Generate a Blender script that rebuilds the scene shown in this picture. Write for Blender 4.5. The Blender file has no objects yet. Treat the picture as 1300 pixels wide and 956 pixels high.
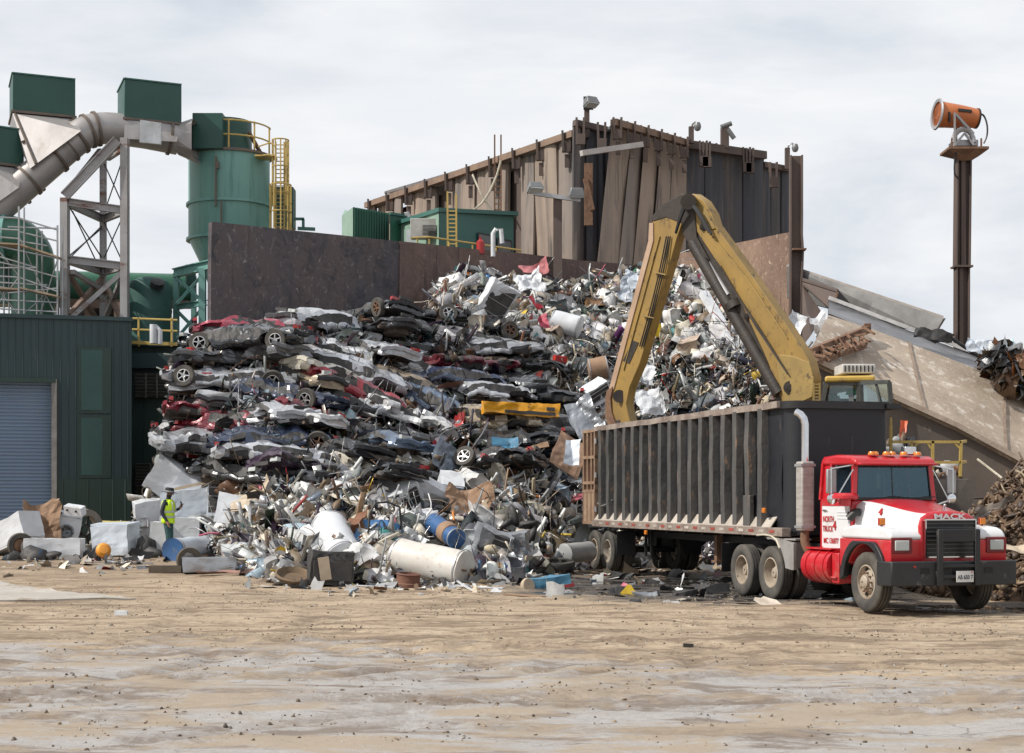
import bpy, math, random
import numpy as np
from mathutils import Vector, Matrix, noise, Euler
R = math.radians
rnd = random.Random(7)
scene = bpy.context.scene
COL = scene.collection
F, HY, CX, CAMH = 2008.0, 632.0, 650.0, 2.0     # focal length in photo pixels, horizon row, centre column, eye height

def S(r, g, b):
    def f(c):
        c /= 255.0
        return c/12.92 if c <= 0.04045 else ((c+0.055)/1.055)**2.4
    return (f(r), f(g), f(b))

def smooth(t):
    t = max(0.0, min(1.0, t)); return t*t*(3-2*t)

def zg(x, y):
    return 0.45*smooth((y-33)/9.0)*smooth((3.5-x)/6.0)

def at(px, py, Y):
    return Vector(((px-CX)*Y/F, Y, CAMH+(HY-py)*Y/F))

def gpos(px, py):
    Y = CAMH*F/(py-HY)
    for _ in range(30):
        x = (px-CX)*Y/F
        Y = 0.5*Y+0.5*(CAMH-zg(x, Y))*F/(py-HY)
    x = (px-CX)*Y/F
    return Vector((x, Y, zg(x, Y)))

# ------------------------------------------------------------------ materials
def _nt(name):
    m = bpy.data.materials.new(name); m.use_nodes = True
    nt = m.node_tree
    b = nt.nodes['Principled BSDF']
    return m, nt, b

def L(nt, a, b): nt.links.new(a, b)

def tex_noise(nt, vec, scale, detail=6, rough=0.6, dist=0.0):
    n = nt.nodes.new('ShaderNodeTexNoise'); n.inputs['Scale'].default_value = scale
    n.inputs['Detail'].default_value = detail; n.inputs['Roughness'].default_value = rough
    n.inputs['Distortion'].default_value = dist
    if vec is not None: L(nt, vec, n.inputs['Vector'])
    return n.outputs['Fac']

def ramp(nt, fac, a, b, ca=(0,0,0), cb=(1,1,1)):
    r = nt.nodes.new('ShaderNodeValToRGB'); e = r.color_ramp.elements
    e[0].position = a; e[1].position = b
    e[0].color = (*ca, 1); e[1].color = (*cb, 1)
    L(nt, fac, r.inputs['Fac']); return r.outputs['Color']

def mix(nt, fac, a, b, mode='MIX'):
    m = nt.nodes.new('ShaderNodeMix'); m.data_type = 'RGBA'; m.blend_type = mode
    if isinstance(fac, (int, float)): m.inputs[0].default_value = fac
    else: L(nt, fac, m.inputs[0])
    for v, s in ((a, m.inputs[6]), (b, m.inputs[7])):
        if isinstance(v, tuple): s.default_value = (*v[:3], 1)
        else: L(nt, v, s)
    return m.outputs[2]

def mapping(nt, vec, sc, rot=(0,0,0)):
    m = nt.nodes.new('ShaderNodeMapping'); m.inputs['Scale'].default_value = sc
    m.inputs['Rotation'].default_value = rot
    L(nt, vec, m.inputs['Vector']); return m.outputs['Vector']

def bump(nt, b, h, strength, dist=0.05, prev=None):
    n = nt.nodes.new('ShaderNodeBump'); n.inputs['Strength'].default_value = strength
    n.inputs['Distance'].default_value = dist
    L(nt, h, n.inputs['Height'])
    if prev is not None: L(nt, prev, n.inputs['Normal'])
    L(nt, n.outputs['Normal'], b.inputs['Normal']); return n.outputs['Normal']

def pmat(name, c1, c2=None, scale=2.0, rough=0.6, metal=0.0, bmp=0.25, c3=None, s3=3.0, a3=(0.55, 0.7),
         stretch=(1,1,1), stretch3=None, objcol=False, attr=False, coat=0.0, rvar=0.15, spec=0.5, bscale=None, bdist=0.03):
    m, nt, b = _nt(name)
    tc = nt.nodes.new('ShaderNodeTexCoord')
    vec = tc.outputs['Object']
    oi = nt.nodes.new('ShaderNodeObjectInfo')
    ad = nt.nodes.new('ShaderNodeVectorMath'); ad.operation = 'ADD'
    ml = nt.nodes.new('ShaderNodeVectorMath'); ml.operation = 'SCALE'
    cmb = nt.nodes.new('ShaderNodeCombineXYZ')
    for i in range(3): L(nt, oi.outputs['Random'], cmb.inputs[i])
    L(nt, cmb.outputs[0], ml.inputs[0]); ml.inputs['Scale'].default_value = 37.0
    L(nt, vec, ad.inputs[0]); L(nt, ml.outputs[0], ad.inputs[1])
    vec = ad.outputs[0]
    v1 = mapping(nt, vec, stretch)
    n1 = tex_noise(nt, v1, scale)
    f1 = ramp(nt, n1, 0.32, 0.68)
    if attr:
        at_ = nt.nodes.new('ShaderNodeAttribute'); at_.attribute_name = 'Col'; base = at_.outputs['Color']
    elif objcol: base = oi.outputs['Color']
    else: base = c1
    if c2 is None:
        dk = mix(nt, 1.0, base, (0.6, 0.58, 0.55), 'MULTIPLY')
        col = mix(nt, f1, dk, base)
    else: col = mix(nt, f1, base, c2)
    if c3 is not None:
        n3 = tex_noise(nt, mapping(nt, vec, stretch3 or stretch), s3, 8, 0.7)
        f3 = ramp(nt, n3, a3[0], a3[1])
        col = mix(nt, f3, col, c3)
    L(nt, col, b.inputs['Base Color'])
    b.inputs['Metallic'].default_value = metal
    rr = nt.nodes.new('ShaderNodeMapRange'); L(nt, n1, rr.inputs['Value'])
    rr.inputs['To Min'].default_value = max(0.03, rough-rvar); rr.inputs['To Max'].default_value = min(1, rough+rvar)
    L(nt, rr.outputs[0], b.inputs['Roughness'])
    b.inputs['Coat Weight'].default_value = coat
    b.inputs['Specular IOR Level'].default_value = spec
    if bmp > 0:
        n2 = tex_noise(nt, vec, bscale or scale*6, 5, 0.6)
        bump(nt, b, n2, bmp, bdist)
    return m

def glass(name, col=(0.02,0.03,0.035), rough=0.05):
    m, nt, b = _nt(name)
    b.inputs['Base Color'].default_value = (*col, 1); b.inputs['Roughness'].default_value = rough
    b.inputs['Metallic'].default_value = 0.0; b.inputs['Specular IOR Level'].default_value = 0.8
    b.inputs['Coat Weight'].default_value = 0.6; b.inputs['Coat Roughness'].default_value = 0.03
    return m

def clearglass(name, tint=(0.75,0.85,0.85), amt=0.72, gcol=(0.8,0.9,0.95)):
    m, nt, b = _nt(name)
    tr = nt.nodes.new('ShaderNodeBsdfTransparent'); tr.inputs[0].default_value = (*tint, 1)
    gl = nt.nodes.new('ShaderNodeBsdfGlossy'); gl.inputs['Roughness'].default_value = 0.03
    gl.inputs['Color'].default_value = (*gcol, 1)
    mx = nt.nodes.new('ShaderNodeMixShader'); mx.inputs[0].default_value = 1-amt
    L(nt, tr.outputs[0], mx.inputs[1]); L(nt, gl.outputs[0], mx.inputs[2])
    L(nt, mx.outputs[0], nt.nodes['Material Output'].inputs[0])
    return m

# ------------------------------------------------------------------ mesh builder
class MB:
    def __init__(s): s.v = []; s.f = []; s.m = []
    def add(s, vs, fs, mi=0, M=None):
        o = len(s.v)
        for p in vs:
            p = Vector(p)
            s.v.append(M @ p if M is not None else p)
        for f in fs: s.f.append([i+o for i in f]); s.m.append(mi)
        return s
    def box(s, c, d, mi=0, M=None, taper=1.0):
        x, y, z = d[0]/2, d[1]/2, d[2]/2; cx, cy, cz = c
        vs = []
        for sz in (-1, 1):
            k = taper if sz > 0 else 1
            for sx, sy in ((-1,-1),(1,-1),(1,1),(-1,1)):
                vs.append((cx+sx*x*k, cy+sy*y*k, cz+sz*z))
        return s.add(vs, [(0,3,2,1),(4,5,6,7),(0,1,5,4),(1,2,6,5),(2,3,7,6),(3,0,4,7)], mi, M)
    def beam(s, p, q, w=0.1, h=None, mi=0, up=(0,0,1), M=None):
        p = Vector(p); q = Vector(q); h = h or w
        d = (q-p).normalized(); u = Vector(up)
        if abs(d.dot(u)) > 0.98: u = Vector((0,1,0))
        a = d.cross(u).normalized(); b = a.cross(d).normalized()
        vs = []
        for e in (p, q):
            for i, j in ((-1,-1),(1,-1),(1,1),(-1,1)): vs.append(e+a*i*w/2+b*j*h/2)
        return s.add(vs, [(0,3,2,1),(4,5,6,7),(0,1,5,4),(1,2,6,5),(2,3,7,6),(3,0,4,7)], mi, M)
    def ibeam(s, p, q, w=0.2, h=0.25, t=0.03, mi=0, up=(0,0,1)):
        p = Vector(p); q = Vector(q); d = (q-p).normalized(); u = Vector(up)
        if abs(d.dot(u)) > 0.98: u = Vector((0,1,0))
        a = d.cross(u).normalized(); b = a.cross(d).normalized()
        s.beam(p+b*(h/2), q+b*(h/2), w, t, mi, up); s.beam(p-b*(h/2), q-b*(h/2), w, t, mi, up)
        s.beam(p, q, t, h-t, mi, up); return s
    def tube(s, pts, r, n=8, mi=0, cap=True, M=None):
        pts = [Vector(p) for p in pts]; rs = r if isinstance(r, (list, tuple)) else [r]*len(pts)
        vs = []; fs = []
        ref = None
        for i, p in enumerate(pts):
            d = (pts[min(i+1, len(pts)-1)]-pts[max(i-1, 0)])
            d = d.normalized() if d.length > 1e-9 else Vector((0,0,1))
            if ref is None:
                ref = Vector((0,0,1)) if abs(d.z) < 0.9 else Vector((1,0,0))
            a = (ref - d*ref.dot(d)); a = a.normalized() if a.length > 1e-6 else d.orthogonal().normalized()
            ref = a; b = d.cross(a)
            for k in range(n):
                t = 2*math.pi*k/n
                vs.append(p+(a*math.cos(t)+b*math.sin(t))*rs[i])
        for i in range(len(pts)-1):
            for k in range(n):
                fs.append((i*n+k, i*n+(k+1)%n, (i+1)*n+(k+1)%n, (i+1)*n+k))
        if cap:
            fs.append(tuple(range(n-1, -1, -1))); fs.append(tuple((len(pts)-1)*n+k for k in range(n)))
        return s.add(vs, fs, mi, M)
    def lathe(s, prof, n=24, mi=0, M=None, closed=False, cap=True):
        """profile [(radius, height)] turned about local z"""
        vs = []; fs = []; k = len(prof)
        for j in range(n):
            t = 2*math.pi*j/n
            for r, h in prof: vs.append((r*math.cos(t), r*math.sin(t), h))
        for j in range(n):
            jn = (j+1) % n
            for i in range(k-1 if not closed else k):
                i2 = (i+1) % k
                fs.append((j*k+i, jn*k+i, jn*k+i2, j*k+i2))
        if not closed and cap:
            if prof[0][0] > 1e-6: fs.append(tuple(j*k for j in range(n-1, -1, -1)))
            if prof[-1][0] > 1e-6: fs.append(tuple(j*k+k-1 for j in range(n)))
        return s.add(vs, fs, mi, M)
    def prism(s, poly, h, mi=0, M=None):
        """2D polygon in local xy, extruded 0..h in z"""
        n = len(poly)
        vs = [(x, y, 0) for x, y in poly]+[(x, y, h) for x, y in poly]
        fs = [tuple(range(n-1, -1, -1)), tuple(range(n, 2*n))]
        fs += [(i, (i+1) % n, n+(i+1) % n, n+i) for i in range(n)]
        return s.add(vs, fs, mi, M)
    def slab(s, poly, off, mi=0):
        """3D polygon extruded by vector off"""
        n = len(poly); off = Vector(off)
        vs = [Vector(p) for p in poly]+[Vector(p)+off for p in poly]
        fs = [tuple(range(n)), tuple(range(2*n-1, n-1, -1))]
        fs += [((i+1) % n, i, n+i, n+(i+1) % n) for i in range(n)]
        return s.add(vs, fs, mi)
    def grid(s, P, mi=0):
        """P rows of points"""
        r = len(P); c = len(P[0])
        vs = [p for row in P for p in row]
        return s.add(vs, [(i*c+j, i*c+j+1, (i+1)*c+j+1, (i+1)*c+j) for i in range(r-1) for j in range(c-1)], mi)
    def dentbox(s, d, n=5, amp=0.03, seed=0, mi=0, M=None, taper=1.0):
        """box with a grid on each face, pushed about by noise"""
        idx = {}; vs = []; fs = []; rr = random.Random(seed); off = Vector((rr.random()*50, rr.random()*50, rr.random()*50))
        sx = max(1, n)
        def vid(i, j, k):
            if (i, j, k) in idx: return idx[(i, j, k)]
            p = Vector((i/sx-.5, j/sx-.5, k/sx-.5))
            tp = 1+(taper-1)*(p.z+.5)
            q = Vector((p.x*d[0]*tp, p.y*d[1]*tp, p.z*d[2]))
            nv = noise.noise_vector(q*2.2+off)+noise.noise_vector(q*6+off)*0.35
            q += nv*amp
            idx[(i, j, k)] = len(vs); vs.append(q); return idx[(i, j, k)]
        for a in range(sx):
            for b in range(sx):
                fs.append((vid(a,b,0), vid(a,b+1,0), vid(a+1,b+1,0), vid(a+1,b,0)))
                fs.append((vid(a,b,sx), vid(a+1,b,sx), vid(a+1,b+1,sx), vid(a,b+1,sx)))
                fs.append((vid(a,0,b), vid(a+1,0,b), vid(a+1,0,b+1), vid(a,0,b+1)))
                fs.append((vid(a,sx,b), vid(a,sx,b+1), vid(a+1,sx,b+1), vid(a+1,sx,b)))
                fs.append((vid(0,a,b), vid(0,a,b+1), vid(0,a+1,b+1), vid(0,a+1,b)))
                fs.append((vid(sx,a,b), vid(sx,a+1,b), vid(sx,a+1,b+1), vid(sx,a,b+1)))
        return s.add(vs, fs, mi, M)
    def dentcyl(s, r, h, n=20, k=8, amp=0.02, seed=0, mi=0, M=None, dome=0.0):
        off = Vector((seed*3.1, seed*1.7, 5))
        vs = []; fs = []
        prof = []
        if dome: prof += [(0.02, -dome), (r*.6, -dome*.7), (r*.92, -dome*.2)]
        else: prof += [(0.02, 0.0), (r*.9, 0.0)]
        prof += [(r, h*i/k) for i in range(k+1)]
        if dome: prof += [(r*.92, h+dome*.2), (r*.6, h+dome*.7), (0.02, h+dome)]
        else: prof += [(r*.9, h), (0.02, h)]
        m = len(prof)
        for j in range(n):
            t = 2*math.pi*j/n
            for a, b in prof:
                q = Vector((a*math.cos(t), a*math.sin(t), b)); q += noise.noise_vector(q*2.5+off)*amp+noise.noise_vector(q*7+off)*amp*.3
                vs.append(q)
        for j in range(n):
            for i in range(m-1): fs.append((j*m+i, ((j+1) % n)*m+i, ((j+1) % n)*m+i+1, j*m+i+1))
        return s.add(vs, fs, mi, M)

def mesh_of(name, mb, mats, smooth_=False, W=None):
    me = bpy.data.meshes.new(name)
    vs = mb.v if W is None else [W @ p for p in mb.v]
    me.from_pydata([tuple(p) for p in vs], [], mb.f)
    for m in (mats if isinstance(mats, (list, tuple)) else [mats]): me.materials.append(m)
    me.polygons.foreach_set('material_index', mb.m)
    if smooth_:
        me.polygons.foreach_set('use_smooth', [True]*len(me.polygons))
        if hasattr(me, 'set_sharp_from_angle'): me.set_sharp_from_angle(angle=R(38))
    me.update()
    return me

def tag(o, label=None, cat=None, group=None, kind=None):
    if label: o['label'] = label
    if cat: o['category'] = cat
    if group: o['group'] = group
    if kind: o['kind'] = kind
    return o

class Thing:
    """an Empty at the base with mesh parts; world=True: parts are authored in world coordinates"""
    def __init__(s, name, label, cat, loc=(0,0,0), rot=(0,0,0), group=None, world=False, M=None, kind=None):
        o = bpy.data.objects.new(name, None); o.empty_display_size = 0.3; COL.objects.link(o)
        if M is not None: o.matrix_world = M
        else:
            o.location = loc; o.rotation_euler = rot
            M = Matrix.Translation(Vector(loc)) @ Euler(rot).to_matrix().to_4x4()
        tag(o, label, cat, group, kind); s.o = o; s.W = M.inverted() if world else None; s.last = None
    def part(s, name, mb, mats, parent=None, smooth=False, bevel=0, color=None, label=None, seg=2):
        me = mesh_of(name, mb, mats, smooth, s.W)
        p = bpy.data.objects.new(name, me); COL.objects.link(p)
        p.parent = parent or s.o
        if bevel: add_bevel(p, bevel, seg)
        if color: p.color = (*color, 1)
        if label: p['label'] = label
        return p

def add_bevel(p, w, seg=2):
    b = p.modifiers.new('bevel', 'BEVEL'); b.width = w; b.segments = seg; b.limit_method = 'ANGLE'; b.angle_limit = R(35)
    b.harden_normals = False
    p.data.polygons.foreach_set('use_smooth', [True]*len(p.data.polygons))
    if hasattr(p.data, 'set_sharp_from_angle'): p.data.set_sharp_from_angle(angle=R(50))

def single(name, label, cat, mb, mats, loc=None, smooth=False, bevel=0, group=None, kind=None, world=True, color=None, M=None):
    """a thing that is one mesh"""
    if M is None:
        loc = Vector(loc) if loc is not None else Vector((0,0,0))
        M = Matrix.Translation(loc)
    me = mesh_of(name, mb, mats, smooth, M.inverted() if world else None)
    o = bpy.data.objects.new(name, me); COL.objects.link(o); o.matrix_world = M
    if bevel: add_bevel(o, bevel)
    if color: o.color = (*color, 1)
    return tag(o, label, cat, group, kind)

def copy_tree(o, parent=None):
    c = o.copy(); COL.objects.link(c); c.parent = parent
    for ch in list(o.children): copy_tree(ch, c)
    return c

def text_part(parent, name, body, size, M, mat, extrude=0.006, bold=0.0, sx=1.0):
    cu = bpy.data.curves.new(name, 'FONT'); cu.body = body; cu.size = size; cu.extrude = extrude
    cu.align_x = 'CENTER'; cu.align_y = 'CENTER'; cu.offset = bold
    t = bpy.data.objects.new(name, cu); COL.objects.link(t)
    dg = bpy.context.evaluated_depsgraph_get(); dg.update()
    me = bpy.data.meshes.new_from_object(t.evaluated_get(dg))
    bpy.data.objects.remove(t); bpy.data.curves.remove(cu)
    me.transform(M @ Matrix.Diagonal((sx, 1, 1, 1)))
    me.materials.clear(); me.materials.append(mat); me.name = name
    o = bpy.data.objects.new(name, me); COL.objects.link(o); o.parent = parent
    return o

def TRS(loc, rot=(0,0,0)): return Matrix.Translation(Vector(loc)) @ Euler(rot).to_matrix().to_4x4()
def axM(p, q):
    """matrix whose z axis runs from p to q, origin p"""
    p = Vector(p); d = (Vector(q)-p).normalized()
    return Matrix.Translation(p) @ d.to_track_quat('Z', 'Y').to_matrix().to_4x4()

# ------------------------------------------------------------------ camera, world, sun
cam = bpy.data.cameras.new('camera'); camo = bpy.data.objects.new('camera', cam); COL.objects.link(camo)
camo.location = (0, 0, CAMH); camo.rotation_euler = (R(90), 0, 0)
cam.sensor_width = 36; cam.lens = 36*F/1300; cam.shift_y = (HY-478)/1300; cam.clip_end = 5000; cam.clip_start = 0.1
scene.camera = camo
sund = Vector((-0.80, -0.27, 0.80)).normalized()
el = math.asin(sund.z); azm = math.atan2(sund.x, sund.y)
w = bpy.data.worlds.new('World'); scene.world = w; w.use_nodes = True
nt = w.node_tree; bg = nt.nodes['Background']
sky = nt.nodes.new('ShaderNodeTexSky'); sky.sky_type = 'NISHITA'; sky.sun_disc = False
sky.sun_elevation = el; sky.sun_rotation = azm; sky.air_density = 1.2; sky.dust_density = 2.5
tc = nt.nodes.new('ShaderNodeTexCoord')
v = mapping(nt, tc.outputs['Generated'], (1.0, 1.0, 3.2))
n1 = tex_noise(nt, v, 2.3, 7, 0.55, 0.4)
n2 = tex_noise(nt, mapping(nt, tc.outputs['Generated'], (1.2, 1.2, 5.0)), 5.5, 8, 0.6, 0.3)
cl = ramp(nt, n1, 0.38, 0.58, (6.7, 7.2, 7.95), (9.1, 9.2, 9.4))
cl2 = ramp(nt, n2, 0.35, 0.65, (0.93, 0.95, 0.97), (1.03, 1.03, 1.03))
cloud = mix(nt, 1.0, cl, cl2, 'MULTIPLY')
gap = ramp(nt, n1, 0.30, 0.50, (0.80, 0.80, 0.80), (0.98, 0.98, 0.98))
L(nt, mix(nt, gap, sky.outputs[0], cloud), bg.inputs['Color'])
bg.inputs['Strength'].default_value = 0.1
sl = bpy.data.lights.new('sun', 'SUN'); so = bpy.data.objects.new('sun', sl); COL.objects.link(so)
sl.energy = 4.7; sl.angle = R(1.2); sl.color = (1.0, 0.95, 0.87)
so.rotation_euler = sund.to_track_quat('Z', 'Y').to_euler()
so.location = (-30, -20, 60)
scene.view_settings.view_transform = 'Standard'; scene.view_settings.look = 'None'
scene.view_settings.exposure = 0.0; scene.view_settings.gamma = 1.0
scene.cycles.max_bounces = 6; scene.cycles.transparent_max_bounces = 12
scene.cycles.use_denoising = True

# ------------------------------------------------------------------ shared materials
M_ = {}
M_['black'] = pmat('black_paint', (0.018,0.018,0.02), rough=0.45, bmp=0.08, c3=(0.07,0.06,0.05), s3=4, a3=(0.55,0.75))
M_['tyre'] = pmat('tyre_rubber', (0.035,0.033,0.032), (0.10,0.09,0.075), scale=3, rough=0.85, bmp=0.3, bscale=30, bdist=0.01)
M_['rim'] = pmat('dusty_rim', (0.36,0.31,0.25), (0.22,0.17,0.12), scale=4, rough=0.6, metal=0.3)
M_['chrome'] = pmat('chrome', (0.75,0.75,0.76), (0.6,0.6,0.6), rough=0.16, metal=1.0, bmp=0.02, rvar=0.08)
M_['steel'] = pmat('galvanised_steel', (0.42,0.42,0.43), (0.30,0.29,0.29), rough=0.5, metal=0.55, bmp=0.1)
M_['rust'] = pmat('rust', (0.13,0.065,0.04), (0.22,0.13,0.08), scale=3, rough=0.9, bmp=0.4, c3=(0.05,0.035,0.03), s3=5)
M_['brownsteel'] = pmat('brown_weathered_steel', (0.075,0.055,0.05), (0.12,0.085,0.07), scale=1.5, rough=0.75, bmp=0.2, stretch=(1,1,.3))
M_['yellow'] = pmat('yellow_rail_paint', (0.50,0.36,0.10), (0.40,0.28,0.08), scale=3, rough=0.5, bmp=0.1, c3=(0.16,0.09,0.04), s3=6, a3=(.6,.72))
M_['white'] = pmat('white_enamel', (0.62,0.64,0.66), (0.5,0.51,0.52), scale=2, rough=0.35, bmp=0.06, c3=(0.34,0.27,0.2), s3=3.5, a3=(.6,.76))
M_['wood'] = pmat('weathered_wood', (0.42,0.31,0.2), (0.25,0.18,0.12), scale=3, rough=0.8, stretch=(1,1,6))
M_['glassd'] = glass('dark_glass')
M_['amber'] = pmat('amber_lens', (0.8,0.25,0.02), rough=0.2, bmp=0, coat=.5)
M_['redlens'] = pmat('red_lens', (0.40,0.02,0.02), rough=0.2, bmp=0, coat=.5)
M_['clearlens'] = pmat('clear_lens', (0.50,0.53,0.52), (0.38,0.40,0.39), rough=0.12, bmp=0.1, coat=.5)
M_['cable'] = pmat('black_cable', (0.02,0.02,0.02), rough=.5, bmp=0)
# ------------------------------------------------------------------ ground
def axis(lo, hi, st, far):
    a = list(np.arange(lo, hi+1e-6, st)); d = st; x = hi
    while x < far: d *= 1.35; x += d; a.append(x)
    d = st; x = lo; pre = []
    while x > -far: d *= 1.35; x -= d; pre.append(x)
    return np.array(pre[::-1]+a)
gx = axis(-16, 17, 0.13, 1500); gy = axis(9, 47, 0.13, 1600)
RUTS = [((-9,13),(-4,19),(-6,30)), ((-7,12.5),(-1.5,19.5),(-4,30)), ((-14,20),(-2,21.5),(14,25)), ((-14,22.5),(-1,23.8),(15,27)),
        ((-12,26),(0,27.5),(16,25.2)), ((-3,13),(3,19),(12,22)), ((-12,31),(-3,31.8),(8,30))]
rr0 = random.Random(12)
for k in range(16):
    y0 = rr0.uniform(15, 34); x0 = rr0.uniform(-14, -8); RUTS.append(((x0, y0), (rr0.uniform(-4, 4), y0+rr0.uniform(-3.5, 3.5)), (rr0.uniform(8, 15), y0+rr0.uniform(-4, 4))))
for k in range(9):
    cx0 = -4.2+k*.85; RUTS.append(((cx0-.3, 17.3), (cx0+1.5, 19.5+rr0.uniform(-.3,.3)), (cx0-.9, 22.6)))
RUT = {}
def ground_mesh():
    rut = 0
    X, Y = np.meshgrid(gx, gy)
    t = np.clip((Y-33)/9, 0, 1); u = np.clip((3.5-X)/6, 0, 1)
    Z = 0.45*(t*t*(3-2*t))*(u*u*(3-2*u))
    r = np.random.RandomState(3)
    near = np.clip((60-np.abs(Y-25))/30, 0, 1)*np.clip((40-np.abs(X))/20, 0, 1)
    for k in range(46):
        f = 0.25*1.13**k; a = r.rand()*6.28; ph = r.rand()*6.28
        wx = math.cos(a); wy = math.sin(a)
        Z = Z+near*0.009/(1+f*.5)*np.sin(f*(X*wx+Y*wy)+ph+1.3*np.sin(f*.4*(X*wy-Y*wx)+ph*2))
    for (a, b, c) in RUTS:
        ts = np.linspace(0, 1, 60)
        P = np.array([((1-q)**2*a[0]+2*q*(1-q)*b[0]+q*q*c[0], (1-q)**2*a[1]+2*q*(1-q)*b[1]+q*q*c[1]) for q in ts])
        D = np.full(X.shape, 9.0)
        for p in P: D = np.minimum(D, (X-p[0])**2+(Y-p[1])**2)
        D = np.sqrt(D)
        br = 0.5+0.5*np.sin(X*1.7+a[1])*np.sin(Y*2.3+a[0]); Z = Z-0.040*br*np.exp(-(D/0.16)**2)+0.028*br*np.exp(-((D-0.28)/0.10)**2); rut = np.maximum(rut, br*np.exp(-(D/0.22)**2)); rut = np.maximum(rut, .8*br*np.exp(-((D-1.9)/0.2)**2)) if len(RUTS) < 0 else rut
    RUT['v'] = rut
    V = np.stack([X.ravel(), Y.ravel(), Z.ravel()], 1)
    ny, nx = X.shape
    i, j = np.meshgrid(np.arange(ny-1), np.arange(nx-1), indexing='ij'); b = (i*nx+j).ravel()
    Fc = np.stack([b, b+1, b+1+nx, b+nx], 1)
    return V, Fc
def fast_mesh(name, V, Fc, mats, cols=None, smooth_=False, mi=None):
    me = bpy.data.meshes.new(name); V = np.asarray(V, dtype=np.float32); Fc = np.asarray(Fc, dtype=np.int32); k = Fc.shape[1]
    me.vertices.add(len(V)); me.vertices.foreach_set('co', V.ravel())
    me.loops.add(Fc.size); me.loops.foreach_set('vertex_index', Fc.ravel())
    me.polygons.add(len(Fc)); me.polygons.foreach_set('loop_start', np.arange(0, Fc.size, k, dtype=np.int32))
    me.polygons.foreach_set('loop_total', np.full(len(Fc), k, dtype=np.int32))
    if smooth_: me.polygons.foreach_set('use_smooth', np.ones(len(Fc), dtype=bool))
    me.update(calc_edges=True); me.validate()
    for m in mats: me.materials.append(m)
    if mi is not None: me.polygons.foreach_set('material_index', mi)
    if cols is not None:
        ca = me.color_attributes.new('Col', 'FLOAT_COLOR', 'CORNER')
        c = np.ones((len(Fc), 4), dtype=np.float32); c[:, :3] = cols
        ca.data.foreach_set('color', np.repeat(c, k, axis=0).ravel())
    return me

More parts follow.
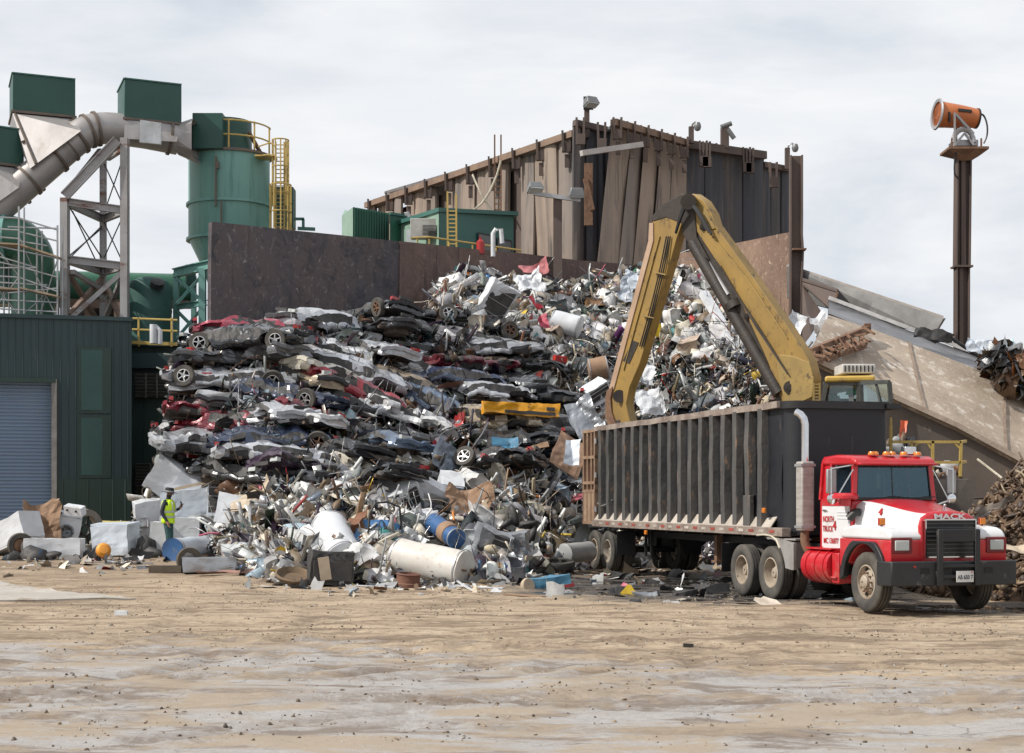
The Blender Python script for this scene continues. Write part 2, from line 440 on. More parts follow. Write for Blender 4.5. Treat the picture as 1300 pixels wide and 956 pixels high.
def ground_material():
    m, nt, b = _nt('yard_ground')
    g = nt.nodes.new('ShaderNodeNewGeometry'); P = g.outputs['Position']
    sp = nt.nodes.new('ShaderNodeSeparateXYZ'); L(nt, P, sp.inputs[0])
    def math_(op, a, b2=None, c=None):
        n = nt.nodes.new('ShaderNodeMath'); n.operation = op
        for k, q in enumerate((a, b2, c)):
            if q is None: continue
            if isinstance(q, (int, float)): n.inputs[k].default_value = q
            else: L(nt, q, n.inputs[k])
        return n.outputs[0]
    big = tex_noise(nt, mapping(nt, P, (0.5, 1.0, 1)), 0.42, 7, .6, .4)
    med = tex_noise(nt, mapping(nt, P, (0.55, 1.0, 1), (0,0,R(6))), 1.3, 9, .68, .4)
    fine = tex_noise(nt, P, 7, 9, .75)
    vfine = tex_noise(nt, P, 30, 5, .8)
    sand = mix(nt, ramp(nt, big, .36, .64), (0.43,0.33,0.225), (0.315,0.24,0.165))
    sand = mix(nt, ramp(nt, tex_noise(nt, mapping(nt, P, (.5,1.0,1)), 2.6, 9, .72), .53, .62), sand, (0.46,0.37,0.265))
    trk = tex_noise(nt, mapping(nt, P, (0.16, 1.0, 1), (0,0,R(-4))), 1.9, 8, .7, .5)
    sand = mix(nt, math_('MULTIPLY', ramp(nt, trk, .52, .58), .8), sand, (0.17,0.118,0.075))
    sand = mix(nt, math_('MULTIPLY', ramp(nt, med, .54, .60), .8), sand, (0.16,0.11,0.07))
    sand = mix(nt, math_('MULTIPLY', ramp(nt, fine, .54, .60), .7), sand, (0.16,0.115,0.075))
    sand = mix(nt, math_('MULTIPLY', ramp(nt, vfine, .60, .70), .7), sand, (0.58,0.50,0.40))
    band = math_('ADD', math_('MULTIPLY_ADD', sp.outputs['Y'], .10, -3.45), math_('MULTIPLY', med, .9))
    sand = mix(nt, math_('MULTIPLY', ramp(nt, band, .3, 1.0), .7), sand, (0.21,0.15,0.10))
    # grey asphalt at the very front, thinly covered with dirt
    edge = math_('MULTIPLY_ADD', sp.outputs['X'], -0.75, 19.8)
    edge = math_('MAXIMUM', math_('MINIMUM', edge, 21.6), 17.4)
    d = math_('SUBTRACT', edge, sp.outputs['Y'])
    d = math_('ADD', d, math_('MULTIPLY_ADD', med, 12.0, -6.0))
    d = math_('ADD', d, math_('MULTIPLY_ADD', fine, 3.0, -1.5))
    fa = ramp(nt, math_('MULTIPLY_ADD', d, 0.55, 0.45), 0.1, .9)
    asp = mix(nt, ramp(nt, fine, .35, .7), (0.38,0.36,0.345), (0.29,0.27,0.255))
    asp = mix(nt, math_('MULTIPLY', ramp(nt, vfine, .55, .68), .8), asp, (0.48,0.455,0.44))
    asp = mix(nt, math_('MULTIPLY', ramp(nt, tex_noise(nt, mapping(nt, P, (.4,1.0,1), (0,0,R(14))), 1.5, 9, .72, .6), .51, .58), .85), asp, (0.17,0.13,0.10))
    vo = nt.nodes.new('ShaderNodeTexVoronoi'); vo.feature = 'DISTANCE_TO_EDGE'; vo.inputs['Scale'].default_value = 0.45
    wv = nt.nodes.new('ShaderNodeVectorMath'); wv.operation = 'ADD'
    nn = nt.nodes.new('ShaderNodeTexNoise'); nn.inputs['Scale'].default_value = 1.8; nn.inputs['Detail'].default_value = 6
    L(nt, P, nn.inputs['Vector']); L(nt, P, wv.inputs[0]); L(nt, nn.outputs['Color'], wv.inputs[1]); L(nt, wv.outputs[0], vo.inputs['Vector'])
    crk = math_('MULTIPLY', ramp(nt, vo.outputs['Distance'], 0.0, .012, (1,1,1), (0,0,0)), ramp(nt, big, .48, .60))
    asp = mix(nt, math_('MULTIPLY', crk, .7), asp, (0.10,0.08,0.065))
    asp = mix(nt, math_('MULTIPLY', ramp(nt, tex_noise(nt, mapping(nt, P, (.5,1.0,1), (0,0,R(-8))), .9, 9, .72, .4), .48, .56), .85), asp, (0.33,0.26,0.185))
    col = mix(nt, fa, sand, asp)
    ra = nt.nodes.new('ShaderNodeAttribute'); ra.attribute_name = 'Col'
    rf = math_('MULTIPLY', ra.outputs['Fac'], ramp(nt, tex_noise(nt, P, 4.0, 8, .75), .40, .50))
    col = mix(nt, math_('MULTIPLY', rf, .9), col, (0.14,0.098,0.065))
    # wet black mud and puddles round the lorry
    ex = math_('DIVIDE', math_('SUBTRACT', sp.outputs['X'], 4.6), 5.4)
    ey = math_('DIVIDE', math_('SUBTRACT', sp.outputs['Y'], 35.5), 6.6)
    e = math_('ADD', math_('POWER', math_('ABSOLUTE', ex), 2), math_('POWER', math_('ABSOLUTE', ey), 2))
    e = math_('SUBTRACT', 1.25, e); e = math_('ADD', e, math_('MULTIPLY_ADD', med, 2.2, -1.1))
    ex2 = math_('DIVIDE', math_('SUBTRACT', sp.outputs['X'], 9.6), 3.8)
    ey2 = math_('DIVIDE', math_('SUBTRACT', sp.outputs['Y'], 29.3), 1.9)
    e2 = math_('SUBTRACT', 1.1, math_('ADD', math_('POWER', math_('ABSOLUTE', ex2), 2), math_('POWER', math_('ABSOLUTE', ey2), 2)))
    e2 = math_('ADD', e2, math_('MULTIPLY_ADD', med, 1.6, -.8))
    e = math_('MAXIMUM', e, e2)
    wet = ramp(nt, e, .15, .75)
    pud = ramp(nt, math_('MULTIPLY', wet, tex_noise(nt, mapping(nt, P, (.5,1,1)), 1.1, 4, .5)), .44, .50)
    col = mix(nt, wet, col, mix(nt, ramp(nt, fine, .4, .7), (0.05,0.042,0.038), (0.13,0.115,0.10)))
    col = mix(nt, pud, col, (0.03,0.028,0.027))
    L(nt, col, b.inputs['Base Color'])
    ro = nt.nodes.new('ShaderNodeMapRange'); L(nt, pud, ro.inputs[0]); ro.inputs[3].default_value = .85; ro.inputs[4].default_value = .04
    L(nt, ro.outputs[0], b.inputs['Roughness'])
    hb = math_('MULTIPLY_ADD', fine, 1.0, math_('MULTIPLY', vfine, .35))
    hb = math_('ADD', hb, math_('MULTIPLY', med, 1.5))
    hb = math_('MULTIPLY', hb, math_('SUBTRACT', 1.0, pud))
    bump(nt, b, hb, .55, .05)
    return m
MG = ground_material()
V, Fc = ground_mesh()
rv = RUT['v'].ravel()[Fc].mean(1); go = bpy.data.objects.new('ground', fast_mesh('ground', V, Fc, [MG], cols=np.stack([rv]*3, 1), smooth_=True)); COL.objects.link(go)
tag(go, kind='structure')
GZ = V[:, 2].reshape(len(gy), len(gx))
def gz(x, y):
    i = int(np.searchsorted(gy, y))-1; j = int(np.searchsorted(gx, x))-1
    i = max(0, min(len(gy)-2, i)); j = max(0, min(len(gx)-2, j))
    u = (x-gx[j])/(gx[j+1]-gx[j]); v = (y-gy[i])/(gy[i+1]-gy[i])
    return float(GZ[i,j]*(1-u)*(1-v)+GZ[i,j+1]*u*(1-v)+GZ[i+1,j]*(1-u)*v+GZ[i+1,j+1]*u*v)

# concrete pad at the left edge of the yard
Mconc = pmat('pale_concrete', (0.40,0.37,0.335), (0.32,0.29,0.25), scale=1.2, rough=.85, bmp=.2, c3=(0.2,0.15,0.1), s3=1.6, a3=(.55,.7))
mb = MB()
A, B, C = gpos(-260, 700), gpos(-260, 768), gpos(172, 761)
rows = []
for i in range(31):
    t = i/30; row = []
    for j in range(61):
        u = j/60; p = A.lerp(B, t).lerp(C, u) if j < 60 else C.copy()
        p = Vector((p.x, p.y, 0)); p.z = gz(p.x, p.y)+0.035; row.append(p)
    rows.append(row)
mb.grid(rows); n0 = len(mb.v)
edge = [rows[0][j] for j in range(61)]+[rows[30][j] for j in range(60, -1, -1)]
mb.add([q for e in edge for q in (e, e-Vector((0,0,.15)))], [(2*i, 2*i+1, 2*i+3, 2*i+2) for i in range(len(edge)-1)])
o = single('concrete_pad', None, None, mb, Mconc, kind='structure')

# ------------------------------------------------------------------ rusted retaining walls
def rustwall_mat(name, c1, c2, c3):
    m, nt, b = _nt(name); tc = nt.nodes.new('ShaderNodeTexCoord'); vec = tc.outputs['Object']
    n1 = tex_noise(nt, mapping(nt, vec, (1,1,.5)), .6, 8, .7, .5)
    col = mix(nt, ramp(nt, n1, .35, .65), c1, c2)
    col = mix(nt, ramp(nt, tex_noise(nt, mapping(nt, vec, (1,1,.7), (0.3,.5,.4)), 5, 10, .75, 1.0), .56, .66), col, c3)
    n5 = tex_noise(nt, mapping(nt, vec, (1,1,.8)), 1.4, 10, .8, .8); col = mix(nt, ramp(nt, n5, .50, .62), col, tuple(q*.6 for q in c2))
    n4 = tex_noise(nt, mapping(nt, vec, (6,6,.25)), 1.5, 6, .6)
    col = mix(nt, ramp(nt, n4, .60, .72), col, tuple(q*.55 for q in c1))
    L(nt, col, b.inputs['Base Color']); b.inputs['Roughness'].default_value = .62; b.inputs['Metallic'].default_value = .15
    bump(nt, b, tex_noise(nt, mapping(nt, vec, (1,1,.6)), 2.5, 9, .7), .5, .08); return m
Mrw1 = rustwall_mat('blue_brown_plate', (0.115,0.085,0.08), (0.068,0.066,0.080), (0.28,0.25,0.24))
Mrw2 = rustwall_mat('dark_rust_plate', (0.10,0.068,0.063), (0.17,0.108,0.09), (0.27,0.21,0.19))
Mrw3 = rustwall_mat('light_rust_plate', (0.17,0.105,0.078), (0.29,0.19,0.135), (0.46,0.37,0.28))
ZT = 11.59
pA = Vector((-10.46, 55.0, 0)); pC = Vector((5.32, 65.5, 0)); pE = Vector((10.25, 58.3, 0))
T = Thing('retaining_wall', 'tall dark rusted steel plate wall standing behind the heap, its left half bluish', 'wall', loc=(-2,60,0), world=True)
d = (pC-pA).normalized(); nrm = Vector((d.y, -d.x, 0))
Lw = (pC-pA).length
cuts = [0, .395*Lw, Lw]
for i in range(2):
    mb = MB(); n = 14
    for (a, b_) in [(cuts[i], cuts[i+1])]:
        P = []
        for r in range(9):
            row = []
            for c in range(n+1):
                s_ = a+(b_-a)*c/n
                q = pA+d*s_+nrm*(.06*i); q = q+nrm*(noise.noise(Vector((s_*.4, r*.7, i*4)))*.12); q.z = -1+(ZT+1)*r/8
                if r == 8: q.z += noise.noise(Vector((s_*.35, 7, 0)))*.05
                row.append(q)
            P.append(row)
        mb.grid(P)
        back = [[q-nrm*.3 for q in row] for row in P]
        mb.grid([r_[::-1] for r_ in back])
        mb.grid([P[-1], back[-1]]); mb.grid([[P[k][0] for k in range(9)], [back[k][0] for k in range(9)]]); mb.grid([[back[k][-1] for k in range(9)], [P[k][-1] for k in range(9)]])
    T.part('steel_plate', mb, [Mrw1, Mrw2][i], label=['blue grey left plate', 'brown right plate'][i])
mb = MB()
for s_ in np.arange(1.0, Lw, 2.2):
    q = pA+d*float(s_)-nrm*.5; mb.box((q.x, q.y, ZT/2-.4), (.3, .3, ZT-.8))
T.part('back_post', mb, M_['brownsteel'])
T = Thing('side_wall', 'lighter orange brown rusted plate wall between the heap and the tall post', 'wall', loc=(8,62,0), world=True)
d2 = (pE-pC).normalized(); n2_ = Vector((-d2.y, d2.x, 0)); n2_ = -n2_ if n2_.y > 0 else n2_
mb = MB(); P = []
for r in range(9):
    row = []
    for c in range(13):
        s_ = (pE-pC).length*c/12; q = pC+d2*s_+n2_*(noise.noise(Vector((s_*.5, r*.6, 9)))*.12); q.z = -1+(ZT+.2+1)*r/8; row.append(q)
    P.append(row)
mb.grid(P); bk = [[q-n2_*.3 for q in row] for row in P]; mb.grid([r_[::-1] for r_ in bk]); mb.grid([P[-1], bk[-1]])
mb.grid([[P[k][0] for k in range(9)], [bk[k][0] for k in range(9)]]); mb.grid([[bk[k][-1] for k in range(9)], [P[k][-1] for k in range(9)]])
T.part('steel_plate', mb, Mrw3)
# tall I-post at its right end
T = Thing('steel_post', 'tall brown bent steel beam standing at the right end of the rusty plate wall', 'post', loc=(10.4,58,0), world=True)
base = at(1009, 632, 57.6); mb = MB()
ztop = 2+434*57.6/F
N = 26
for (dx, dy, wx, wy, wav) in ((-.16,0,.05,.34,0), (.24,0,.06,.40,1), (.04,0.0,.36,.05,0)):
    P = []
    for i in range(N+1):
        z = -.5+(ztop+.5)*i/N
        wv_ = (noise.noise(Vector((z*1.3, 3, 1)))*.11 if 7.5 < z < 12.6 else 0)*wav
        cx, cy = base.x+dx+wv_, base.y+dy
        P.append([Vector((cx-wx/2, cy-wy/2, z)), Vector((cx+wx/2, cy-wy/2, z)), Vector((cx+wx/2, cy+wy/2, z)), Vector((cx-wx/2, cy+wy/2, z)), Vector((cx-wx/2, cy-wy/2, z))])
    mb.grid(P); mb.add(P[-1][:4], [(0,1,2,3)])
T.part('beam', mb, M_['brownsteel'])
mb = MB(); q = at(1014, 317, 57.4); mb.box(q, (.5,.4,.06)); T.part('bracket', mb, M_['rust'])

# ------------------------------------------------------------------ shredder house
def clad_mat(name, ca, cb, cc, sc=.9):
    m, nt, b = _nt(name); tc = nt.nodes.new('ShaderNodeTexCoord'); vec = tc.outputs['Object']
    col = mix(nt, ramp(nt, tex_noise(nt, mapping(nt, vec, (1,1,.25)), sc, 6, .6, .3), .35, .65), ca, cb)
    col = mix(nt, ramp(nt, tex_noise(nt, mapping(nt, vec, (2.2,2.2,.18)), 1.3, 7, .65, .5), .53, .70), col, cc)
    sx = nt.nodes.new('ShaderNodeSeparateXYZ'); L(nt, vec, sx.inputs[0])
    L(nt, col, b.inputs['Base Color']); b.inputs['Roughness'].default_value = .7
    bump(nt, b, tex_noise(nt, mapping(nt, vec, (1,1,.4)), 1.8, 6, .6), .35, .1); return m
Mtan = clad_mat('tan_dusty_sheet', (0.32,0.245,0.19), (0.22,0.175,0.145), (0.08,0.07,0.068))
Mtan2 = clad_mat('sooty_tan_sheet', (0.26,0.205,0.17), (0.17,0.145,0.13), (0.06,0.058,0.06))
Mdk = clad_mat('blue_black_sheet', (0.05,0.053,0.065), (0.035,0.037,0.047), (0.10,0.085,0.075))
Mdk2 = clad_mat('sooty_brown_sheet', (0.085,0.07,0.065), (0.05,0.048,0.052), (0.13,0.10,0.08))
def P2(px, py, Y): return at(px, py, Y)
BT = Thing('shredder_house', 'tall ramshackle building clad in buckled tan and black steel sheets above the heap', 'building', loc=(3,72,0), world=True)
def facade(a, b_, n, mats, seed, th=.12, zb=2.0, jit=.10, name='cladding', lean=0, gaps=(), jtop=.05):
    """sheets between top points a and b_ ; each sheet its own plate, grouped per material"""
    rr = random.Random(seed); groups = {}
    hd = Vector((b_.x-a.x, b_.y-a.y, 0)); ln = hd.length; hd.normalize()
    nn = Vector((hd.y, -hd.x, 0)); nn = nn if nn.y < 0 else -nn
    ws = [rr.uniform(.7, 1.3) for _ in range(n)]; tot = sum(ws); s0 = 0
    for i in range(n):
        s1 = s0+ws[i]/tot; mi = mats[i % len(mats)] if not callable(mats) else mats(i)
        off = rr.uniform(-jit, jit); mbx = groups.setdefault(mi, MB())
        if i in gaps: off = -.7
        rows = []
        K = 8
        g = .012/ max(1, 1)
        for k in range(K+1):
            t = k/K; row = []
            for c in range(5):
                u = s0+(s1-s0)*c/4
                tp = a.lerp(b_, u); z = zb+(tp.z-rr_top[i % 40]*jtop-zb)*t
                q = Vector((tp.x, tp.y, z))+hd*((lean*(1-t))*(1 if lean else 0))
                bow = noise.noise(Vector((u*7+seed, t*2.2, i)))*jit*1.6
                q += nn*(off+bow+ (.06*math.cos((c-2)*1.2)))
                if c == 0: q += hd*.02
                if c == 4: q -= hd*.02
                if 0 < t < .45 and c in (0, 4): q += hd*noise.noise(Vector((i*3.1, t*6, seed)))*.10
                row.append(q)
            rows.append(row)
        mbx.grid(rows); bk = [[q-nn*th for q in r_] for r_ in rows]
        mbx.grid([r_[::-1] for r_ in bk]); mbx.grid([rows[-1], bk[-1]])
        mbx.grid([[r_[0] for r_ in rows], [r_[0] for r_ in bk]]); mbx.grid([[r_[-1] for r_ in bk], [r_[-1] for r_ in rows]])
        s0 = s1
    for mt, g_ in groups.items(): BT.part(name, g_, mt)
    return hd, nn
rr_top = [random.Random(99+i).random() for i in range(40)]
fA, fB = at(466,262,83.5), at(729,171.5,67.5)
facade(fA, fB, 19, [Mtan2, Mtan, Mtan, Mtan2, Mtan, Mtan], 1, gaps=(7, 14), jit=.14)
fC, fD = at(729,156,66.9), at(768,164,67.6)
facade(fC, fD, 3, [Mdk2, Mdk, Mdk], 2, jit=.05)
facade(at(763,165,67.9), at(779,158,67.4), 1, [Mdk], 3, jit=.02)
fE, fF = at(777,158,67.2), at(872,185,71.0)
facade(at(780,160,67.9), at(872,187,71.4), 5, [Mtan2, Mtan2], 41, jit=.05)
# the leaning sheets fanning out to the left at their feet
for i, (ta, tb, ba, bb) in enumerate(((777,802,757,784), (803,818,784,803), (819,838,803,822), (839,854,826,845), (855,871,846,871))):
    ya = 67.0+(ta-777)/94*3.8; yb = 67.0+(tb-777)/94*3.8
    tz = lambda px, y: at(px, 158.5+(px-777)*.287, y)
    q0, q1 = tz(ta, ya), tz(tb, yb); b0, b1 = at(ba, 345, ya-.6), at(bb, 345, yb-.6)
    mb = MB(); rows = []
    for k in range(9):
        t = k/8; rows.append([(q0.lerp(q1, c/3)).lerp(b0.lerp(b1, c/3), t)+Vector((0, -.12*math.sin(c*1.05+i)+.12*math.sin(t*5+i), 0)) for c in range(4)])
    mb.grid([r_[::-1] for r_ in rows]); bk = [[q+Vector((0,.12,0)) for q in r_] for r_ in rows]; mb.grid(bk)
    mb.grid([[r_[0] for r_ in rows], [r_[0] for r_ in bk]]); mb.grid([[r_[-1] for r_ in bk], [r_[-1] for r_ in rows]]); mb.grid([bk[0], rows[0]])
    BT.part('leaning_sheet', mb, Mtan if i != 1 else Mtan2)
fG = at(970,198.5,73.2)
facade(at(872,184.5,70.6), fG, 4, [Mdk, Mdk, Mdk2, Mdk], 5, jit=.03)
facade(at(968,210,74.2), at(1003,216.5,76), 3, [Mdk, Mdk2, Mdk], 6, jit=.05)
# beams along the roof edge, brackets standing on it
Mteb = pmat('tan_edge_beam', (0.24,0.16,0.11), (0.16,0.11,0.085), rough=.8)
for (a, b_, n, w_) in ((fA, fB, 9, .3), (at(778,157,66.9), at(872,184,70.4), 5, .32)):
    mb = MB(); mb.beam(a+Vector((0,-.25,.0)), b_+Vector((0,-.25,.0)), w_, .28); BT.part('roof_edge_beam', mb, Mteb)
    for i in range(n+1):
        q = a.lerp(b_, (i+.3)/(n+.6))+Vector((0,-.45,0))
        mb2 = MB()
        for k in (-.14, .12): mb2.beam(q+Vector((k,0,-.7)), q+Vector((k*1.3,0,.20)), .09, .2)
        mb2.box(q+Vector((0,.0,-.52)), (.40,.12,.42))
        mb2.beam(q+Vector((0.02,.08,-.8)), q+Vector((.02,.08,-1.35)), .2, .1); BT.part('roof_bracket', mb2, M_['brownsteel'])
for qa, qb, hh in ((at(729,156,66.7), at(769,165,67.4), .25), (at(872,183.5,70.3), at(971,197.5,72.9), .35), (at(968,209,74), at(1003,215.5,75.8), .25)): BT.part('roof_edge_beam', MB().beam(qa, qb, .3, hh), M_['brownsteel'])
for (px, py) in ((737,158),(764,164),(893,187),(897,188),(948,195),(952,196),(982,214),(914,190)):
    q = at(px, py, 70.0 if px < 900 else 72.0) if px > 800 else at(px, py, 66.4)
    mb2 = MB()
    for k in (-.14, .12): mb2.beam(q+Vector((k,0,-.8)), q+Vector((k*1.2,0,.28)), .09, .2)
    mb2.box(q+Vector((0,-.1,-.65)), (.38,.2,.45)); BT.part('roof_bracket', mb2, M_['brownsteel'])
# roof sheets behind the left facade, and the body behind
mb = MB()
mb.slab([at(488,243,88), at(592,212.5,76), at(602,214,76), at(640,222,76), at(640,214,100), at(520,240,104)], (0,0,-.15))
mb.slab([fA, fB, fD, fE, fF, at(872,186,80), at(640,225,100)], (0,0,-.2))
mb.slab([fF, fG, at(968,212,76), at(1003,219,78), at(1003,222,92), at(872,196,90)], (0,0,-.2))
BT.part('roof', mb, pmat('grey_roof_sheet', (0.16,0.15,0.15), (0.1,0.09,0.09), rough=.7))
mb = MB()
foot = [Vector((q.x, q.y+.9, 0)) for q in (fA, fB, fD, fE, fF, fG, at(1003,216,76.5))]
bk = [Vector((12, 92, 0)), Vector((-6, 98, 0))]
ring = foot+bk
tz_ = [q.z-.5 for q in (fA, fB, fD, fE, fF, fG, at(1003,216,76))]+[13, 13]
mb.add([q for q in ring]+[Vector((q.x, q.y, z)) for q, z in zip(ring, tz_)], [(i, (i+1) % 9, 9+(i+1) % 9, 9+i) for i in range(9)])
BT.part('inner_wall', mb, M_['brownsteel'])
mb = MB()
mb.beam(at(738,194.5,64.5), at(815,183.5,66), .22, .22); BT.part('strut', mb, pmat('pale_strut', (0.5,0.47,0.45), (0.38,0.34,0.32)))
mb = MB(); mb.beam(at(743,227,66.2), at(752,267,66.2), .25, .2); mb.box(at(747,247,66.3), (.35,.2,2.6)); BT.part('hanging_channel', mb, M_['rust'])
# roof ladder
mb = MB()
for px in (628, 636): mb.beam(at(px,171,72), at(px,270,72), .07)
for i in range(9): mb.beam(at(628,207+i*7.4,72), at(636,207+i*7.4,72), .05)
BT.part('ladder', mb, M_['rust'])
def hose(name, label, pts, r, mat, cat='cable', sag=0):
    mb = MB(); mb.tube(pts, r, 6); return single(name, label, cat, mb, mat, loc=pts[0], smooth=True)
Mpale = pmat('pale_hose', (0.55,0.5,0.4), rough=.6, bmp=0)
hose('hose', 'pale hose slung from the roof ladder down to the left across the tan sheets', [at(636,204,71), at(631,222,71), at(622,243,71), at(612,258,71), at(600,268,71), at(600,300,71)], .05, Mpale, 'hose')
hose('hose', 'pale hose hanging in a slack line left of the roof ladder towards the cabin roof', [at(600,222,71.5), at(606,236,71), at(612,248,71), at(620,262,71), at(628,271,71)], .045, Mpale, 'hose')

# floodlights on T pole before the house
Mlampg = pmat('lamp_grey', (0.14,0.145,0.15), (0.2,0.2,0.2), rough=.45, metal=.3)
def lamp_head(T, q, yaw, tilt=-35):
    mb = MB(); M = TRS(q, (R(tilt), 0, yaw))
    mb.box((0,0,0), (.62,.45,.34), M=M, taper=.75); p = T.part('lamp_head', mb, Mlampg, bevel=.03)
    mb = MB(); mb.box((0,-.02,-.185), (.54,.38,.03), M=M); T.part('lens', mb, M_['clearlens'], parent=p)
T = Thing('floodlight_pole', 'brown steel post with a crossbar and two grey floodlights before the shredder house', 'floodlight', loc=at(708,340,62.5), world=True)
mb = MB(); q = at(708,250,62.5); mb.ibeam((q.x,q.y,2), (q.x,q.y,q.z), .34, .3, .05); T.part('pole', mb, M_['brownsteel'])
mb = MB(); mb.beam(at(677,245.5,62.3), at(737,254,62.3), .14, .16); T.part('crossbar', mb, M_['steel'])
lamp_head(T, at(679,238,62.2), R(20), -30); lamp_head(T, at(732,244,62.2), R(5), 10)
T = Thing('roof_floodlight', 'short brown post with square plate and grey lamp on the peak of the shredder house', 'floodlight', loc=at(745,165,67), world=True)
mb = MB(); mb.beam(at(745,175,67), at(745,137,67), .22); T.part('post', mb, M_['brownsteel'])
mb = MB(); mb.box(at(747,131,66.9), (.42,.1,.55)); T.part('plate', mb, M_['black']); lamp_head(T, at(750,129,66.5), R(30), -20)
def dome_cam(label, px, py0, pyt, arm, Y):
    T = Thing('security_camera', label, 'camera', loc=at(px,py0,Y), world=True)
    mb = MB(); mb.beam(at(px,py0,Y), at(px,pyt,Y), .22); T.part('post', mb, M_['brownsteel'])
    mb = MB(); mb.tube([at(px,pyt+3,Y), at(px+2,pyt-4,Y-.1), at(px+arm*.6,pyt-6,Y-.2), at(px+arm,pyt-3,Y-.2)], .045, 6); T.part('bracket', mb, M_['steel'])
    mb = MB(); mb.lathe([(.02,.3),(.14,.28),(.2,.12),(.2,0),(.15,-.14),(.02,-.2)], 14, M=TRS(at(px+arm,pyt+1,Y-.2)) @ Matrix.Scale(.8,4)); T.part('dome', mb, Mlampg, smooth=True)
dome_cam('dome camera on a bracket post between the tan and the black cladding', 877.5, 182, 161, 8, 70)
dome_cam('dome camera on a thin post at the far right corner of the shredder house', 999.5, 215, 188, 10, 75)
T = Thing('security_camera', 'pair of bullet cameras on a wide stub post above the black cladding', 'camera', loc=at(920,190,71.5), world=True)
mb = MB(); mb.box(at(920,175,71.5), (.36,.3,.95)); T.part('post', mb, M_['brownsteel'])
for (px, py, a) in ((922,159,-20), (928,170,55)):
    mb = MB(); mb.tube([Vector((-.25,0,0)), Vector((.25,0,0))], .11, 10, M=TRS(at(px,py,71), (0,R(a),0))); T.part('camera_body', mb, Mlampg, smooth=True)

# ------------------------------------------------------------------ green container, control cabin beyond the wall
Mg1 = pmat('green_container', (0.025,0.115,0.075), (0.02,0.09,0.06), rough=.5, bmp=.05, stretch=(4,1,.2))
Mg2 = pmat('sunlit_green_paint', (0.24,0.36,0.28), (0.2,0.3,0.24), rough=.6, bmp=.05)  # lit copy of the green: sunlight on the left faces put into colour
Mg3 = pmat('teal_green_paint', (0.035,0.12,0.10), (0.05,0.14,0.12), rough=.55, bmp=.1, c3=(0.10,0.08,0.06), s3=2, a3=(.6,.75))
T = Thing('green_container', 'dark green steel container with sunlit end panel beyond the rusty wall', 'container', loc=(-6,64,8), world=True)
mb = MB(); a, b_ = at(448,263,64), at(494,271,66.4); h = Vector((0,0,-3)); back = Vector((-.7,5.5,0))
mb.add([a, b_, b_+h, a+h], [(0,1,2,3)]); mb.add([b_, b_+back, b_+back+h, b_+h], [(0,1,2,3)]); mb.add([a, a+back, b_+back, b_], [(0,1,2,3)])
for i in range(14):
    q = a.lerp(b_, (i+.5)/14)+Vector((.01,-.03,0)); mb.box(q+h*.5, (.06,.07,3.0))
T.part('side_panel', mb, Mg1)
mb = MB(); e = at(434,282,66.5); mb.add([at(434,274,66.5), a, a+h, at(434,274,66.5)+h+Vector((0,0,.6))], [(0,1,2,3)]); mb.add([at(434,274,66.5), at(438,266,68), a+Vector((0,2,0)), a], [(0,1,2,3)]); T.part('end_panel', mb, Mg2)
T = Thing('green_container', 'narrow green box standing between the big container and the control cabin', 'container', loc=(-4.5,65,8), world=True)
mb = MB(); a, b_ = at(495,271,65), at(523,275.5,66); mb.slab([a, b_, b_+h, a+h], (0,3,0)); T.part('body', mb, Mg1)
mb = MB(); mb.beam(a+Vector((0,-.03,0)), b_+Vector((0,-.03,0)), .1, .1); T.part('top_rim', mb, Mg3)

CT = Thing('control_cabin', 'green control room with sunlit end wall, air conditioner and grey windows above the wall', 'cabin', loc=(-3,63,8), world=True)
a, b_, c_ = at(509,285,65.5), at(557,269.5,62.0), at(652,274,66.0)
lo = Vector((0,0,-3.2))
mb = MB(); mb.slab([a, b_, b_+lo, a+lo], (.1,.25,0)); CT.part('end_wall', mb, Mg2)
mb = MB(); mb.slab([b_+Vector((.02,0,.0)), c_, c_+lo, b_+lo+Vector((.02,0,0))], (0,.25,0)); CT.part('side_wall', mb, Mg3)
mb = MB(); mb.slab([a+Vector((-.1,-.1,0)), b_+Vector((0,-.15,0)), c_+Vector((.2,-.1,0)), c_+Vector((-1,4,0)), a+Vector((-.5,4,0))], (0,0,.16)); CT.part('roof', mb, Mg3)
ac = CT.part('air_conditioner', MB().box(at(540,291,62.6), (1.15,.7,.75)), pmat('ac_casing', (0.45,0.45,0.42)), bevel=.02)
mb = MB()
for i in range(8): mb.box(at(545,284.8+i*1.7,61.9)+Vector((0,.25,0)), (.55,.06,.02))
CT.part('grille', mb, M_['black'], parent=ac)
def wall_pt(u, z): q = b_.lerp(c_, u); return Vector((q.x+.03, q.y-.05, z))
for (u0, u1, z0, z1) in ((.50,.72,-1.7,-.45), (.76,.97,-1.9,-.5)):
    zt = b_.z
    f = CT.part('window', MB().slab([wall_pt(u0,zt+z1), wall_pt(u1,zt+z1), wall_pt(u1,zt+z0), wall_pt(u0,zt+z0)], (.0,-.06,0)), M_['black'])
    CT.part('pane', MB().slab([wall_pt(u0+.015,zt+z1-.08), wall_pt(u1-.015,zt+z1-.08), wall_pt(u1-.015,zt+z0+.08), wall_pt(u0+.015,zt+z0+.08)], (.0,-.075,0)), pmat('dusty_pane', (0.13,0.14,0.14), rough=.3), parent=f)
# window in end wall
q = a.lerp(b_, .35); CT.part('window', MB().box(q+Vector((0,-.1,-.75)), (.6,.15,.7), M=None), M_['white'])
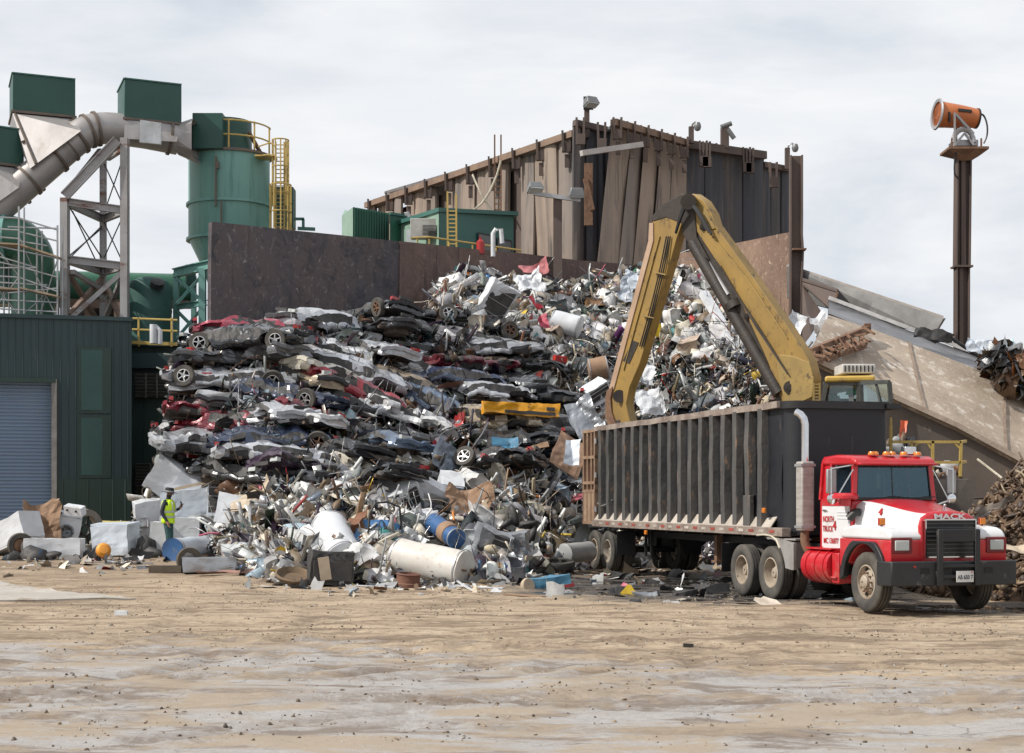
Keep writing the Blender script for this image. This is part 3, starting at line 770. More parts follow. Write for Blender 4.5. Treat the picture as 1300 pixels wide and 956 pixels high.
# yellow ladder up the cabin
T = Thing('ladder', 'yellow steel ladder leaning up past the control cabin roof', 'ladder', loc=at(573,315,61.6), world=True)
mb = MB()
for px in (568, 579): mb.beam(at(px,243 if px == 568 else 246,61.6), at(px+.5,322,61.6), .07)
T.part('rail', mb, M_['yellow'])
mb = MB()
for i in range(10): mb.beam(at(568,268+i*5.2,61.6), at(579.5,268+i*5.2,61.6), .05)
T.part('rung', mb, M_['yellow'])
T = Thing('guard_rail', 'thin yellow pipe rail running along the wall top below the control cabin', 'railing', loc=at(590,315,61), world=True)
mb = MB(); mb.tube([at(522,302,60.5), at(545,301,60.6), at(600,309,61.4), at(662,318,62.3)], .035, 6)
for px in (530, 545, 570, 600, 630, 660): 
    Y = 60.5+(px-522)*.013; q = at(px, 303+(px-540)*.13, Y); mb.tube([q, q+Vector((0,0,-1.0))], .03, 6)
T.part('pipe_rail', mb, M_['yellow'])
q = at(610,312,61.2); single('fire_extinguisher', 'small red cylinder standing behind the yellow rail by the cabin windows', 'extinguisher', MB().lathe([(.02,0),(.16,.02),(.16,.5),(.05,.6),(.05,.7),(.02,.7)], 14, M=TRS(q-Vector((0,0,.35)))), pmat('red_enamel', (0.35,0.02,0.02), rough=.35, bmp=0), loc=q, smooth=True)
q = at(768,315,62.2)
hose('hook_lamp', 'small grey floodlight on a bent rod over the left end of the control cabin', [at(520,300,65), at(520,276,65), at(517,272,65), at(514,273,65)], .12, M_['steel'], 'lamp')
q = at(626,306,61.0)
mb = MB(); mb.tube([q+Vector((0,0,-.6)), q+Vector((0,0,.3)), q+Vector((.1,0,.45)), q+Vector((.3,0,.45)), q+Vector((.35,0,-.1))], .09, 10)
single('vent_pipe', 'white bent vent pipe poking up beside the cabin window', 'pipe', mb, M_['white'], loc=q, smooth=True)
# ------------------------------------------------------------------ left plant: dark green building with shutter
Mgb = pmat('dark_green_cladding', (0.020,0.046,0.050), (0.015,0.037,0.041), scale=.8, rough=.5, bmp=.03, stretch=(1,1,.3), c3=(0.05,0.065,0.06), s3=2.0, a3=(.6,.8))
Mgb2 = pmat('glossy_green_panel', (0.012,0.072,0.060), (0.010,0.055,0.047), scale=.5, rough=.25, bmp=.02)
Mgb3 = pmat('black_green_base', (0.012,0.035,0.028), (0.02,0.045,0.035), scale=1, rough=.5, bmp=.05)
Mshut = pmat('blue_grey_shutter', (0.18,0.25,0.35), (0.15,0.21,0.30), scale=.6, rough=.45, bmp=.02, c3=(0.2,0.24,0.28), s3=1.5, a3=(.6,.8), stretch=(1,1,.4))
def bp(px, Y=None):
    # point on the front plane of the green building
    a, b_ = at(0,632,48.0), at(168,632,49.1)
    # intersection of the ray px with line a-b
    k = (px-CX)/F; dx, dy = b_.x-a.x, b_.y-a.y
    t = (k*a.y-a.x)/(dx-k*dy); return Vector((a.x+dx*t, a.y+dy*t, 0))
def bq(px, py, off=0.0):
    p = bp(px); return Vector((p.x+off*.02, p.y-off, CAMH+(HY-py)*p.y/F))
GB = Thing('green_building', 'dark green metal clad building with a blue grey roller shutter at the left edge', 'building', loc=(-13,50,.4), world=True)
ztb = bq(84,405.5).z
pL, pR, pD = bp(-300), bp(167), bp(72)
zd = bq(72,486).z
def vwall(p, q, z0, z1, mb, th=.25, ribs=None):
    d = (q-p); n = Vector((d.y, -d.x, 0)).normalized(); n = n if n.y < 0 else -n
    mb.slab([Vector((p.x,p.y,z0)), Vector((q.x,q.y,z0)), Vector((q.x,q.y,z1)), Vector((p.x,p.y,z1))], -n*th)
    if ribs:
        k = int(d.length/ribs)
        for i in range(k):
            t = (i+.5)/k; c = p.lerp(q, t)+n*.012; mb.box((c.x, c.y, (z0+z1)/2), (.035,.03,z1-z0-.02))
zbase = bq(120,608).z
mb = MB(); vwall(pD, pR, zbase, ztb, mb, ribs=.22); vwall(pL, pD, zd, ztb, mb, ribs=.22)
GB.part('wall', mb, Mgb)
mb = MB(); vwall(pD+Vector((0,-.03,0)), pR+Vector((0,-.03,0)), -.3, zbase, mb, .3, ribs=.33); GB.part('base_wall', mb, Mgb3)
mb = MB(); p = pR.copy(); back = Vector((1.2,10,0))
mb.slab([Vector((p.x,p.y+.02,-.3)), Vector((p.x-2.5,p.y+10,-.3)), Vector((p.x-2.5,p.y+10,ztb)), Vector((p.x,p.y+.02,ztb))], (-.25,0,0)); GB.part('side_wall', mb, Mgb)
mb = MB(); mb.slab([Vector((pL.x,pL.y-.08,ztb)), Vector((pR.x+.05,pR.y-.08,ztb)), Vector((pR.x-2.45,pR.y+10,ztb)), Vector((pL.x,pL.y+10,ztb))], (0,0,.12)); GB.part('roof', mb, Mgb)
# shutter
mb = MB(); a = bp(-80)+Vector((0,.35,0)); b_ = pD+Vector((-.0,.35,0)); P = []
z = .2
while z < zd:
    P.append([Vector((a.x,a.y,z)), Vector((b_.x,b_.y,z))]); P.append([Vector((a.x,a.y-.035,z+.04)), Vector((b_.x,b_.y-.035,z+.04))]); P.append([Vector((a.x,a.y-.035,z+.07)), Vector((b_.x,b_.y-.035,z+.07))]); P.append([Vector((a.x,a.y,z+.10)), Vector((b_.x,b_.y,z+.10))]); z += .11
mb.grid(P); GB.part('roller_shutter', mb, Mshut)
mb = MB(); q = pD; mb.box((q.x-.05, q.y-.03, zd/2+.1), (.16,.16,zd)); GB.part('door_jamb', mb, pmat('pale_jamb', (0.2,0.19,0.185)))
q0, q1 = bp(-80), pD; mb = MB(); mb.beam(Vector((q0.x,q0.y-.05,zd+.06)), Vector((q1.x,q1.y-.05,zd+.06)), .12, .14); GB.part('lintel', mb, Mgb3)
for (y0, y1) in ((441,524.5), (527,607)):
    a, b_ = bp(100), bp(141.5); z1, z0 = bq(120,y0).z, bq(120,y1).z
    f = GB.part('window', MB().slab([Vector((a.x,a.y-.05,z0)), Vector((b_.x,b_.y-.05,z0)), Vector((b_.x,b_.y-.05,z1)), Vector((a.x,a.y-.05,z1))], (0,.12,0)), Mgb3)
    a2, b2 = a+Vector((.09,-.065,0)), b_+Vector((-.09,-.065,0))
    GB.part('pane', MB().slab([Vector((a2.x,a2.y,z0+.09)), Vector((b2.x,b2.y,z0+.09)), Vector((b2.x,b2.y,z1-.09)), Vector((a2.x,a2.y,z1-.09))], (0,.05,0)), Mgb2, parent=f)
# recessed bay to the right
RB = Thing('green_building', 'recessed dark green block with louvres between the shutter building and the car stack', 'building', loc=(-12.5,53,.4), world=True)
Y = 53.0
a, b_ = at(160,632,Y), at(300,632,Y); zt = at(0,440,Y).z
mb = MB(); vwall(Vector((a.x,Y,0)), Vector((b_.x,Y,0)), -.3, zt, mb, ribs=.4); RB.part('wall', mb, Mgb3)
mb = MB(); mb.slab([Vector((a.x,Y-.15,zt)), Vector((b_.x,Y-.15,zt)), Vector((b_.x,Y+8,zt)), Vector((a.x,Y+8,zt))], (0,0,.15)); RB.part('roof', mb, Mgb)
mb = MB(); mb.beam(at(164,458,Y-.2), at(300,458,Y-.2), .2, .5); RB.part('band', mb, Mgb)
for (x0, x1, y0, y1) in ((171,214,474,505), (171,232,588,632)):
    f = RB.part('louvre', MB().box(at((x0+x1)/2,(y0+y1)/2,Y-.1), ((x1-x0)*Y/F, .1, (y1-y0)*Y/F)), M_['black'])
    mb = MB(); n = int((y1-y0)/4)
    for i in range(n):
        p = at((x0+x1)/2, y0+(i+.5)*(y1-y0)/n, Y-.2); mb.box((0,0,0), ((x1-x0-2)*Y/F, .02, .10), M=TRS(p, (R(40),0,0)))
    for k in (.33,.66): mb.box(at(x0+(x1-x0)*k,(y0+y1)/2,Y-.27), (.05,.03,(y1-y0)*Y/F))
    RB.part('slats', mb, pmat('louvre_grey', (0.12,0.12,0.115)), parent=f)
T = Thing('guard_rail', 'yellow guard rail with kick plate on the roof between the two green buildings', 'railing', loc=at(190,440,52.7), world=True)
mb = MB()
for y in (404,418): mb.tube([at(150,y-.5,52.8), at(225,y+2.5,52.8)], .035, 6)
for px in (176, 218): mb.tube([at(px,403.5,52.8), at(px,440,52.8)], .035, 6)
T.part('pipe_rail', mb, M_['yellow'])
mb = MB(); mb.beam(at(150,434,52.7), at(225,437,52.7), .04, .11); T.part('kick_plate', mb, M_['yellow'])
q = at(203,437,52.4)
mb = MB(); mb.tube([q, at(203,420,52.4), at(200,417,52.4), at(194,417,52.4)], .09, 10); mb.tube([at(195,412,52.4), at(195,436,52.4)], .13, 10)
single('vent_pipe', 'white elbow vent pipe standing on the roof behind the yellow rail', 'pipe', mb, M_['white'], loc=q, smooth=True)

# ------------------------------------------------------------------ duct, hoppers, tower, cyclone, tanks
Mduct = pmat('dull_silver_duct', (0.40,0.38,0.37), (0.30,0.28,0.275), scale=1.0, rough=.48, metal=.45, bmp=.05, c3=(0.24,0.2,0.17), s3=1.4, a3=(.55,.75), stretch=(1,1,.6))
Mflange = pmat('dark_flange', (0.10,0.085,0.075), (0.16,0.12,0.09), rough=.7)
Mbox = pmat('dark_green_box', (0.018,0.075,0.058), (0.014,0.062,0.05), scale=.8, rough=.45, bmp=.03, c3=(0.04,0.09,0.07), s3=3, a3=(.6,.8))
Mteal = pmat('faded_teal_paint', (0.13,0.29,0.255), (0.165,0.34,0.30), scale=.6, rough=.45, bmp=.03, stretch=(1,1,.25), c3=(0.06,0.17,0.15), s3=2.2, a3=(.52,.75), stretch3=(2,2,.12))
DT = Thing('duct', 'large silver ventilation duct rising from lower left and bending across to the green cyclone', 'duct', loc=at(60,215,58), world=True)
path = [(-70,321,56.2),(0,260.5,57),(53,214.5,57.5),(98,175.5,58),(112,166.5,58.2),(128,163.0,58.4),(146,163.5,58.6),(168,166.5,58.8),(188,169.5,59),(226,177,59.4)]
pts = [at(*p) for p in path]; rad = .58
def catmull(ps, n=5):
    out = []
    for i in range(len(ps)-1):
        p0 = ps[max(i-1,0)]; p1 = ps[i]; p2 = ps[i+1]; p3 = ps[min(i+2,len(ps)-1)]
        for k in range(n):
            t = k/n; out.append(.5*((2*p1)+(p2-p0)*t+(2*p0-5*p1+4*p2-p3)*t*t+(3*p1-p0-3*p2+p3)*t**3))
    return out+[ps[-1]]
sm_ = catmull(pts, 3)
DT.part('pipe', MB().tube(sm_, rad, 28), Mduct, smooth=True)
for i in [2, 5, 7, 9, 12, 14, 16, 18, 20, 22, 24, 25, 26]:
    d = (sm_[min(i+1,len(sm_)-1)]-sm_[i-1]).normalized(); p = sm_[i]
    if i in (16, 18, 20, 22, 24, 25): continue
    mb = MB(); M = axM(p-d*.05, p+d); mb.lathe([(rad,0),(rad+.07,0),(rad+.07,.1),(rad,.1)], 28, M=M, closed=True); DT.part('flange', mb, Mflange, smooth=True)
for px, py in ((40,226),(84,187),(22,242),(70,200)):
    p = at(px, py, 57.6); d = (pts[2]-pts[1]).normalized(); mb = MB(); mb.lathe([(rad,0),(rad+.06,0),(rad+.06,.08),(rad,.08)], 28, M=axM(p, p+d), closed=True); DT.part('flange', mb, Mflange)
# transition to the cyclone
mb = MB(); p = pts[-1]; ring = []
e1 = []; e2 = []
for k in range(16):
    t = 2*math.pi*(k+.5)/16; e1.append(p+Vector((0, math.cos(t)*rad, math.sin(t)*rad)))
    c, s_ = math.cos(t), math.sin(t); m_ = max(abs(c), abs(s_)); q = at(249,179.5,59.8); e2.append(q+Vector((0, c/m_*.85, s_/m_*.74)))
mb.grid([e1+[e1[0]], e2+[e2[0]]]); DT.part('transition_piece', mb, Mduct)
# hoppers
def frust(top, bot, mb): mb.add(top+bot, [(0,1,5,4),(1,2,6,5),(2,3,7,6),(3,0,4,7),(3,2,1,0),(4,5,6,7)]); return mb
def boxpts(px0, px1, py, Y, dx, dy, depth=1.7):
    a = at(px0, py, Y); b_ = a+Vector(((px1-px0)*Y/F, .55, 0)); return [a, b_, b_+Vector((dx, depth, 0)), a+Vector((dx, depth, 0))]
def green_box(label, x0, x1, y0, y1, Y, left):
    T = Thing('intake_box', label, 'box', loc=at(x0,y1,Y), world=True)
    a = at(x0,y0,Y); w_ = (x1-x0)*Y/F; h = (y1-y0)*Y/F
    b_ = a+Vector((w_, .9, -.0)); c = b_+Vector((-.55,1.9,0)); d = a+Vector((-.75,2.0,0)); dn = Vector((0,0,-h))
    T.part('body', MB().add([a,b_,c,d,a+dn,b_+dn,c+dn,d+dn], [(0,1,2,3),(7,6,5,4),(0,4,5,1),(1,5,6,2),(2,6,7,3),(3,7,4,0)]), Mbox, bevel=.02)
    mb = MB()
    for p, q in ((a,b_),(b_,c),(a,d)):
        mb.beam(p+dn, q+dn, .1, .09)
    T.part('bottom_rim', mb, Mflange)
    mb = MB(); mb.beam(a+Vector((0,-.0,.02)), b_+Vector((0,0,.02)), .08, .05); mb.beam(a+Vector((0,0,.02)), d+Vector((0,0,.02)), .08, .05); T.part('top_rim', mb, Mg3)
    return [p+dn for p in (a,b_,c,d)]
bb = green_box('dark green box on top of the slanted silver hopper, left of the tower', 16, 87, 93, 141, 57.6, 8)
mb = MB(); ax_d = (pts[2]-pts[1]).normalized()
lo_ = [at(38,214,56.5), at(103,166,57.0), at(100,160,58.6), at(38,208,58.3)]
frust([p+Vector((0,0,-.08)) for p in bb], lo_, mb); DT.part('hopper', mb, Mduct)
mb = MB(); a = bb[0].lerp(lo_[0], .55)+Vector((0,-.05,0)); b_ = bb[1].lerp(lo_[1], .1)+Vector((0,-.05,0)); mb.beam(a, b_, .06, .07)
a = bb[0]+Vector((.1,-.05,-.1)); mb.beam(a, lo_[0].lerp(lo_[1], .12)+Vector((0,-.06,0)), .06, .07); DT.part('seam_angle', mb, Mflange)
bb = green_box('dark green box with scuffed rim on the level duct beside the cyclone', 158, 224, 100, 150, 58.2, 148)
mb = MB(); lo_ = [at(158,176,58.0), at(224,180,58.6), at(224,180,59.8), at(158,176,59.4)]
frust([p+Vector((0,0,-.08)) for p in bb], lo_, mb); DT.part('hopper', mb, Mduct)
mb = MB(); mb.slab([at(178,152,57.9), at(205,156,58.1), at(204,183,58.1), at(177,180.5,57.9)], (0,.14,0)); DT.part('access_panel', mb, pmat('pale_zinc', (0.62,0.64,0.66), rough=.4, metal=.2))
bb = green_box('dark green box cut off by the left edge of the picture', -22, 19.5, 158, 205, 56.5, 0)
mb = MB(); frust([p+Vector((0,0,-.08)) for p in bb], [at(-10,262,56.2), at(24,238,56.4), at(24,238,57.3), at(-10,262,57.2)], mb); DT.part('hopper', mb, Mduct)
# steel tower
TT = Thing('steel_tower', 'tapering silver and rust steel trestle tower carrying the duct', 'tower', loc=at(120,405,57), world=True)
Mtw = pmat('tower_silver', (0.36,0.35,0.35), (0.26,0.24,0.235), scale=1.2, rough=.55, metal=.3, bmp=.08, c3=(0.16,0.08,0.06), s3=1.1, a3=(.56,.62), stretch3=(.4,.4,1.4))
Mtr = pmat('tower_rust', (0.17,0.11,0.09), (0.25,0.18,0.14), scale=2, rough=.8)
zb_ = -.2
def col_(px, pyt, Y, w_=.3):
    q = at(px, pyt, Y); mb = MB(); mb.ibeam((q.x,q.y,zb_), q, w_*.75, w_, .045, up=(0,1,0)); mb.beam((q.x+w_*.36,q.y,zb_), (q.x+w_*.36,q.y,q.z), .03, w_*.8, up=(0,1,0)); TT.part('post', mb, Mtw)
col_(82.5, 252, 56.0, .34); col_(158.5, 176, 56.4, .34); col_(131, 200, 58.8, .26)
TLs = [(at(82.5,y0,56.0), at(158.5,y1,56.4), at(131,y2,58.8)) for (y0,y1,y2) in ((256,267,278), (329,338,345))]
for (p, q, r_) in TLs:
    for a, b_ in ((p,q),(p,r_),(q,r_)):
        mb = MB(); mb.ibeam(a, b_, .18, .24, .035); TT.part('cross_beam', mb, Mtw)
for (a, b_, w_) in ((at(82,249,55.8), at(149,178,56.2), .3), (at(86,245,56.9), at(128,192,58.6), .2), (at(160,185,56.5), at(137,200,58.6), .2)):
    mb = MB(); mb.ibeam(a, b_, w_*.8, w_, .04); TT.part('top_brace', mb, Mtw)
mb = MB()
for (x0,y0,Y0,x1,y1,Y1) in ((86,260,56,131,330,58.8),(88,328,56,131,285,58.8),(131,280,58.8,158,338,56.4),(158,270,56.4,131,330,58.8),(131,205,58.8,158,265,56.4),(158,195,56.4,133,268,58.8),(92,268,56,125,338,58.2),(84,328,56.1,129,290,58.5)):
    mb.beam(at(x0,y0,Y0), at(x1,y1,Y1), .035)
TT.part('tie_rods', mb, M_['black'])
for (x0,y0,Y0,x1,y1,Y1) in ((86,345,56,124,408,58.8),(156,345,56.4,92,402,56),(156,350,56.4,133,405,58.6),(131,352,58.8,88,400,56),(92,345,56,135,372,58.8),(134,362,58.8,154,405,56.4)):
    mb = MB(); mb.beam(at(x0,y0,Y0), at(x1,y1,Y1), .16, .16); TT.part('brace', mb, Mtr if x0 % 4 else Mtw)
# cyclone
CY = 61.8
CT2 = Thing('cyclone', 'tall green cylindrical dust cyclone with conical bottom beside the steel tower', 'cyclone', loc=at(291,430,CY), world=True)
cx_ = at(291,430,CY); r_c = 51*CY/F
def zz(py): return CAMH+(HY-py)*CY/F
mb = MB(); mb.lathe([(.02,zz(199)),(r_c*.7,zz(198)),(r_c,zz(200)),(r_c,zz(305)),(r_c*.62,zz(345)),(r_c*.28,zz(400)),(.3,zz(430))], 44, M=TRS((cx_.x,cx_.y,0)))
CT2.part('body', mb, Mteal, smooth=True)
for y in (200, 262, 306):
    mb = MB(); z = zz(y); mb.lathe([(r_c-.01,z-.05),(r_c+.09,z-.05),(r_c+.09,z+.05),(r_c-.01,z+.05)], 44, closed=True, M=TRS((cx_.x,cx_.y,0))); CT2.part('ring', mb, Mteal if y != 200 else Mflange, smooth=True)
mb = MB(); z0, z1 = zz(203), zz(156)
hx = at(283,180,CY-1.0)
mb.lathe([(.02,zz(156)),(.95,zz(157)),(.97,zz(200))], 30, M=TRS((cx_.x-.05,cx_.y-.2,0)))
CT2.part('head', mb, Mbox, smooth=True)
mb = MB(); mb.box((hx.x-.45,cx_.y-.95,(zz(157)+zz(201))/2), (1.15,1.6,zz(157)-zz(201))); CT2.part('inlet_box', mb, Mbox, bevel=.02)
mb = MB(); mb.beam(at(274,198,60.1), at(274,262,60.1), .06, .1); mb.beam(at(276,205,60.1), at(276,214,60.1), .12, .12); mb.beam(at(281,255,60.1), at(281,282,60.1), .06); CT2.part('seam', mb, Mflange)
# pale band on body right: a welded cover sheet
# rails round the head
mb = MB()
for zt_ in (164, 182):
    pp = []
    for k in range(26):
        t = R(205+k*6.2); rr_ = r_c*1.02; pp.append(Vector((cx_.x+math.cos(t)*rr_, cx_.y+math.sin(t)*rr_, zz(zt_)-.0)))
    mb.tube(pp, .035, 6)
for k in (0, 6, 12, 18, 24): 
    t = R(205+k*6.2); q = Vector((cx_.x+math.cos(t)*r_c*1.02, cx_.y+math.sin(t)*r_c*1.02, 0)); mb.tube([(q.x,q.y,zz(201)), (q.x,q.y,zz(163))], .035, 6)
T = Thing('guard_rail', 'curved yellow pipe railing round the top of the green cyclone', 'railing', loc=at(291,198,CY), world=True); T.part('pipe_rail', mb, M_['yellow'])
mb = MB(); mb.beam(at(316,168,61), at(334,200,61.6), .13, .1); CT2.part('stay', mb, M_['rust'])
# caged ladder
T = Thing('caged_ladder', 'yellow safety cage ladder running up the right side of the cyclone', 'ladder', loc=at(356,300,60.8), world=True)
def cage(xc, y0, y1, r_, Y):
    mb = MB(); q = at(xc, y0, Y); zt_, zl = q.z, at(xc,y1,Y).z
    z = zt_
    while z > zl:
        pp = [Vector((q.x+math.cos(R(a))*r_, q.y+math.sin(R(a))*r_, z)) for a in range(-200, 41, 20)]; mb.tube(pp, .03, 5); z -= 1.02
    for a in (-200,-160,-120,-80,-40,0,40): mb.beam((q.x+math.cos(R(a))*r_, q.y+math.sin(R(a))*r_, zl), (q.x+math.cos(R(a))*r_, q.y+math.sin(R(a))*r_, zt_), .05, .03)
    return mb
T.part('cage', cage(356,178,262,.31,60.6), M_['yellow']); T.part('cage', cage(356,235,296,.40,60.2), M_['yellow'])
mb = MB()
for px in (350,361): mb.beam(at(px,180,60.9), at(px,300,60.9), .06)
for i in range(22): mb.beam(at(350,184+i*5.2,60.9), at(361,184+i*5.2,60.9), .035)
T.part('ladder', mb, M_['yellow'])
mb = MB(); mb.box(at(338,200,60.8), (.75,.8,.06)); mb.tube([at(328,186,60.5), at(343,181,60.3), at(350,186,60.3)], .03, 6); mb.tube([at(328,198,60.5), at(343,196,60.3)], .03, 6); T.part('landing', mb, M_['yellow'])
q = at(362,265,63); mb = MB(); mb.box(q, (.75,.8,1.6)); single('cable_cabinet', 'small dark green cabinet behind the yellow caged ladder', 'cabinet', mb, Mbox, loc=q, bevel=.02)
mb = MB(); mb.beam(at(372,278,61), at(386,278,61), .1); mb.beam(at(385,278,61), at(385,292,61), .1); mb.beam(at(378,290,61), at(400,291,61), .12)
single('davit_bracket', 'small dark green bracket frame standing behind the wall top beside the cyclone', 'bracket', mb, Mg3, loc=at(385,292,61))
# green support frame of the cyclone
T = Thing('support_frame', 'green steel frame with diagonal bracing below the cyclone cone', 'frame', loc=at(244,430,59), world=True)
mb = MB(); A0, A1, A2 = at(221,347,59.0), at(268,335.5,58.0), at(292,346,61.5)
for q, w_ in ((A0+Vector((.08,0,0)), .2), (at(257,341,58.2), .24), (at(246,350,61.8), .18)): mb.ibeam((q.x,q.y,0), q, w_, w_, .04, up=(0,1,0))
T.part('post', mb, Mteal)
mb = MB(); mb.ibeam(A0, A1, .22, .3, .04)
T.part('cross_beam', mb, Mteal)
for y in (388, 430): T.part('cross_beam', MB().ibeam(at(222,y+2,59), at(262,y-4,58.1), .15, .18, .03), Mteal)
mb = MB()
for (x0,y0,x1,y1) in ((224,352,258,384),(256,350,224,386),(224,394,258,428),(256,392,224,430)): mb.beam(at(x0,y0,58.9), at(x1,y1,58.3), .1)
T.part('brace', mb, Mteal)
mb = MB(); q = at(242,345,60); mb.lathe([(.02,-.6),(.2,-.6),(.2,.25),(.02,.25)], 14, M=TRS(q)); T.part('motor', mb, Mbox, smooth=True)
# round tank, long green pipe, big drum
T = Thing('storage_tank', 'upright round dark green tank with domed lid and a manhole between tower and cyclone', 'tank', loc=at(190,430,58), world=True)
q = at(190,400,58); r_ = 27.5*58/F
def z8(py): return CAMH+(HY-py)*58/F
mb = MB(); pr = [(.02,z8(351)),(r_*.5,z8(353)),(r_*.85,z8(358)),(r_,z8(366))]+[(r_+(.02 if k % 2 else 0), z8(366)-(k+1)*.14) for k in range(60)]
pr = [p for p in pr if p[1] > 0]; mb.lathe(pr, 36, M=TRS((q.x,q.y,0))); T.part('body', mb, pmat('ribbed_green', (0.03,0.10,0.085), (0.02,0.07,0.06), scale=2, rough=.6, c3=(0.12,0.14,0.12), s3=3, a3=(.62,.75)), smooth=True)
mb = MB(); qq = at(200,360,57.2); mb.lathe([(.02,.1),(.24,.08),(.26,-.1)], 16, M=TRS(qq, (R(35),R(20),0))); T.part('manhole', mb, M_['black'], smooth=True)
T = Thing('process_pipe', 'long horizontal green pipe running behind the steel tower and scaffold', 'pipe', loc=at(110,365,61), world=True)
mb = MB(); mb.tube([at(62,364,60.5), at(150,366,61.5), at(245,368,62.5)], .62, 24); T.part('pipe', mb, pmat('mid_green_pipe', (0.05,0.16,0.10), (0.04,0.13,0.085), rough=.4, bmp=.02), smooth=True)
mb = MB(); mb.beam(at(60,385,60), at(245,387,62), .3, .3)
for px in (70,112,150): mb.ibeam(at(px,384,60.6), (at(px,384,60.6).x,60.6,0), .25, .25, .04, up=(0,1,0))
T.part('pipe_bridge', mb, Mtr)
T = Thing('green_duct', 'fat green duct elbow behind the scaffolding at the left edge', 'duct', loc=at(20,330,56.5), world=True)
pp = catmull([at(-60,290,56.4), at(0,300,57), at(22,304,57.3), at(38,320,57.6), at(42,345,57.8), at(42,420,57.8)], 5)
Mpg = pmat('bottle_green_pipe', (0.04,0.13,0.085), (0.055,0.16,0.11), rough=.35, bmp=.02)
T.part('pipe', MB().tube(pp, .78, 26), Mpg, smooth=True)
mb = MB(); mb.lathe([(.78,0),(.88,0),(.88,.12),(.78,.12)], 26, M=axM(at(6,301,57.05), at(40,302,57.1)), closed=True); T.part('flange', mb, Mteal)
T.part('housing', MB().box(at(10,350,58.3), (2.6,1.2,2.2)), Mbox, bevel=.03)
# pale building behind
T = Thing('far_shed', 'pale rounded roof of a far building glimpsed behind the tower legs', 'building', loc=at(115,400,75), world=True)
pp = [(at(88,410,75), at(88,410,83))]
mb = MB(); rows = []
for k in range(13):
    t = k/12; x = 86+(160-86)*t; y = 408-26*math.sin(math.pi*min(1, t*1.0)); rows.append([at(x,y,75), at(x,y,75)+Vector((0,9,0))])
mb.grid(rows); T.part('roof', mb, pmat('pale_far_roof', (0.5,0.5,0.5)))
mb = MB(); a, b_ = at(88,405,75.2), at(160,405,75.2); mb.slab([a, b_, Vector((b_.x,b_.y,0)), Vector((a.x,a.y,0))], (0,8,0)); T.part('wall', mb, pmat('pale_far_wall', (0.4,0.4,0.4)))
# scaffolding
Mscaf = pmat('scaffold_tube', (0.42,0.43,0.44), (0.3,0.3,0.3), rough=.4, metal=.6, bmp=0)
T = Thing('scaffolding', 'grey tube scaffolding with plank decks wrapped round the green duct', 'scaffold', loc=at(35,405,55), world=True)
mb = MB(); cols = [(-14,55.0),(24,54.6),(47,56.5),(73,54.9),(5,57.5)]; tops = [270,262,292,286,275]
for (px, Y), t in zip(cols, tops):
    q = at(px, t, Y); mb.tube([q, (q.x,q.y,3)], .035, 6)
    mb.tube([q+Vector((.12,.2,0)), (q.x+.12,q.y+.2,3)], .03, 6)
T.part('standards', mb, Mscaf)
mb = MB()
for (x0,y0,x1,y1) in ((24,277,73,292),(24,294,73,306),(-14,275,24,277),(24,292,-14,290),(-14,330,24,338),(24,338,73,352),(-14,350,24,352),(24,352,73,370),(-14,310,24,318),(24,318,73,328),(0,326,47,340),(24,366,73,376),(-14,362,24,368),(10,288,73,290),(-10,340,47,340),(-14,380,73,384),(0,392,73,396),(-14,300,24,303),(24,306,60,312),(-10,358,60,362),(10,372,73,366)):
    mb.tube([at(x0,y0,54.8), at(x1,y1,54.9)], .028, 6)
T.part('ledgers', mb, Mscaf)
mb = MB()
for (x0,y0,x1,y1) in ((-14,352,24,400),(24,352,-14,400),(24,300,47,352),(73,330,50,402),(24,404,60,372),(0,320,24,350),(47,352,73,404),(-14,405,10,368)):
    mb.tube([at(x0,y0,55.2), at(x1,y1,55.3)], .025, 6)
T.part('diagonal_braces', mb, Mscaf)
for (x0,y0,x1,y1) in ((-14,309,24,311),(24,311,73,327),(-14,366,24,368),(24,366,73,377)):
    a, b_ = at(x0,y0,54.7), at(x1,y1,54.8); mb.slab([a, b_, b_+Vector((0,.9,0)), a+Vector((0,.9,0))], (0,0,.06)) if False else T.part('plank_deck', MB().slab([a, b_, b_+Vector((0,.9,0)), a+Vector((0,.9,0))], (0,0,.06)), M_['wood'])
mb = MB()
for px in (45, 55, 62): mb.ibeam((at(px,404,58).x,58,0), at(px,348,58), .25, .25, .04, up=(0,1,0))
T.part('steel_leg', mb, Mtw)

# ------------------------------------------------------------------ right: fog cannon on post
T = Thing('fog_cannon', 'orange dust suppression fan gun on a tall brown steel post against the sky', 'fan', loc=at(1221,560,60), world=True)
FY = 60.0
mb = MB(); q = at(1222.5,195,FY); q2 = at(1221,339,FY); mb.ibeam(q2, q, .50, .5, .05, up=(1,0,0)); mb.box((q.x-.02,q.y,(q.z+q2.z)/2), (.16,.3,q.z-q2.z-.1)); T.part('upper_post', mb, M_['brownsteel'])
mb = MB(); mb.ibeam((q2.x-.03,q2.y,0), q2, .46, .46, .05, up=(1,0,0)); mb.box((q2.x-.05,q2.y,q2.z/2), (.15,.28,q2.z-.1)); mb.box(q2, (.7,.62,.07)); T.part('lower_post', mb, M_['brownsteel'])
mb = MB(); q = at(1224,192,FY); mb.box(q, (1.5,1.3,.09)); mb.add([q+Vector(v) for v in ((-.75,-.6,-.05),(.75,-.6,-.05),(.22,-.2,-.4),(-.22,-.2,-.4),(-.75,.6,-.05),(.75,.6,-.05))], [(0,3,2,1),(4,3,0),(1,2,5)])
for k in (-.6, .5): mb.box(q+Vector((k,-.5,.2)), (.06,.06,.35))
T.part('platform', mb, M_['rust'])
a, b_ = at(1190,145,FY-.12), at(1240,150.5,FY+.05); Mx = axM(a, b_); ln = (b_-a).length
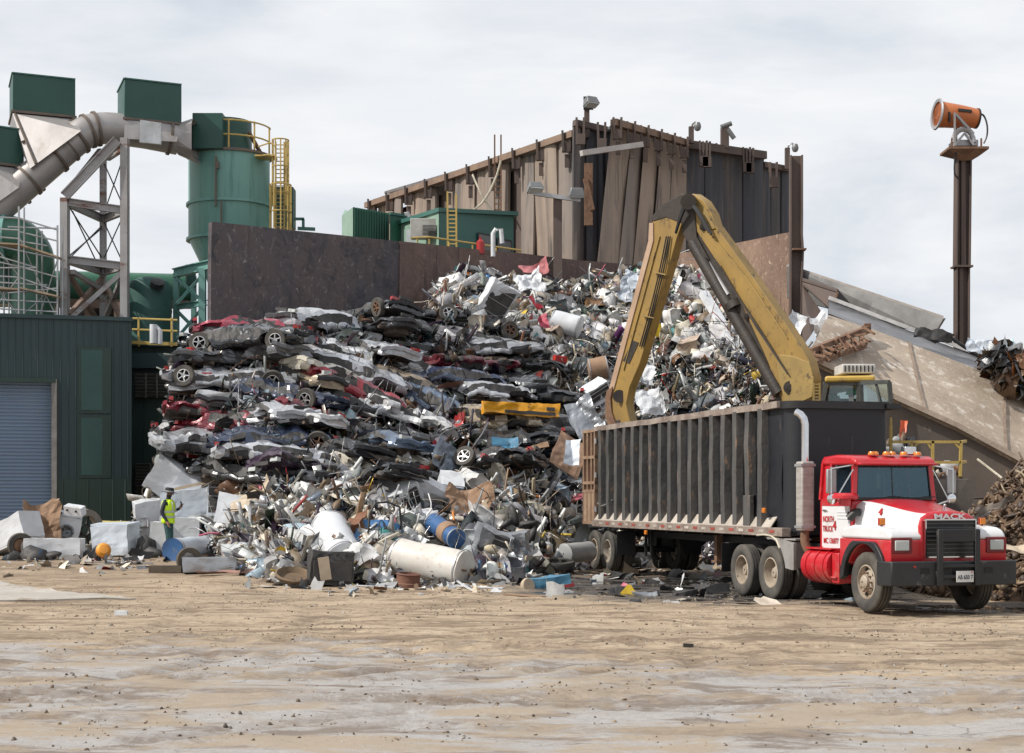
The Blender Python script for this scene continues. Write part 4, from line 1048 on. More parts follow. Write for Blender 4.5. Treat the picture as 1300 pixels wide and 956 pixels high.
mo = pmat('orange_paint', (0.50,0.15,0.04), (0.42,0.12,0.035), scale=1.2, rough=.4, bmp=.03, c3=(0.25,0.1,0.05), s3=3, a3=(.62,.75))
mb = MB(); mb.lathe([(.45,0.02),(.50,.05),(.47,.35),(.43,ln*.6),(.36,ln-.03),(.34,ln-.03),(.41,ln*.6),(.44,.3),(.45,.02)], 32, M=Mx); T.part('barrel', mb, mo, smooth=True)
mb = MB(); mb.lathe([(.46,-.03),(.57,-.05),(.60,.0),(.5,.06),(.46,.05)], 32, M=Mx, closed=True); T.part('front_ring', mb, M_['steel'], smooth=True)
mb = MB(); mb.lathe([(.30,ln-.02),(.385,ln-.04),(.385,ln+.03),(.30,ln+.03)], 32, M=Mx, closed=True)
for k in range(8): 
    t = k*math.pi/4; mb.beam(Mx @ Vector((0,0,ln)), Mx @ Vector((math.cos(t)*.34, math.sin(t)*.34, ln)), .03)
T.part('rear_guard', mb, M_['black'], smooth=True)
mb = MB(); mb.lathe([(.02,.25),(.18,.3),(.2,.7),(.02,.75)], 16, M=Mx)
for k in range(6):
    t = k*math.pi/3; mb.beam(Mx @ Vector((0,0,.35)), Mx @ Vector((math.cos(t)*.42, math.sin(t)*.42, .45)), .12, .03)
T.part('fan_hub', mb, M_['black'], smooth=True)
mb = MB(); c = a.lerp(b_, .5); mb.slab([at(1217,137.5,FY-.55), at(1234,139.5,FY-.42), at(1234,143,FY-.42), at(1217,141,FY-.55)], (0,.2,0)); mb.slab([at(1204,142,FY-.6), at(1206.5,142,FY-.6), at(1207,155,FY-.6), at(1205,155,FY-.6)], (0,.1,0)); T.part('marking_plate', mb, M_['black'])
mb = MB()
mb.beam(at(1212,143,FY-.75), at(1212,185,FY-.5), .08, .14); mb.beam(at(1212,143,FY+.5), at(1214,185,FY+.4), .08, .14)
mb.beam(at(1213,145,FY-.72), at(1236,170,FY-.4), .07, .09)
pp = [at(1223+math.cos(R(t))*13, 181-math.sin(R(t))*17, FY-.45) for t in range(0, 181, 20)]; mb.tube(pp, .1, 8)
mb.box(at(1223,184,FY), (.9,.8,.22)); mb.beam(at(1212,184,FY-.5), at(1224,170,FY-.5), .08); mb.beam(at(1236,184,FY-.5), at(1224,168,FY-.5), .08)
T.part('cradle', mb, M_['steel'])
mb = MB(); mb.tube(catmull([at(1238,145,FY), at(1248,146,FY-.2), at(1253,158,FY-.3), at(1253,172,FY-.3), at(1249,182,FY-.3)]), .035, 6); T.part('power_cable', mb, M_['cable'], smooth=True); mb = MB(); mb.tube(catmull([at(1215,190,FY-.5), at(1212,205,FY-.4), at(1212,220,FY-.4), at(1217,227,FY-.3)]), .03, 6); T.part('power_cable', mb, M_['cable'], smooth=True)

# ------------------------------------------------------------------ ramp of plates and concrete on the right
Mramp = pmat('dusty_tan_plate', (0.40,0.325,0.25), (0.30,0.235,0.18), scale=.7, rough=.7, bmp=.35, c3=(0.62,0.56,0.49), s3=2.3, a3=(.53,.66), stretch3=(1,1,1), bscale=3.5, bdist=.1)
Mconc2 = pmat('grimy_concrete', (0.085,0.07,0.06), (0.15,0.12,0.10), scale=.6, rough=.9, bmp=.3, c3=(0.30,0.26,0.21), s3=2, a3=(.62,.75))
T = Thing('loading_ramp', 'huge dusty tan sloping plate ramp with dark concrete side wall at the right', 'ramp', loc=(15,47,0), world=True)
top = [(1052,400,50), (1108,418,50.5), (1200,453,50.5), (1300,493,50.5), (1480,566,50)]
bot = [(1024,452,45), (1133,503,46), (1215,540,46), (1298,585,46), (1480,690,45)]
rows = []
for k in range(13):
    row = []
    for i in range(len(top)-1):
        n = 8
        for c in range(n if i < len(top)-2 else n+1):
            u = c/n; a = at(*top[i]).lerp(at(*top[i+1]), u); b_ = at(*bot[i]).lerp(at(*bot[i+1]), u)
            p = b_.lerp(a, k/12); p += Vector((0,-1,.6))*(noise.noise(p*.45)*.22+noise.noise(p*1.4)*.06)*math.sin(math.pi*k/12); row.append(p)
    rows.append(row)
mb = MB(); mb.grid(rows); mb.grid([[p+Vector((0,.3,-.3)) for p in r_] for r_ in rows][::-1])
for e in (rows[0], rows[-1], [r_[0] for r_ in rows]): mb.grid([e, [p+Vector((0,.3,-.3)) for p in e]])
T.part('sloping_plate', mb, Mramp, smooth=True)
mb = MB(); e = rows[0]
mb.grid([[Vector((p.x,p.y+.15,-.3)) for p in e], [Vector((p.x,p.y+.15,(p.z-.2)*.5)) for p in e], [Vector((p.x,p.y+.15,p.z-.12)) for p in e]])
mb.add([Vector((e[0].x,e[0].y+.15,-.3)), Vector((rows[-1][0].x,rows[-1][0].y,-.3)), rows[-1][0]+Vector((0,0,-.2)), e[0]+Vector((0,.15,-.1))], [(0,1,2,3)])
T.part('concrete_wall', mb, Mconc2)
mb = MB()
for i in range(len(rows[0])-1):
    mb.beam(rows[0][i]+Vector((0,-.04,.0)), rows[0][i+1]+Vector((0,-.04,.0)), .10, .14); 
T.part('edge_angle', mb, pmat('worn_bright_edge', (0.5,0.42,0.34), (0.36,0.28,0.22), rough=.6, metal=.3))
for frac in (.40, .70):
    j = int(frac*(len(rows[0])-1)); mb = MB()
    for k in range(12): mb.beam(rows[k][j]+Vector((0,-.03,.02)), rows[k+1][j]+Vector((0,-.03,.02)), .07, .04)
    T.part('weld_seam', mb, pmat('seam', (0.24,0.18,0.14)))
# conveyor trough pieces on top
Mgal = pmat('streaky_grey_steel', (0.16,0.155,0.15), (0.095,0.09,0.088), scale=1.2, rough=.6, metal=.1, bmp=.1, c3=(0.27,0.265,0.26), s3=2.5, a3=(.58,.75))
T = Thing('steel_trough', 'long grey box girder slanting down to the right behind the ramp', 'girder', loc=at(1110,380,56), world=True)
a0, a1 = at(1000,338,58), at(1198,404,54.5); dn0, dn1 = Vector((0,0,-1.15)), Vector((-.35,0,-.6))
mb = MB(); mb.slab([a0, a1, a1+dn1, a0+dn0], (0,.15,0)); T.part('side_plate', mb, Mgal)
mb = MB(); mb.slab([a0, a1, a1+Vector((.1,1.6,.05)), a0+Vector((.1,1.6,.05))], (0,0,.08)); T.part('top_flange', mb, pmat('worn_top', (0.36,0.33,0.3), (0.25,0.22,0.2)))
mb = MB(); mb.slab([a1+Vector((.02,0,0)), a1+Vector((.05,1.5,0)), a1+Vector((-.3,1.5,-.6)), a1+dn1], (.06,0,0)); T.part('end_plate', mb, M_['brownsteel'])
T = Thing('steel_slide', 'lower bright grey sheet slide lying along the top edge of the tan ramp', 'slide', loc=at(1160,430,52), world=True)
a0, a1 = at(1052,381,53.5), at(1263,461,51.5)
rows2 = []
for k in range(5):
    t = k/4; b0, b1 = at(1052,398,51.5), at(1251,475,50.3); rows2.append([(a0.lerp(a1, c/14)).lerp(b0.lerp(b1, c/14), t)+Vector((0,0,-.12*math.sin(t*math.pi)+noise.noise(Vector((c*.7,t*3,2)))*.05)) for c in range(15)])
mb = MB(); mb.grid(rows2[::-1]); mb.grid([[p+Vector((0,.1,-.08)) for p in r_] for r_ in rows2]); mb.grid([rows2[0], [p+Vector((0,.1,-.08)) for p in rows2[0]]]); mb.grid([[p+Vector((0,.1,-.08)) for p in rows2[-1]], rows2[-1]])
T.part('sheet', mb, pmat('bright_sheet', (0.33,0.335,0.35), (0.2,0.2,0.21), scale=.8, rough=.35, metal=.6, bmp=.1, c3=(0.12,0.12,0.12), s3=1.5, a3=(.58,.72), stretch=(.5,1,1)))
mb = MB(); mb.beam(a0+Vector((0,-.05,.08)), a1+Vector((0,-.05,.08)), .12, .12); T.part('rim', mb, pmat('pale_rim', (0.55,0.54,0.54), rough=.4, metal=.3))
# open hopper end near the post
T = Thing('feed_hopper', 'open ended brown steel hopper box just right of the tall post', 'hopper', loc=at(1038,400,56), world=True)
mb = MB()
mb.slab([at(1019,358,56), at(1063,372,55), at(1055,393,55), at(1019,362,56)], (0,.1,0)); mb.slab([at(1019,357,56), at(1063,371,55), at(1063,369,57), at(1019,355,58)], (0,0,.08))
mb.slab([at(1019,362,56.2), at(1046,400,55.3), at(1030,425,54.5), at(1019,440,54.8)], (0,.1,0)); T.part('side_plate', mb, M_['brownsteel'])
mb = MB(); mb.slab([at(1063,371,54.8), at(1056,394,54.8), at(1052,394,56.4), at(1059,369,56.4)], (.05,0,0)); T.part('end_plate', mb, M_['rust'])
# concrete blocks, small platform and rail behind the tractor
T = Thing('platform_rail', 'yellow guard rail frame on a small steel platform behind the tractor cab', 'railing', loc=at(1180,612,41), world=True)
mb = MB(); Y = 41.0
for (x0,y0,x1,y1) in ((1128,561,1220,561),(1128,587,1219,587),(1220,560,1219,605),(1184,560,1184,604),(1157,562,1160,600),(1131,540,1131,604)): mb.beam(at(x0,y0,Y), at(x1,y1,Y), .07)
mb.beam(at(1161,566,Y), at(1168,561,Y), .05); mb.beam(at(1210,561,Y), at(1219,570,Y), .05); mb.beam(at(1176,561,Y), at(1184,572,Y), .05)
for y in (561,587): mb.beam(at(1220,y,Y), at(1226,y-1,Y+2.5), .07)
T.part('pipe_rail', mb, M_['yellow'])
mb = MB(); a = at(1124,604,Y); b_ = at(1222,604,Y); mb.slab([a, b_, b_+Vector((.3,2.5,0)), a+Vector((0,2.5,0))], (0,0,-.14)); mb.box((b_.x-.1,b_.y+.2,b_.z/2), (.12,.12,b_.z)); mb.box((a.x+.3,a.y+.2,a.z/2), (.12,.12,a.z)); T.part('deck', mb, M_['brownsteel'])
for (x0, x1, y0, Y, lab) in ((1176,1240,607,39.5,'wide dark concrete block behind the tractor, next to the brown mulch mound'), (1128,1176,612,40.2,'dark concrete block half hidden behind the tractor cab')):
    a = at(x0,y0,Y); w_ = (x1-x0)*Y/F; mb = MB(); mb.dentbox((w_, 1.4, a.z), 6, .03, x0, M=TRS((a.x+w_/2, Y+.8, a.z/2-.03)))
    T = Thing('concrete_block', lab, 'block', loc=(a.x+w_/2,Y+.8,0), world=True); T.part('body', mb, pmat('dark_concrete', (0.085,0.075,0.07), (0.14,0.12,0.105), scale=1, rough=.9, bmp=.3))
    mb = MB(); mb.tube([(a.x+w_*.5+math.cos(R(t))*.14, Y+.7, a.z+math.sin(R(t))*.14) for t in range(0,181,30)], .03, 6); T.part('lifting_loop', mb, M_['rust'])
hose('rod', 'pale thin rod leaning down the dark concrete wall towards the mulch mound', [at(1241,583,45.5), at(1272,607,44.8)], .035, Mpale, 'rod')
# ------------------------------------------------------------------ people
def skin_mesh(name, verts, edges, root=0, levels=2):
    me = bpy.data.meshes.new(name); me.from_pydata([v[0] for v in verts], edges, []); me.update()
    o = bpy.data.objects.new(name, me); COL.objects.link(o)
    o.modifiers.new('skin', 'SKIN'); 
    if not me.skin_vertices: 
        bpy.context.view_layer.objects.active = o; bpy.ops.mesh.customdata_skin_add()
    sv = me.skin_vertices[0].data
    for i, v in enumerate(verts):
        r = v[1]; r = (r, r) if isinstance(r, (int, float)) else r
        sv[i].radius = r; sv[i].use_root = (i == root)
    s = o.modifiers.new('sub', 'SUBSURF'); s.levels = levels; s.render_levels = levels
    dg = bpy.context.evaluated_depsgraph_get(); dg.update()
    out = bpy.data.meshes.new_from_object(o.evaluated_get(dg)); out.name = name
    bpy.data.objects.remove(o); return out
Mskin = pmat('skin', (0.32,0.17,0.11), rough=.5, bmp=0)
def person(label, M, J, mats, zone, hand_open=(), extra=None):
    """J: joints (pos, radius) chain description; zone(p) -> material index"""
    names = list(J['v'].keys()); idx = {n: i for i, n in enumerate(names)}
    vs = [J['v'][n] for n in names]; ed = [(idx[a], idx[b_]) for a, b_ in J['e']]
    # fingers
    for hand, d, u, curl in J.get('hands', []):
        hp = Vector(J['v'][hand][0]); d = Vector(d).normalized(); u = Vector(u).normalized(); sd = d.cross(u).normalized()
        for k, (off, ln) in enumerate(((-.033,.062),(-.011,.072),(.011,.068),(.033,.052))):
            b0 = len(vs); p0 = hp+sd*off*.6+d*.03; p1 = hp+sd*off+d*.06; p2 = p1+(d*math.cos(curl)+u*math.sin(curl))*ln*.55; p3 = p2+(d*math.cos(curl*2)+u*math.sin(curl*2))*ln*.45
            for p in (p1, p2, p3): vs.append((tuple(p), .0095))
            ed += [(idx[hand], b0), (b0, b0+1), (b0+1, b0+2)]
        b0 = len(vs); p1 = hp-sd*.035+u*.01+d*.01; p2 = p1-sd*.02+d*.03+u*.02
        vs += [(tuple(p1), .011), (tuple(p2), .010)]; ed += [(idx[hand], b0), (b0, b0+1)]
    me = skin_mesh('person', vs, ed, idx['pelvis'])
    for m in mats: me.materials.append(m)
    for p in me.polygons: p.material_index = zone(p.center); p.use_smooth = True
    o = bpy.data.objects.new('person', me); COL.objects.link(o); o.matrix_world = M
    tag(o, label, 'person'); return o
def child(o, name, mb, mat, smooth_=True):
    me = mesh_of(name, mb, mat, smooth_); c = bpy.data.objects.new(name, me); COL.objects.link(c); c.parent = o; return c

# facing local +x ; y left ; z up. standing man holding a phone, seen from his right side
V_ = {'pelvis': ((0,0,.95),(.15,.12)), 'waist': ((0.0,0,1.08),(.155,.125)), 'chest': ((0.0,0,1.30),(.175,.145)), 'neckb': ((0.0,0,1.46),(.085,.085)), 'neck': ((.02,0,1.52),(.06,.06)),
      'head': ((.04,0,1.62),(.10,.085)), 'crown': ((.03,0,1.71),(.085,.075)), 'jaw': ((.085,0,1.57),(.05,.045)),
      'shl': ((0,.17,1.42),.07), 'ell': ((.03,.24,1.16),.052), 'wrl': ((.24,.17,1.24),.036), 'hdl': ((.30,.13,1.29),(.042,.028)),
      'shr': ((-.01,-.17,1.42),.07), 'elr': ((-.08,-.24,1.14),.055), 'wrr': ((.06,-.23,.93),.038), 'hdr': ((.10,-.225,.85),(.045,.028)),
      'hil': ((0,.09,.90),.105), 'knl': ((.02,.11,.50),.075), 'anl': ((-.02,.12,.10),.05), 'tol': ((.16,.13,.05),.045),
      'hir': ((0,-.09,.90),.105), 'knr': ((.06,-.11,.50),.075), 'anr': ((.04,-.12,.10),.05), 'tor': ((.22,-.13,.05),.045)}
E_ = [('pelvis','waist'),('waist','chest'),('chest','neckb'),('neckb','neck'),('neck','head'),('head','crown'),('head','jaw'),('chest','shl'),('shl','ell'),('ell','wrl'),('wrl','hdl'),
      ('chest','shr'),('shr','elr'),('elr','wrr'),('wrr','hdr'),('pelvis','hil'),('hil','knl'),('knl','anl'),('anl','tol'),('pelvis','hir'),('hir','knr'),('knr','anr'),('anr','tor')]
Mjac = pmat('navy_jacket', (0.012,0.016,0.028), (0.02,0.025,0.04), scale=8, rough=.8); Mtrou = pmat('teal_trousers', (0.03,0.085,0.085), (0.025,0.065,0.068), scale=8, rough=.85)
Mboot = pmat('boots', (0.05,0.04,0.03)); Mhat = pmat('black_felt', (0.03,0.032,0.035), rough=.85, bmp=.1)
def zone1(p):
    if p.z > 1.50: return 3 if p.z < 1.60 else 0
    if (p.x > .26 and p.z > 1.2) : return 0
    if p.y < -.19 and p.z < .905: return 0
    if p.z < .11: return 4
    return 2 if p.z < .98 and abs(p.y) < .215 else 1
q = at(213.5, 706, 41.3); gx0 = q.x
pM = TRS((q.x, q.y, gz(q.x, q.y)+.05), (0,0,R(-12)))
man = person('man in yellow hi-vis vest and dark brimmed hat looking at his phone beside the heap', pM, {'v': V_, 'e': E_, 'hands': [('hdr',(.25,0,-1),(1,0,.2),.5),('hdl',(.4,-.2,1),(1,-.5,0),.9)]}, [Mskin, Mjac, Mtrou, pmat('dark_mask', (0.02,0.02,0.022)), Mboot], zone1)
man.location.z = q.z
Mves = pmat('hi_vis_yellow', (0.62,0.88,0.02), (0.5,0.75,0.02), scale=6, rough=.7, bmp=.15)
Mref = pmat('reflective_band', (0.55,0.57,0.58), rough=.35, bmp=0)
def vest(o, mat, zs=((.86,.205,.175),(.95,.195,.165),(1.08,.19,.16),(1.2,.2,.165),(1.32,.205,.17),(1.42,.175,.15),(1.475,.115,.10)), band=True):
    mb = MB(); rows = []
    for z, ry, rx in zs:
        rows.append([Vector((rx*math.cos(2*math.pi*k/28)+.0, ry*math.sin(2*math.pi*k/28), z+.01*math.sin(k*2.1))) for k in range(29)])
    # arm holes: leave out faces around +-y between z 1.2 and 1.42
    c = 29
    vs = [p for r_ in rows for p in r_]; fs = []
    for i in range(len(rows)-1):
        for j in range(28):
            a = 2*math.pi*(j+.5)/28
            if i in (4,) and abs(abs(math.sin(a))) > .93: continue
            fs.append((i*c+j, i*c+j+1, (i+1)*c+j+1, (i+1)*c+j))
    mb.add(vs, fs); v = child(o, 'vest', mb, mat)
    m = v.modifiers.new('sol', 'SOLIDIFY'); m.thickness = .012
    mb = MB()
    for z, ry, rx in ((1.0,.202,.172),(1.13,.203,.171)):
        for k in range(28):
            a0, a1 = 2*math.pi*k/28, 2*math.pi*(k+1)/28
            p = [Vector((rx*math.cos(t)*1.03, ry*math.sin(t)*1.03, zz_)) for t, zz_ in ((a0,z),(a1,z),(a1,z+.05),(a0,z+.05))]; mb.add(p, [(0,1,2,3)])
    for sy in (-.09,.09):
        mb.beam((.172,sy,1.15), (.14,sy,1.42), .045, .012); mb.beam((-.172,sy,1.15), (-.14,sy,1.42), .045, .012)
    b2 = child(o, 'reflective_band', mb, Mref); b2.parent = v
vest(man, Mves)
mb = MB(); mb.lathe([(.02,.11),(.075,.115),(.10,.10),(.112,.0),(.175,-.01),(.18,-.02),(.11,-.02)], 26, M=TRS((.035,0,1.675), (0,R(6),0)) @ Matrix.Diagonal((1.15,1,1,1))); child(man, 'hat', mb, Mhat)
mb = MB(); mb.lathe([(.118,.0),(.117,.03),(.113,.03)], 26, M=TRS((.035,0,1.68), (0,R(6),0)) @ Matrix.Diagonal((1.15,1,1,1))); child(man, 'hat_band', mb, M_['steel'])
mb = MB()
for sy in (-.035,.035): mb.lathe([(.001,.012),(.012,.008),(.014,0)], 10, M=TRS((.125,sy,1.635), (0,R(90),0)))
child(man, 'eyes', mb, M_['black'])
mb = MB(); mb.tube([(.125,0,1.64),(.15,0,1.605),(.13,0,1.60)], [.012,.02,.012], 8); child(man, 'nose', mb, Mskin)
for sy in (-.085,.085): mb = MB(); mb.lathe([(.001,.012),(.022,.008),(.03,-.01)], 10, M=TRS((.03,sy,1.625), (R(-90 if sy > 0 else 90),0,0)) @ Matrix.Diagonal((.7,1.1,1,1))); child(man, 'ear', mb, Mskin)
hp = pM.to_3x3() @ Vector((.325,.10,1.36)); 
mb = MB(); mb.box((0,0,0), (.012,.075,.15)); single('phone', 'black phone held up in the hand of the man in the vest', 'phone', mb, M_['black'], M=Matrix.Translation(Vector(man.location)+hp) @ Euler((0,R(-18),R(-12))).to_matrix().to_4x4(), world=False, bevel=.004)

def seated(label, M, shirt, legs, helmet=None, mask=False, scale=1.0, armsup=0):
    v = {'pelvis': ((0,0,.12),(.16,.13)), 'waist': ((-.02,0,.26),(.15,.12)), 'chest': ((-.03,0,.46),(.18,.14)), 'neckb': ((-.01,0,.62),.08), 'neck': ((.01,0,.68),.06), 'head': ((.03,0,.78),(.10,.085)), 'crown': ((.02,0,.87),(.085,.075)), 'jaw': ((.08,0,.73),(.05,.045)),
         'shl': ((0,.19,.56),.068), 'ell': ((.14,.25,.36),.05), 'wrl': ((.38,.17,.42),.036), 'hdl': ((.45,.15,.45),(.042,.03)), 'shr': ((0,-.19,.56),.068), 'elr': ((.14,-.25,.36),.05), 'wrr': ((.38,-.17,.42),.036), 'hdr': ((.45,-.15,.45),(.042,.03)),
         'hil': ((.06,.09,.10),.10), 'knl': ((.46,.12,.14),.075), 'anl': ((.50,.12,-.30),.05), 'tol': ((.62,.12,-.34),.045), 'hir': ((.06,-.09,.10),.10), 'knr': ((.46,-.12,.14),.075), 'anr': ((.50,-.12,-.30),.05), 'tor': ((.62,-.12,-.34),.045)}
    def zn(p):
        if p.z > .66: return 3 if (mask and p.z < .775 and p.x > .05) else 0
        if p.x > .40 and p.z > .33: return 0
        if p.z < .18 or p.x > .42: return 2
        return 1
    o = person(label, M, {'v': v, 'e': E_, 'hands': [('hdr',(1,0,.2),(0,0,-1),.8),('hdl',(1,0,.2),(0,0,-1),.8)]}, [Mskin, shirt, legs, pmat('white_mask', (0.7,0.7,0.7))], zn)
    mb = MB()
    for sy in (-.035,.035): mb.lathe([(.001,.012),(.012,.008),(.014,0)], 10, M=TRS((.118,sy,.795), (0,R(90),0)))
    child(o, 'eyes', mb, M_['black'])
    mb = MB(); mb.tube([(.115,0,.80),(.14,0,.765),(.12,0,.76)], [.012,.02,.012], 8); child(o, 'nose', mb, Mskin)
    if helmet:
        mb = MB(); mb.lathe([(.02,.13),(.07,.12),(.11,.07),(.125,0),(.15,-.01),(.12,-.02)], 24, M=TRS((.03,0,.85)) @ Matrix.Diagonal((1.15,1,1,1))); child(o, 'helmet', mb, helmet)
    else:
        mb = MB(); mb.lathe([(.02,.10),(.07,.09),(.10,.03),(.10,-.06),(.09,-.07)], 20, M=TRS((.0,0,.83)) @ Matrix.Diagonal((1.1,.95,1,1))); child(o, 'hair', mb, M_['black'])
    return o

# ------------------------------------------------------------------ wheels
def tyre_mb(Ro, wd, M, n=44):
    ri = Ro*.56; h = wd/2
    pr = [(ri, -h*.62), (ri+.02, -h*.82), (ri+(Ro-ri)*.45, -h*1.0), (Ro-.06, -h*.97), (Ro-.015, -h*.86), (Ro, -h*.72)]
    for k in (-.45, 0, .45): pr += [(Ro, h*(k-.09)), (Ro-.018, h*(k-.06)), (Ro-.018, h*(k+.06)), (Ro, h*(k+.09))]
    pr += [(Ro, h*.72), (Ro-.015, h*.86), (Ro-.06, h*.97), (ri+(Ro-ri)*.45, h), (ri+.02, h*.82), (ri, h*.62)]
    mb = MB(); mb.lathe(pr, n, M=M, closed=True); return mb
Mrimc = pmat('cream_rim', (0.44,0.38,0.31), (0.28,0.22,0.16), scale=5, rough=.55, metal=.1, c3=(0.12,0.08,0.05), s3=7, a3=(.58,.7))
Mrimg = pmat('grey_rim', (0.38,0.34,0.29), (0.24,0.19,0.14), scale=5, rough=.6, metal=.2, c3=(0.1,0.07,0.05), s3=7, a3=(.6,.72))
def wheel(T, x, y, z, side, kind, Ro=.525, wd=.28, mat=None, steer=0):
    """axis along local y ; side -1: outer face towards -y"""
    # local z of the lathe -> outward
    M = Matrix.Translation((x, y, z)) @ Matrix.Rotation(steer, 4, 'Z') @ Matrix.Rotation(R(90)*(1 if side < 0 else -1), 4, 'X')
    t = T.part('wheel', tyre_mb(Ro, wd, M), M_['tyre'], smooth=True)
    ri = Ro*.56; h = wd/2; rm = mat or Mrimg
    if kind == 'front':
        pr = [(ri+.012, h*.8), (ri-.012, h*.86), (ri-.03, h*.35), (ri-.075, h*.30), (.17, h*.72), (.12, h*.78), (.12, h*1.15), (.075, h*1.35), (.02, h*1.38)]
    else:
        pr = [(ri+.012, h*.8), (ri-.012, h*.86), (ri-.035, h*.2), (ri-.05, -h*.5), (.19, -h*.62), (.14, -h*.62), (.135, -h*.1), (.11, h*.0), (.09, h*.35), (.02, h*.38)]
    mb = MB(); mb.lathe(pr, 36, M=M, cap=False); r_ = T.part('rim', mb, rm, parent=t, smooth=True)
    mb = MB()
    for k in range(10):
        a = 2*math.pi*k/10; zc = h*.72 if kind == 'front' else -h*.55
        mb.lathe([(.0,.055),(.016,.052),(.018,0)], 8, M=M @ Matrix.Translation((.168*math.cos(a), .168*math.sin(a), zc)))
    T.part('wheel_nuts', mb, M_['rust'], parent=t)
    mb = MB()
    for k in range(5 if kind == 'front' else 5):
        a = 2*math.pi*(k+.5)/5; zc = (h*.52 if kind == 'front' else -h*.56)
        mb.lathe([(.0,.012),(.03,.012),(.03,-.02)], 12, M=M @ Matrix.Translation((.225*math.cos(a), .225*math.sin(a), zc)))
    T.part('hand_hole', mb, M_['black'], parent=t)
    return t

# ------------------------------------------------------------------ tractor
Mred = pmat('truck_red', (0.48,0.012,0.02), (0.42,0.010,0.018), scale=1.2, rough=.32, bmp=.02, coat=.35, c3=(0.34,0.16,0.12), s3=2.2, a3=(.55,.85))
Mwht = pmat('truck_white', (0.66,0.67,0.69), (0.58,0.585,0.59), scale=1.0, rough=.34, bmp=.01, coat=.25, c3=(0.42,0.36,0.29), s3=2.6, a3=(.54,.80))
Mblk = pmat('worn_black', (0.011,0.012,0.014), (0.02,0.02,0.022), scale=3, rough=.5, bmp=.1, c3=(0.16,0.14,0.12), s3=4, a3=(.62,.78))
TRM = TRS((7.27, 28.04, 0), (0,0,R(-73)))
TK = Thing('truck', 'red and white tractor unit with black bumper and grille guard, hitched to the black trailer', 'truck', loc=(7.27,28.04,0), rot=(0,0,R(-73)))
XZ = lambda y0: Matrix.Translation((0,y0,0)) @ Matrix.Rotation(R(90),4,'X')    # polygon xy -> xz, extrudes towards -y
# fenders
for sg in (-1, 1):
    y0 = 1.14 if sg > 0 else -.50
    arch = [(.66*math.cos(R(a))*1.0, .53+.66*math.sin(R(a))) for a in range(26, 161, 9)]
    low = [(.86,.84),(.87,1.27),(-.90,1.27),(-.90,.80)]+[(x_, z_) for x_, z_ in arch[::-1]]
    low = [(-.90,.76)]+arch[::-1]+[(.84,.84),(.86,.9),(.86,1.275),(-.90,1.275)]
    TK.part('fender', MB().prism(low, .64, M=XZ(y0)), Mred, bevel=.02)
    up = [(.86,1.278),(.845,1.36),(.77,1.44),(.62,1.485),(.2,1.52),(-.45,1.52),(-.80,1.46),(-.90,1.278)]
    TK.part('fender_top', MB().prism(up, .64, M=XZ(y0)), Mwht, bevel=.05, seg=3)
    fl = [(.67*math.cos(R(a)), .53+.67*math.sin(R(a))) for a in range(22, 181, 8)]; fl2 = [(.80*math.cos(R(a)), .53+.80*math.sin(R(a))) for a in range(180, 21, -8)]
    yb = (1.20 if sg > 0 else -1.08)
    fl2 = [(max(-.93, min(.70, a)), min(1.24, b_)) for a, b_ in fl2]
    TK.part('wheel_arch_flare', MB().prism(fl+fl2, .12, M=XZ(yb)), Mblk, bevel=.012)
    mb = MB(); mb.box((.865, sg*.93, 1.185), (.03,.40,.27)); TK.part('headlight_recess', mb, pmat('dark_red', (0.22,0.008,0.012), rough=.4), bevel=.01)
    TK.part('headlight', MB().box((.885, sg*.93, 1.185), (.03,.27,.175)), M_['clearlens'], bevel=.012)
    m = TK.part('marker_lamp', MB().box((.33, sg*1.0, 1.585), (.05,.13,.13)), M_['redlens'], bevel=.01)
    TK.part('lens', MB().box((.36, sg*1.0, 1.585), (.02,.105,.105)), M_['amber'], parent=m, bevel=.005)
    mb = MB(); mb.beam((.33,sg*1.0,1.55), (.33,sg*1.0,1.50), .03); TK.part('lamp_stalk', mb, M_['black'], parent=m)
    # inner wheel well
    TK.part('mud_guard', MB().box((-.80, sg*.86, .86), (.03,.5,.5)), M_['black'])
# hood
def hood_sec(x):
    t = (x-.84)/(-.97-.84); w_ = .56+(.80-.56)*t**.8; zt_ = 1.735+(1.955-1.735)*smooth(t)*.9+.02*t; wl = w_
    return [(-wl, 1.20), (-wl, zt_-.22), (-wl+.035, zt_-.08), (-w_+.16, zt_-.01), (-w_*.42, zt_+.025), (0, zt_+.035), (w_*.42, zt_+.025), (w_-.16, zt_-.01), (wl-.035, zt_-.08), (wl, zt_-.22), (wl, 1.20)]
mbs = MB(); xs = [.84,.80,.70,.5,.2,-.1,-.4,-.7,-.97]; rows = []
for i, x in enumerate(xs):
    sc = hood_sec(x); rows.append([Vector((x, y, z-(.05 if i == 0 and z > 1.5 else 0))) for y, z in sc])
n = len(rows[0])
for i in range(len(rows)-1):
    for j in range(n-1):
        side = j in (0,1,2,n-4,n-3,n-2) if i > 0 else False
        mbs.add([rows[i][j], rows[i+1][j], rows[i+1][j+1], rows[i][j+1]], [(0,1,2,3)], 1 if side else 0)
mbs.add(rows[0], [tuple(range(n))], 0); mbs.add(rows[-1], [tuple(range(n-1,-1,-1))], 0)
hood = TK.part('hood', mbs, [Mred, Mwht])
import bmesh
def weld(o, dist=.0005, sm=True):
    bm = bmesh.new(); bm.from_mesh(o.data); bmesh.ops.remove_doubles(bm, verts=bm.verts, dist=dist); bmesh.ops.recalc_face_normals(bm, faces=bm.faces); bm.to_mesh(o.data); bm.free()
    if sm:
        o.data.polygons.foreach_set('use_smooth', [True]*len(o.data.polygons)); o.data.set_sharp_from_angle(angle=R(50))
weld(hood)
TK.part('nose_panel', MB().box((.82, 0, 1.22), (.08,1.10,.80)), Mred, bevel=.015)
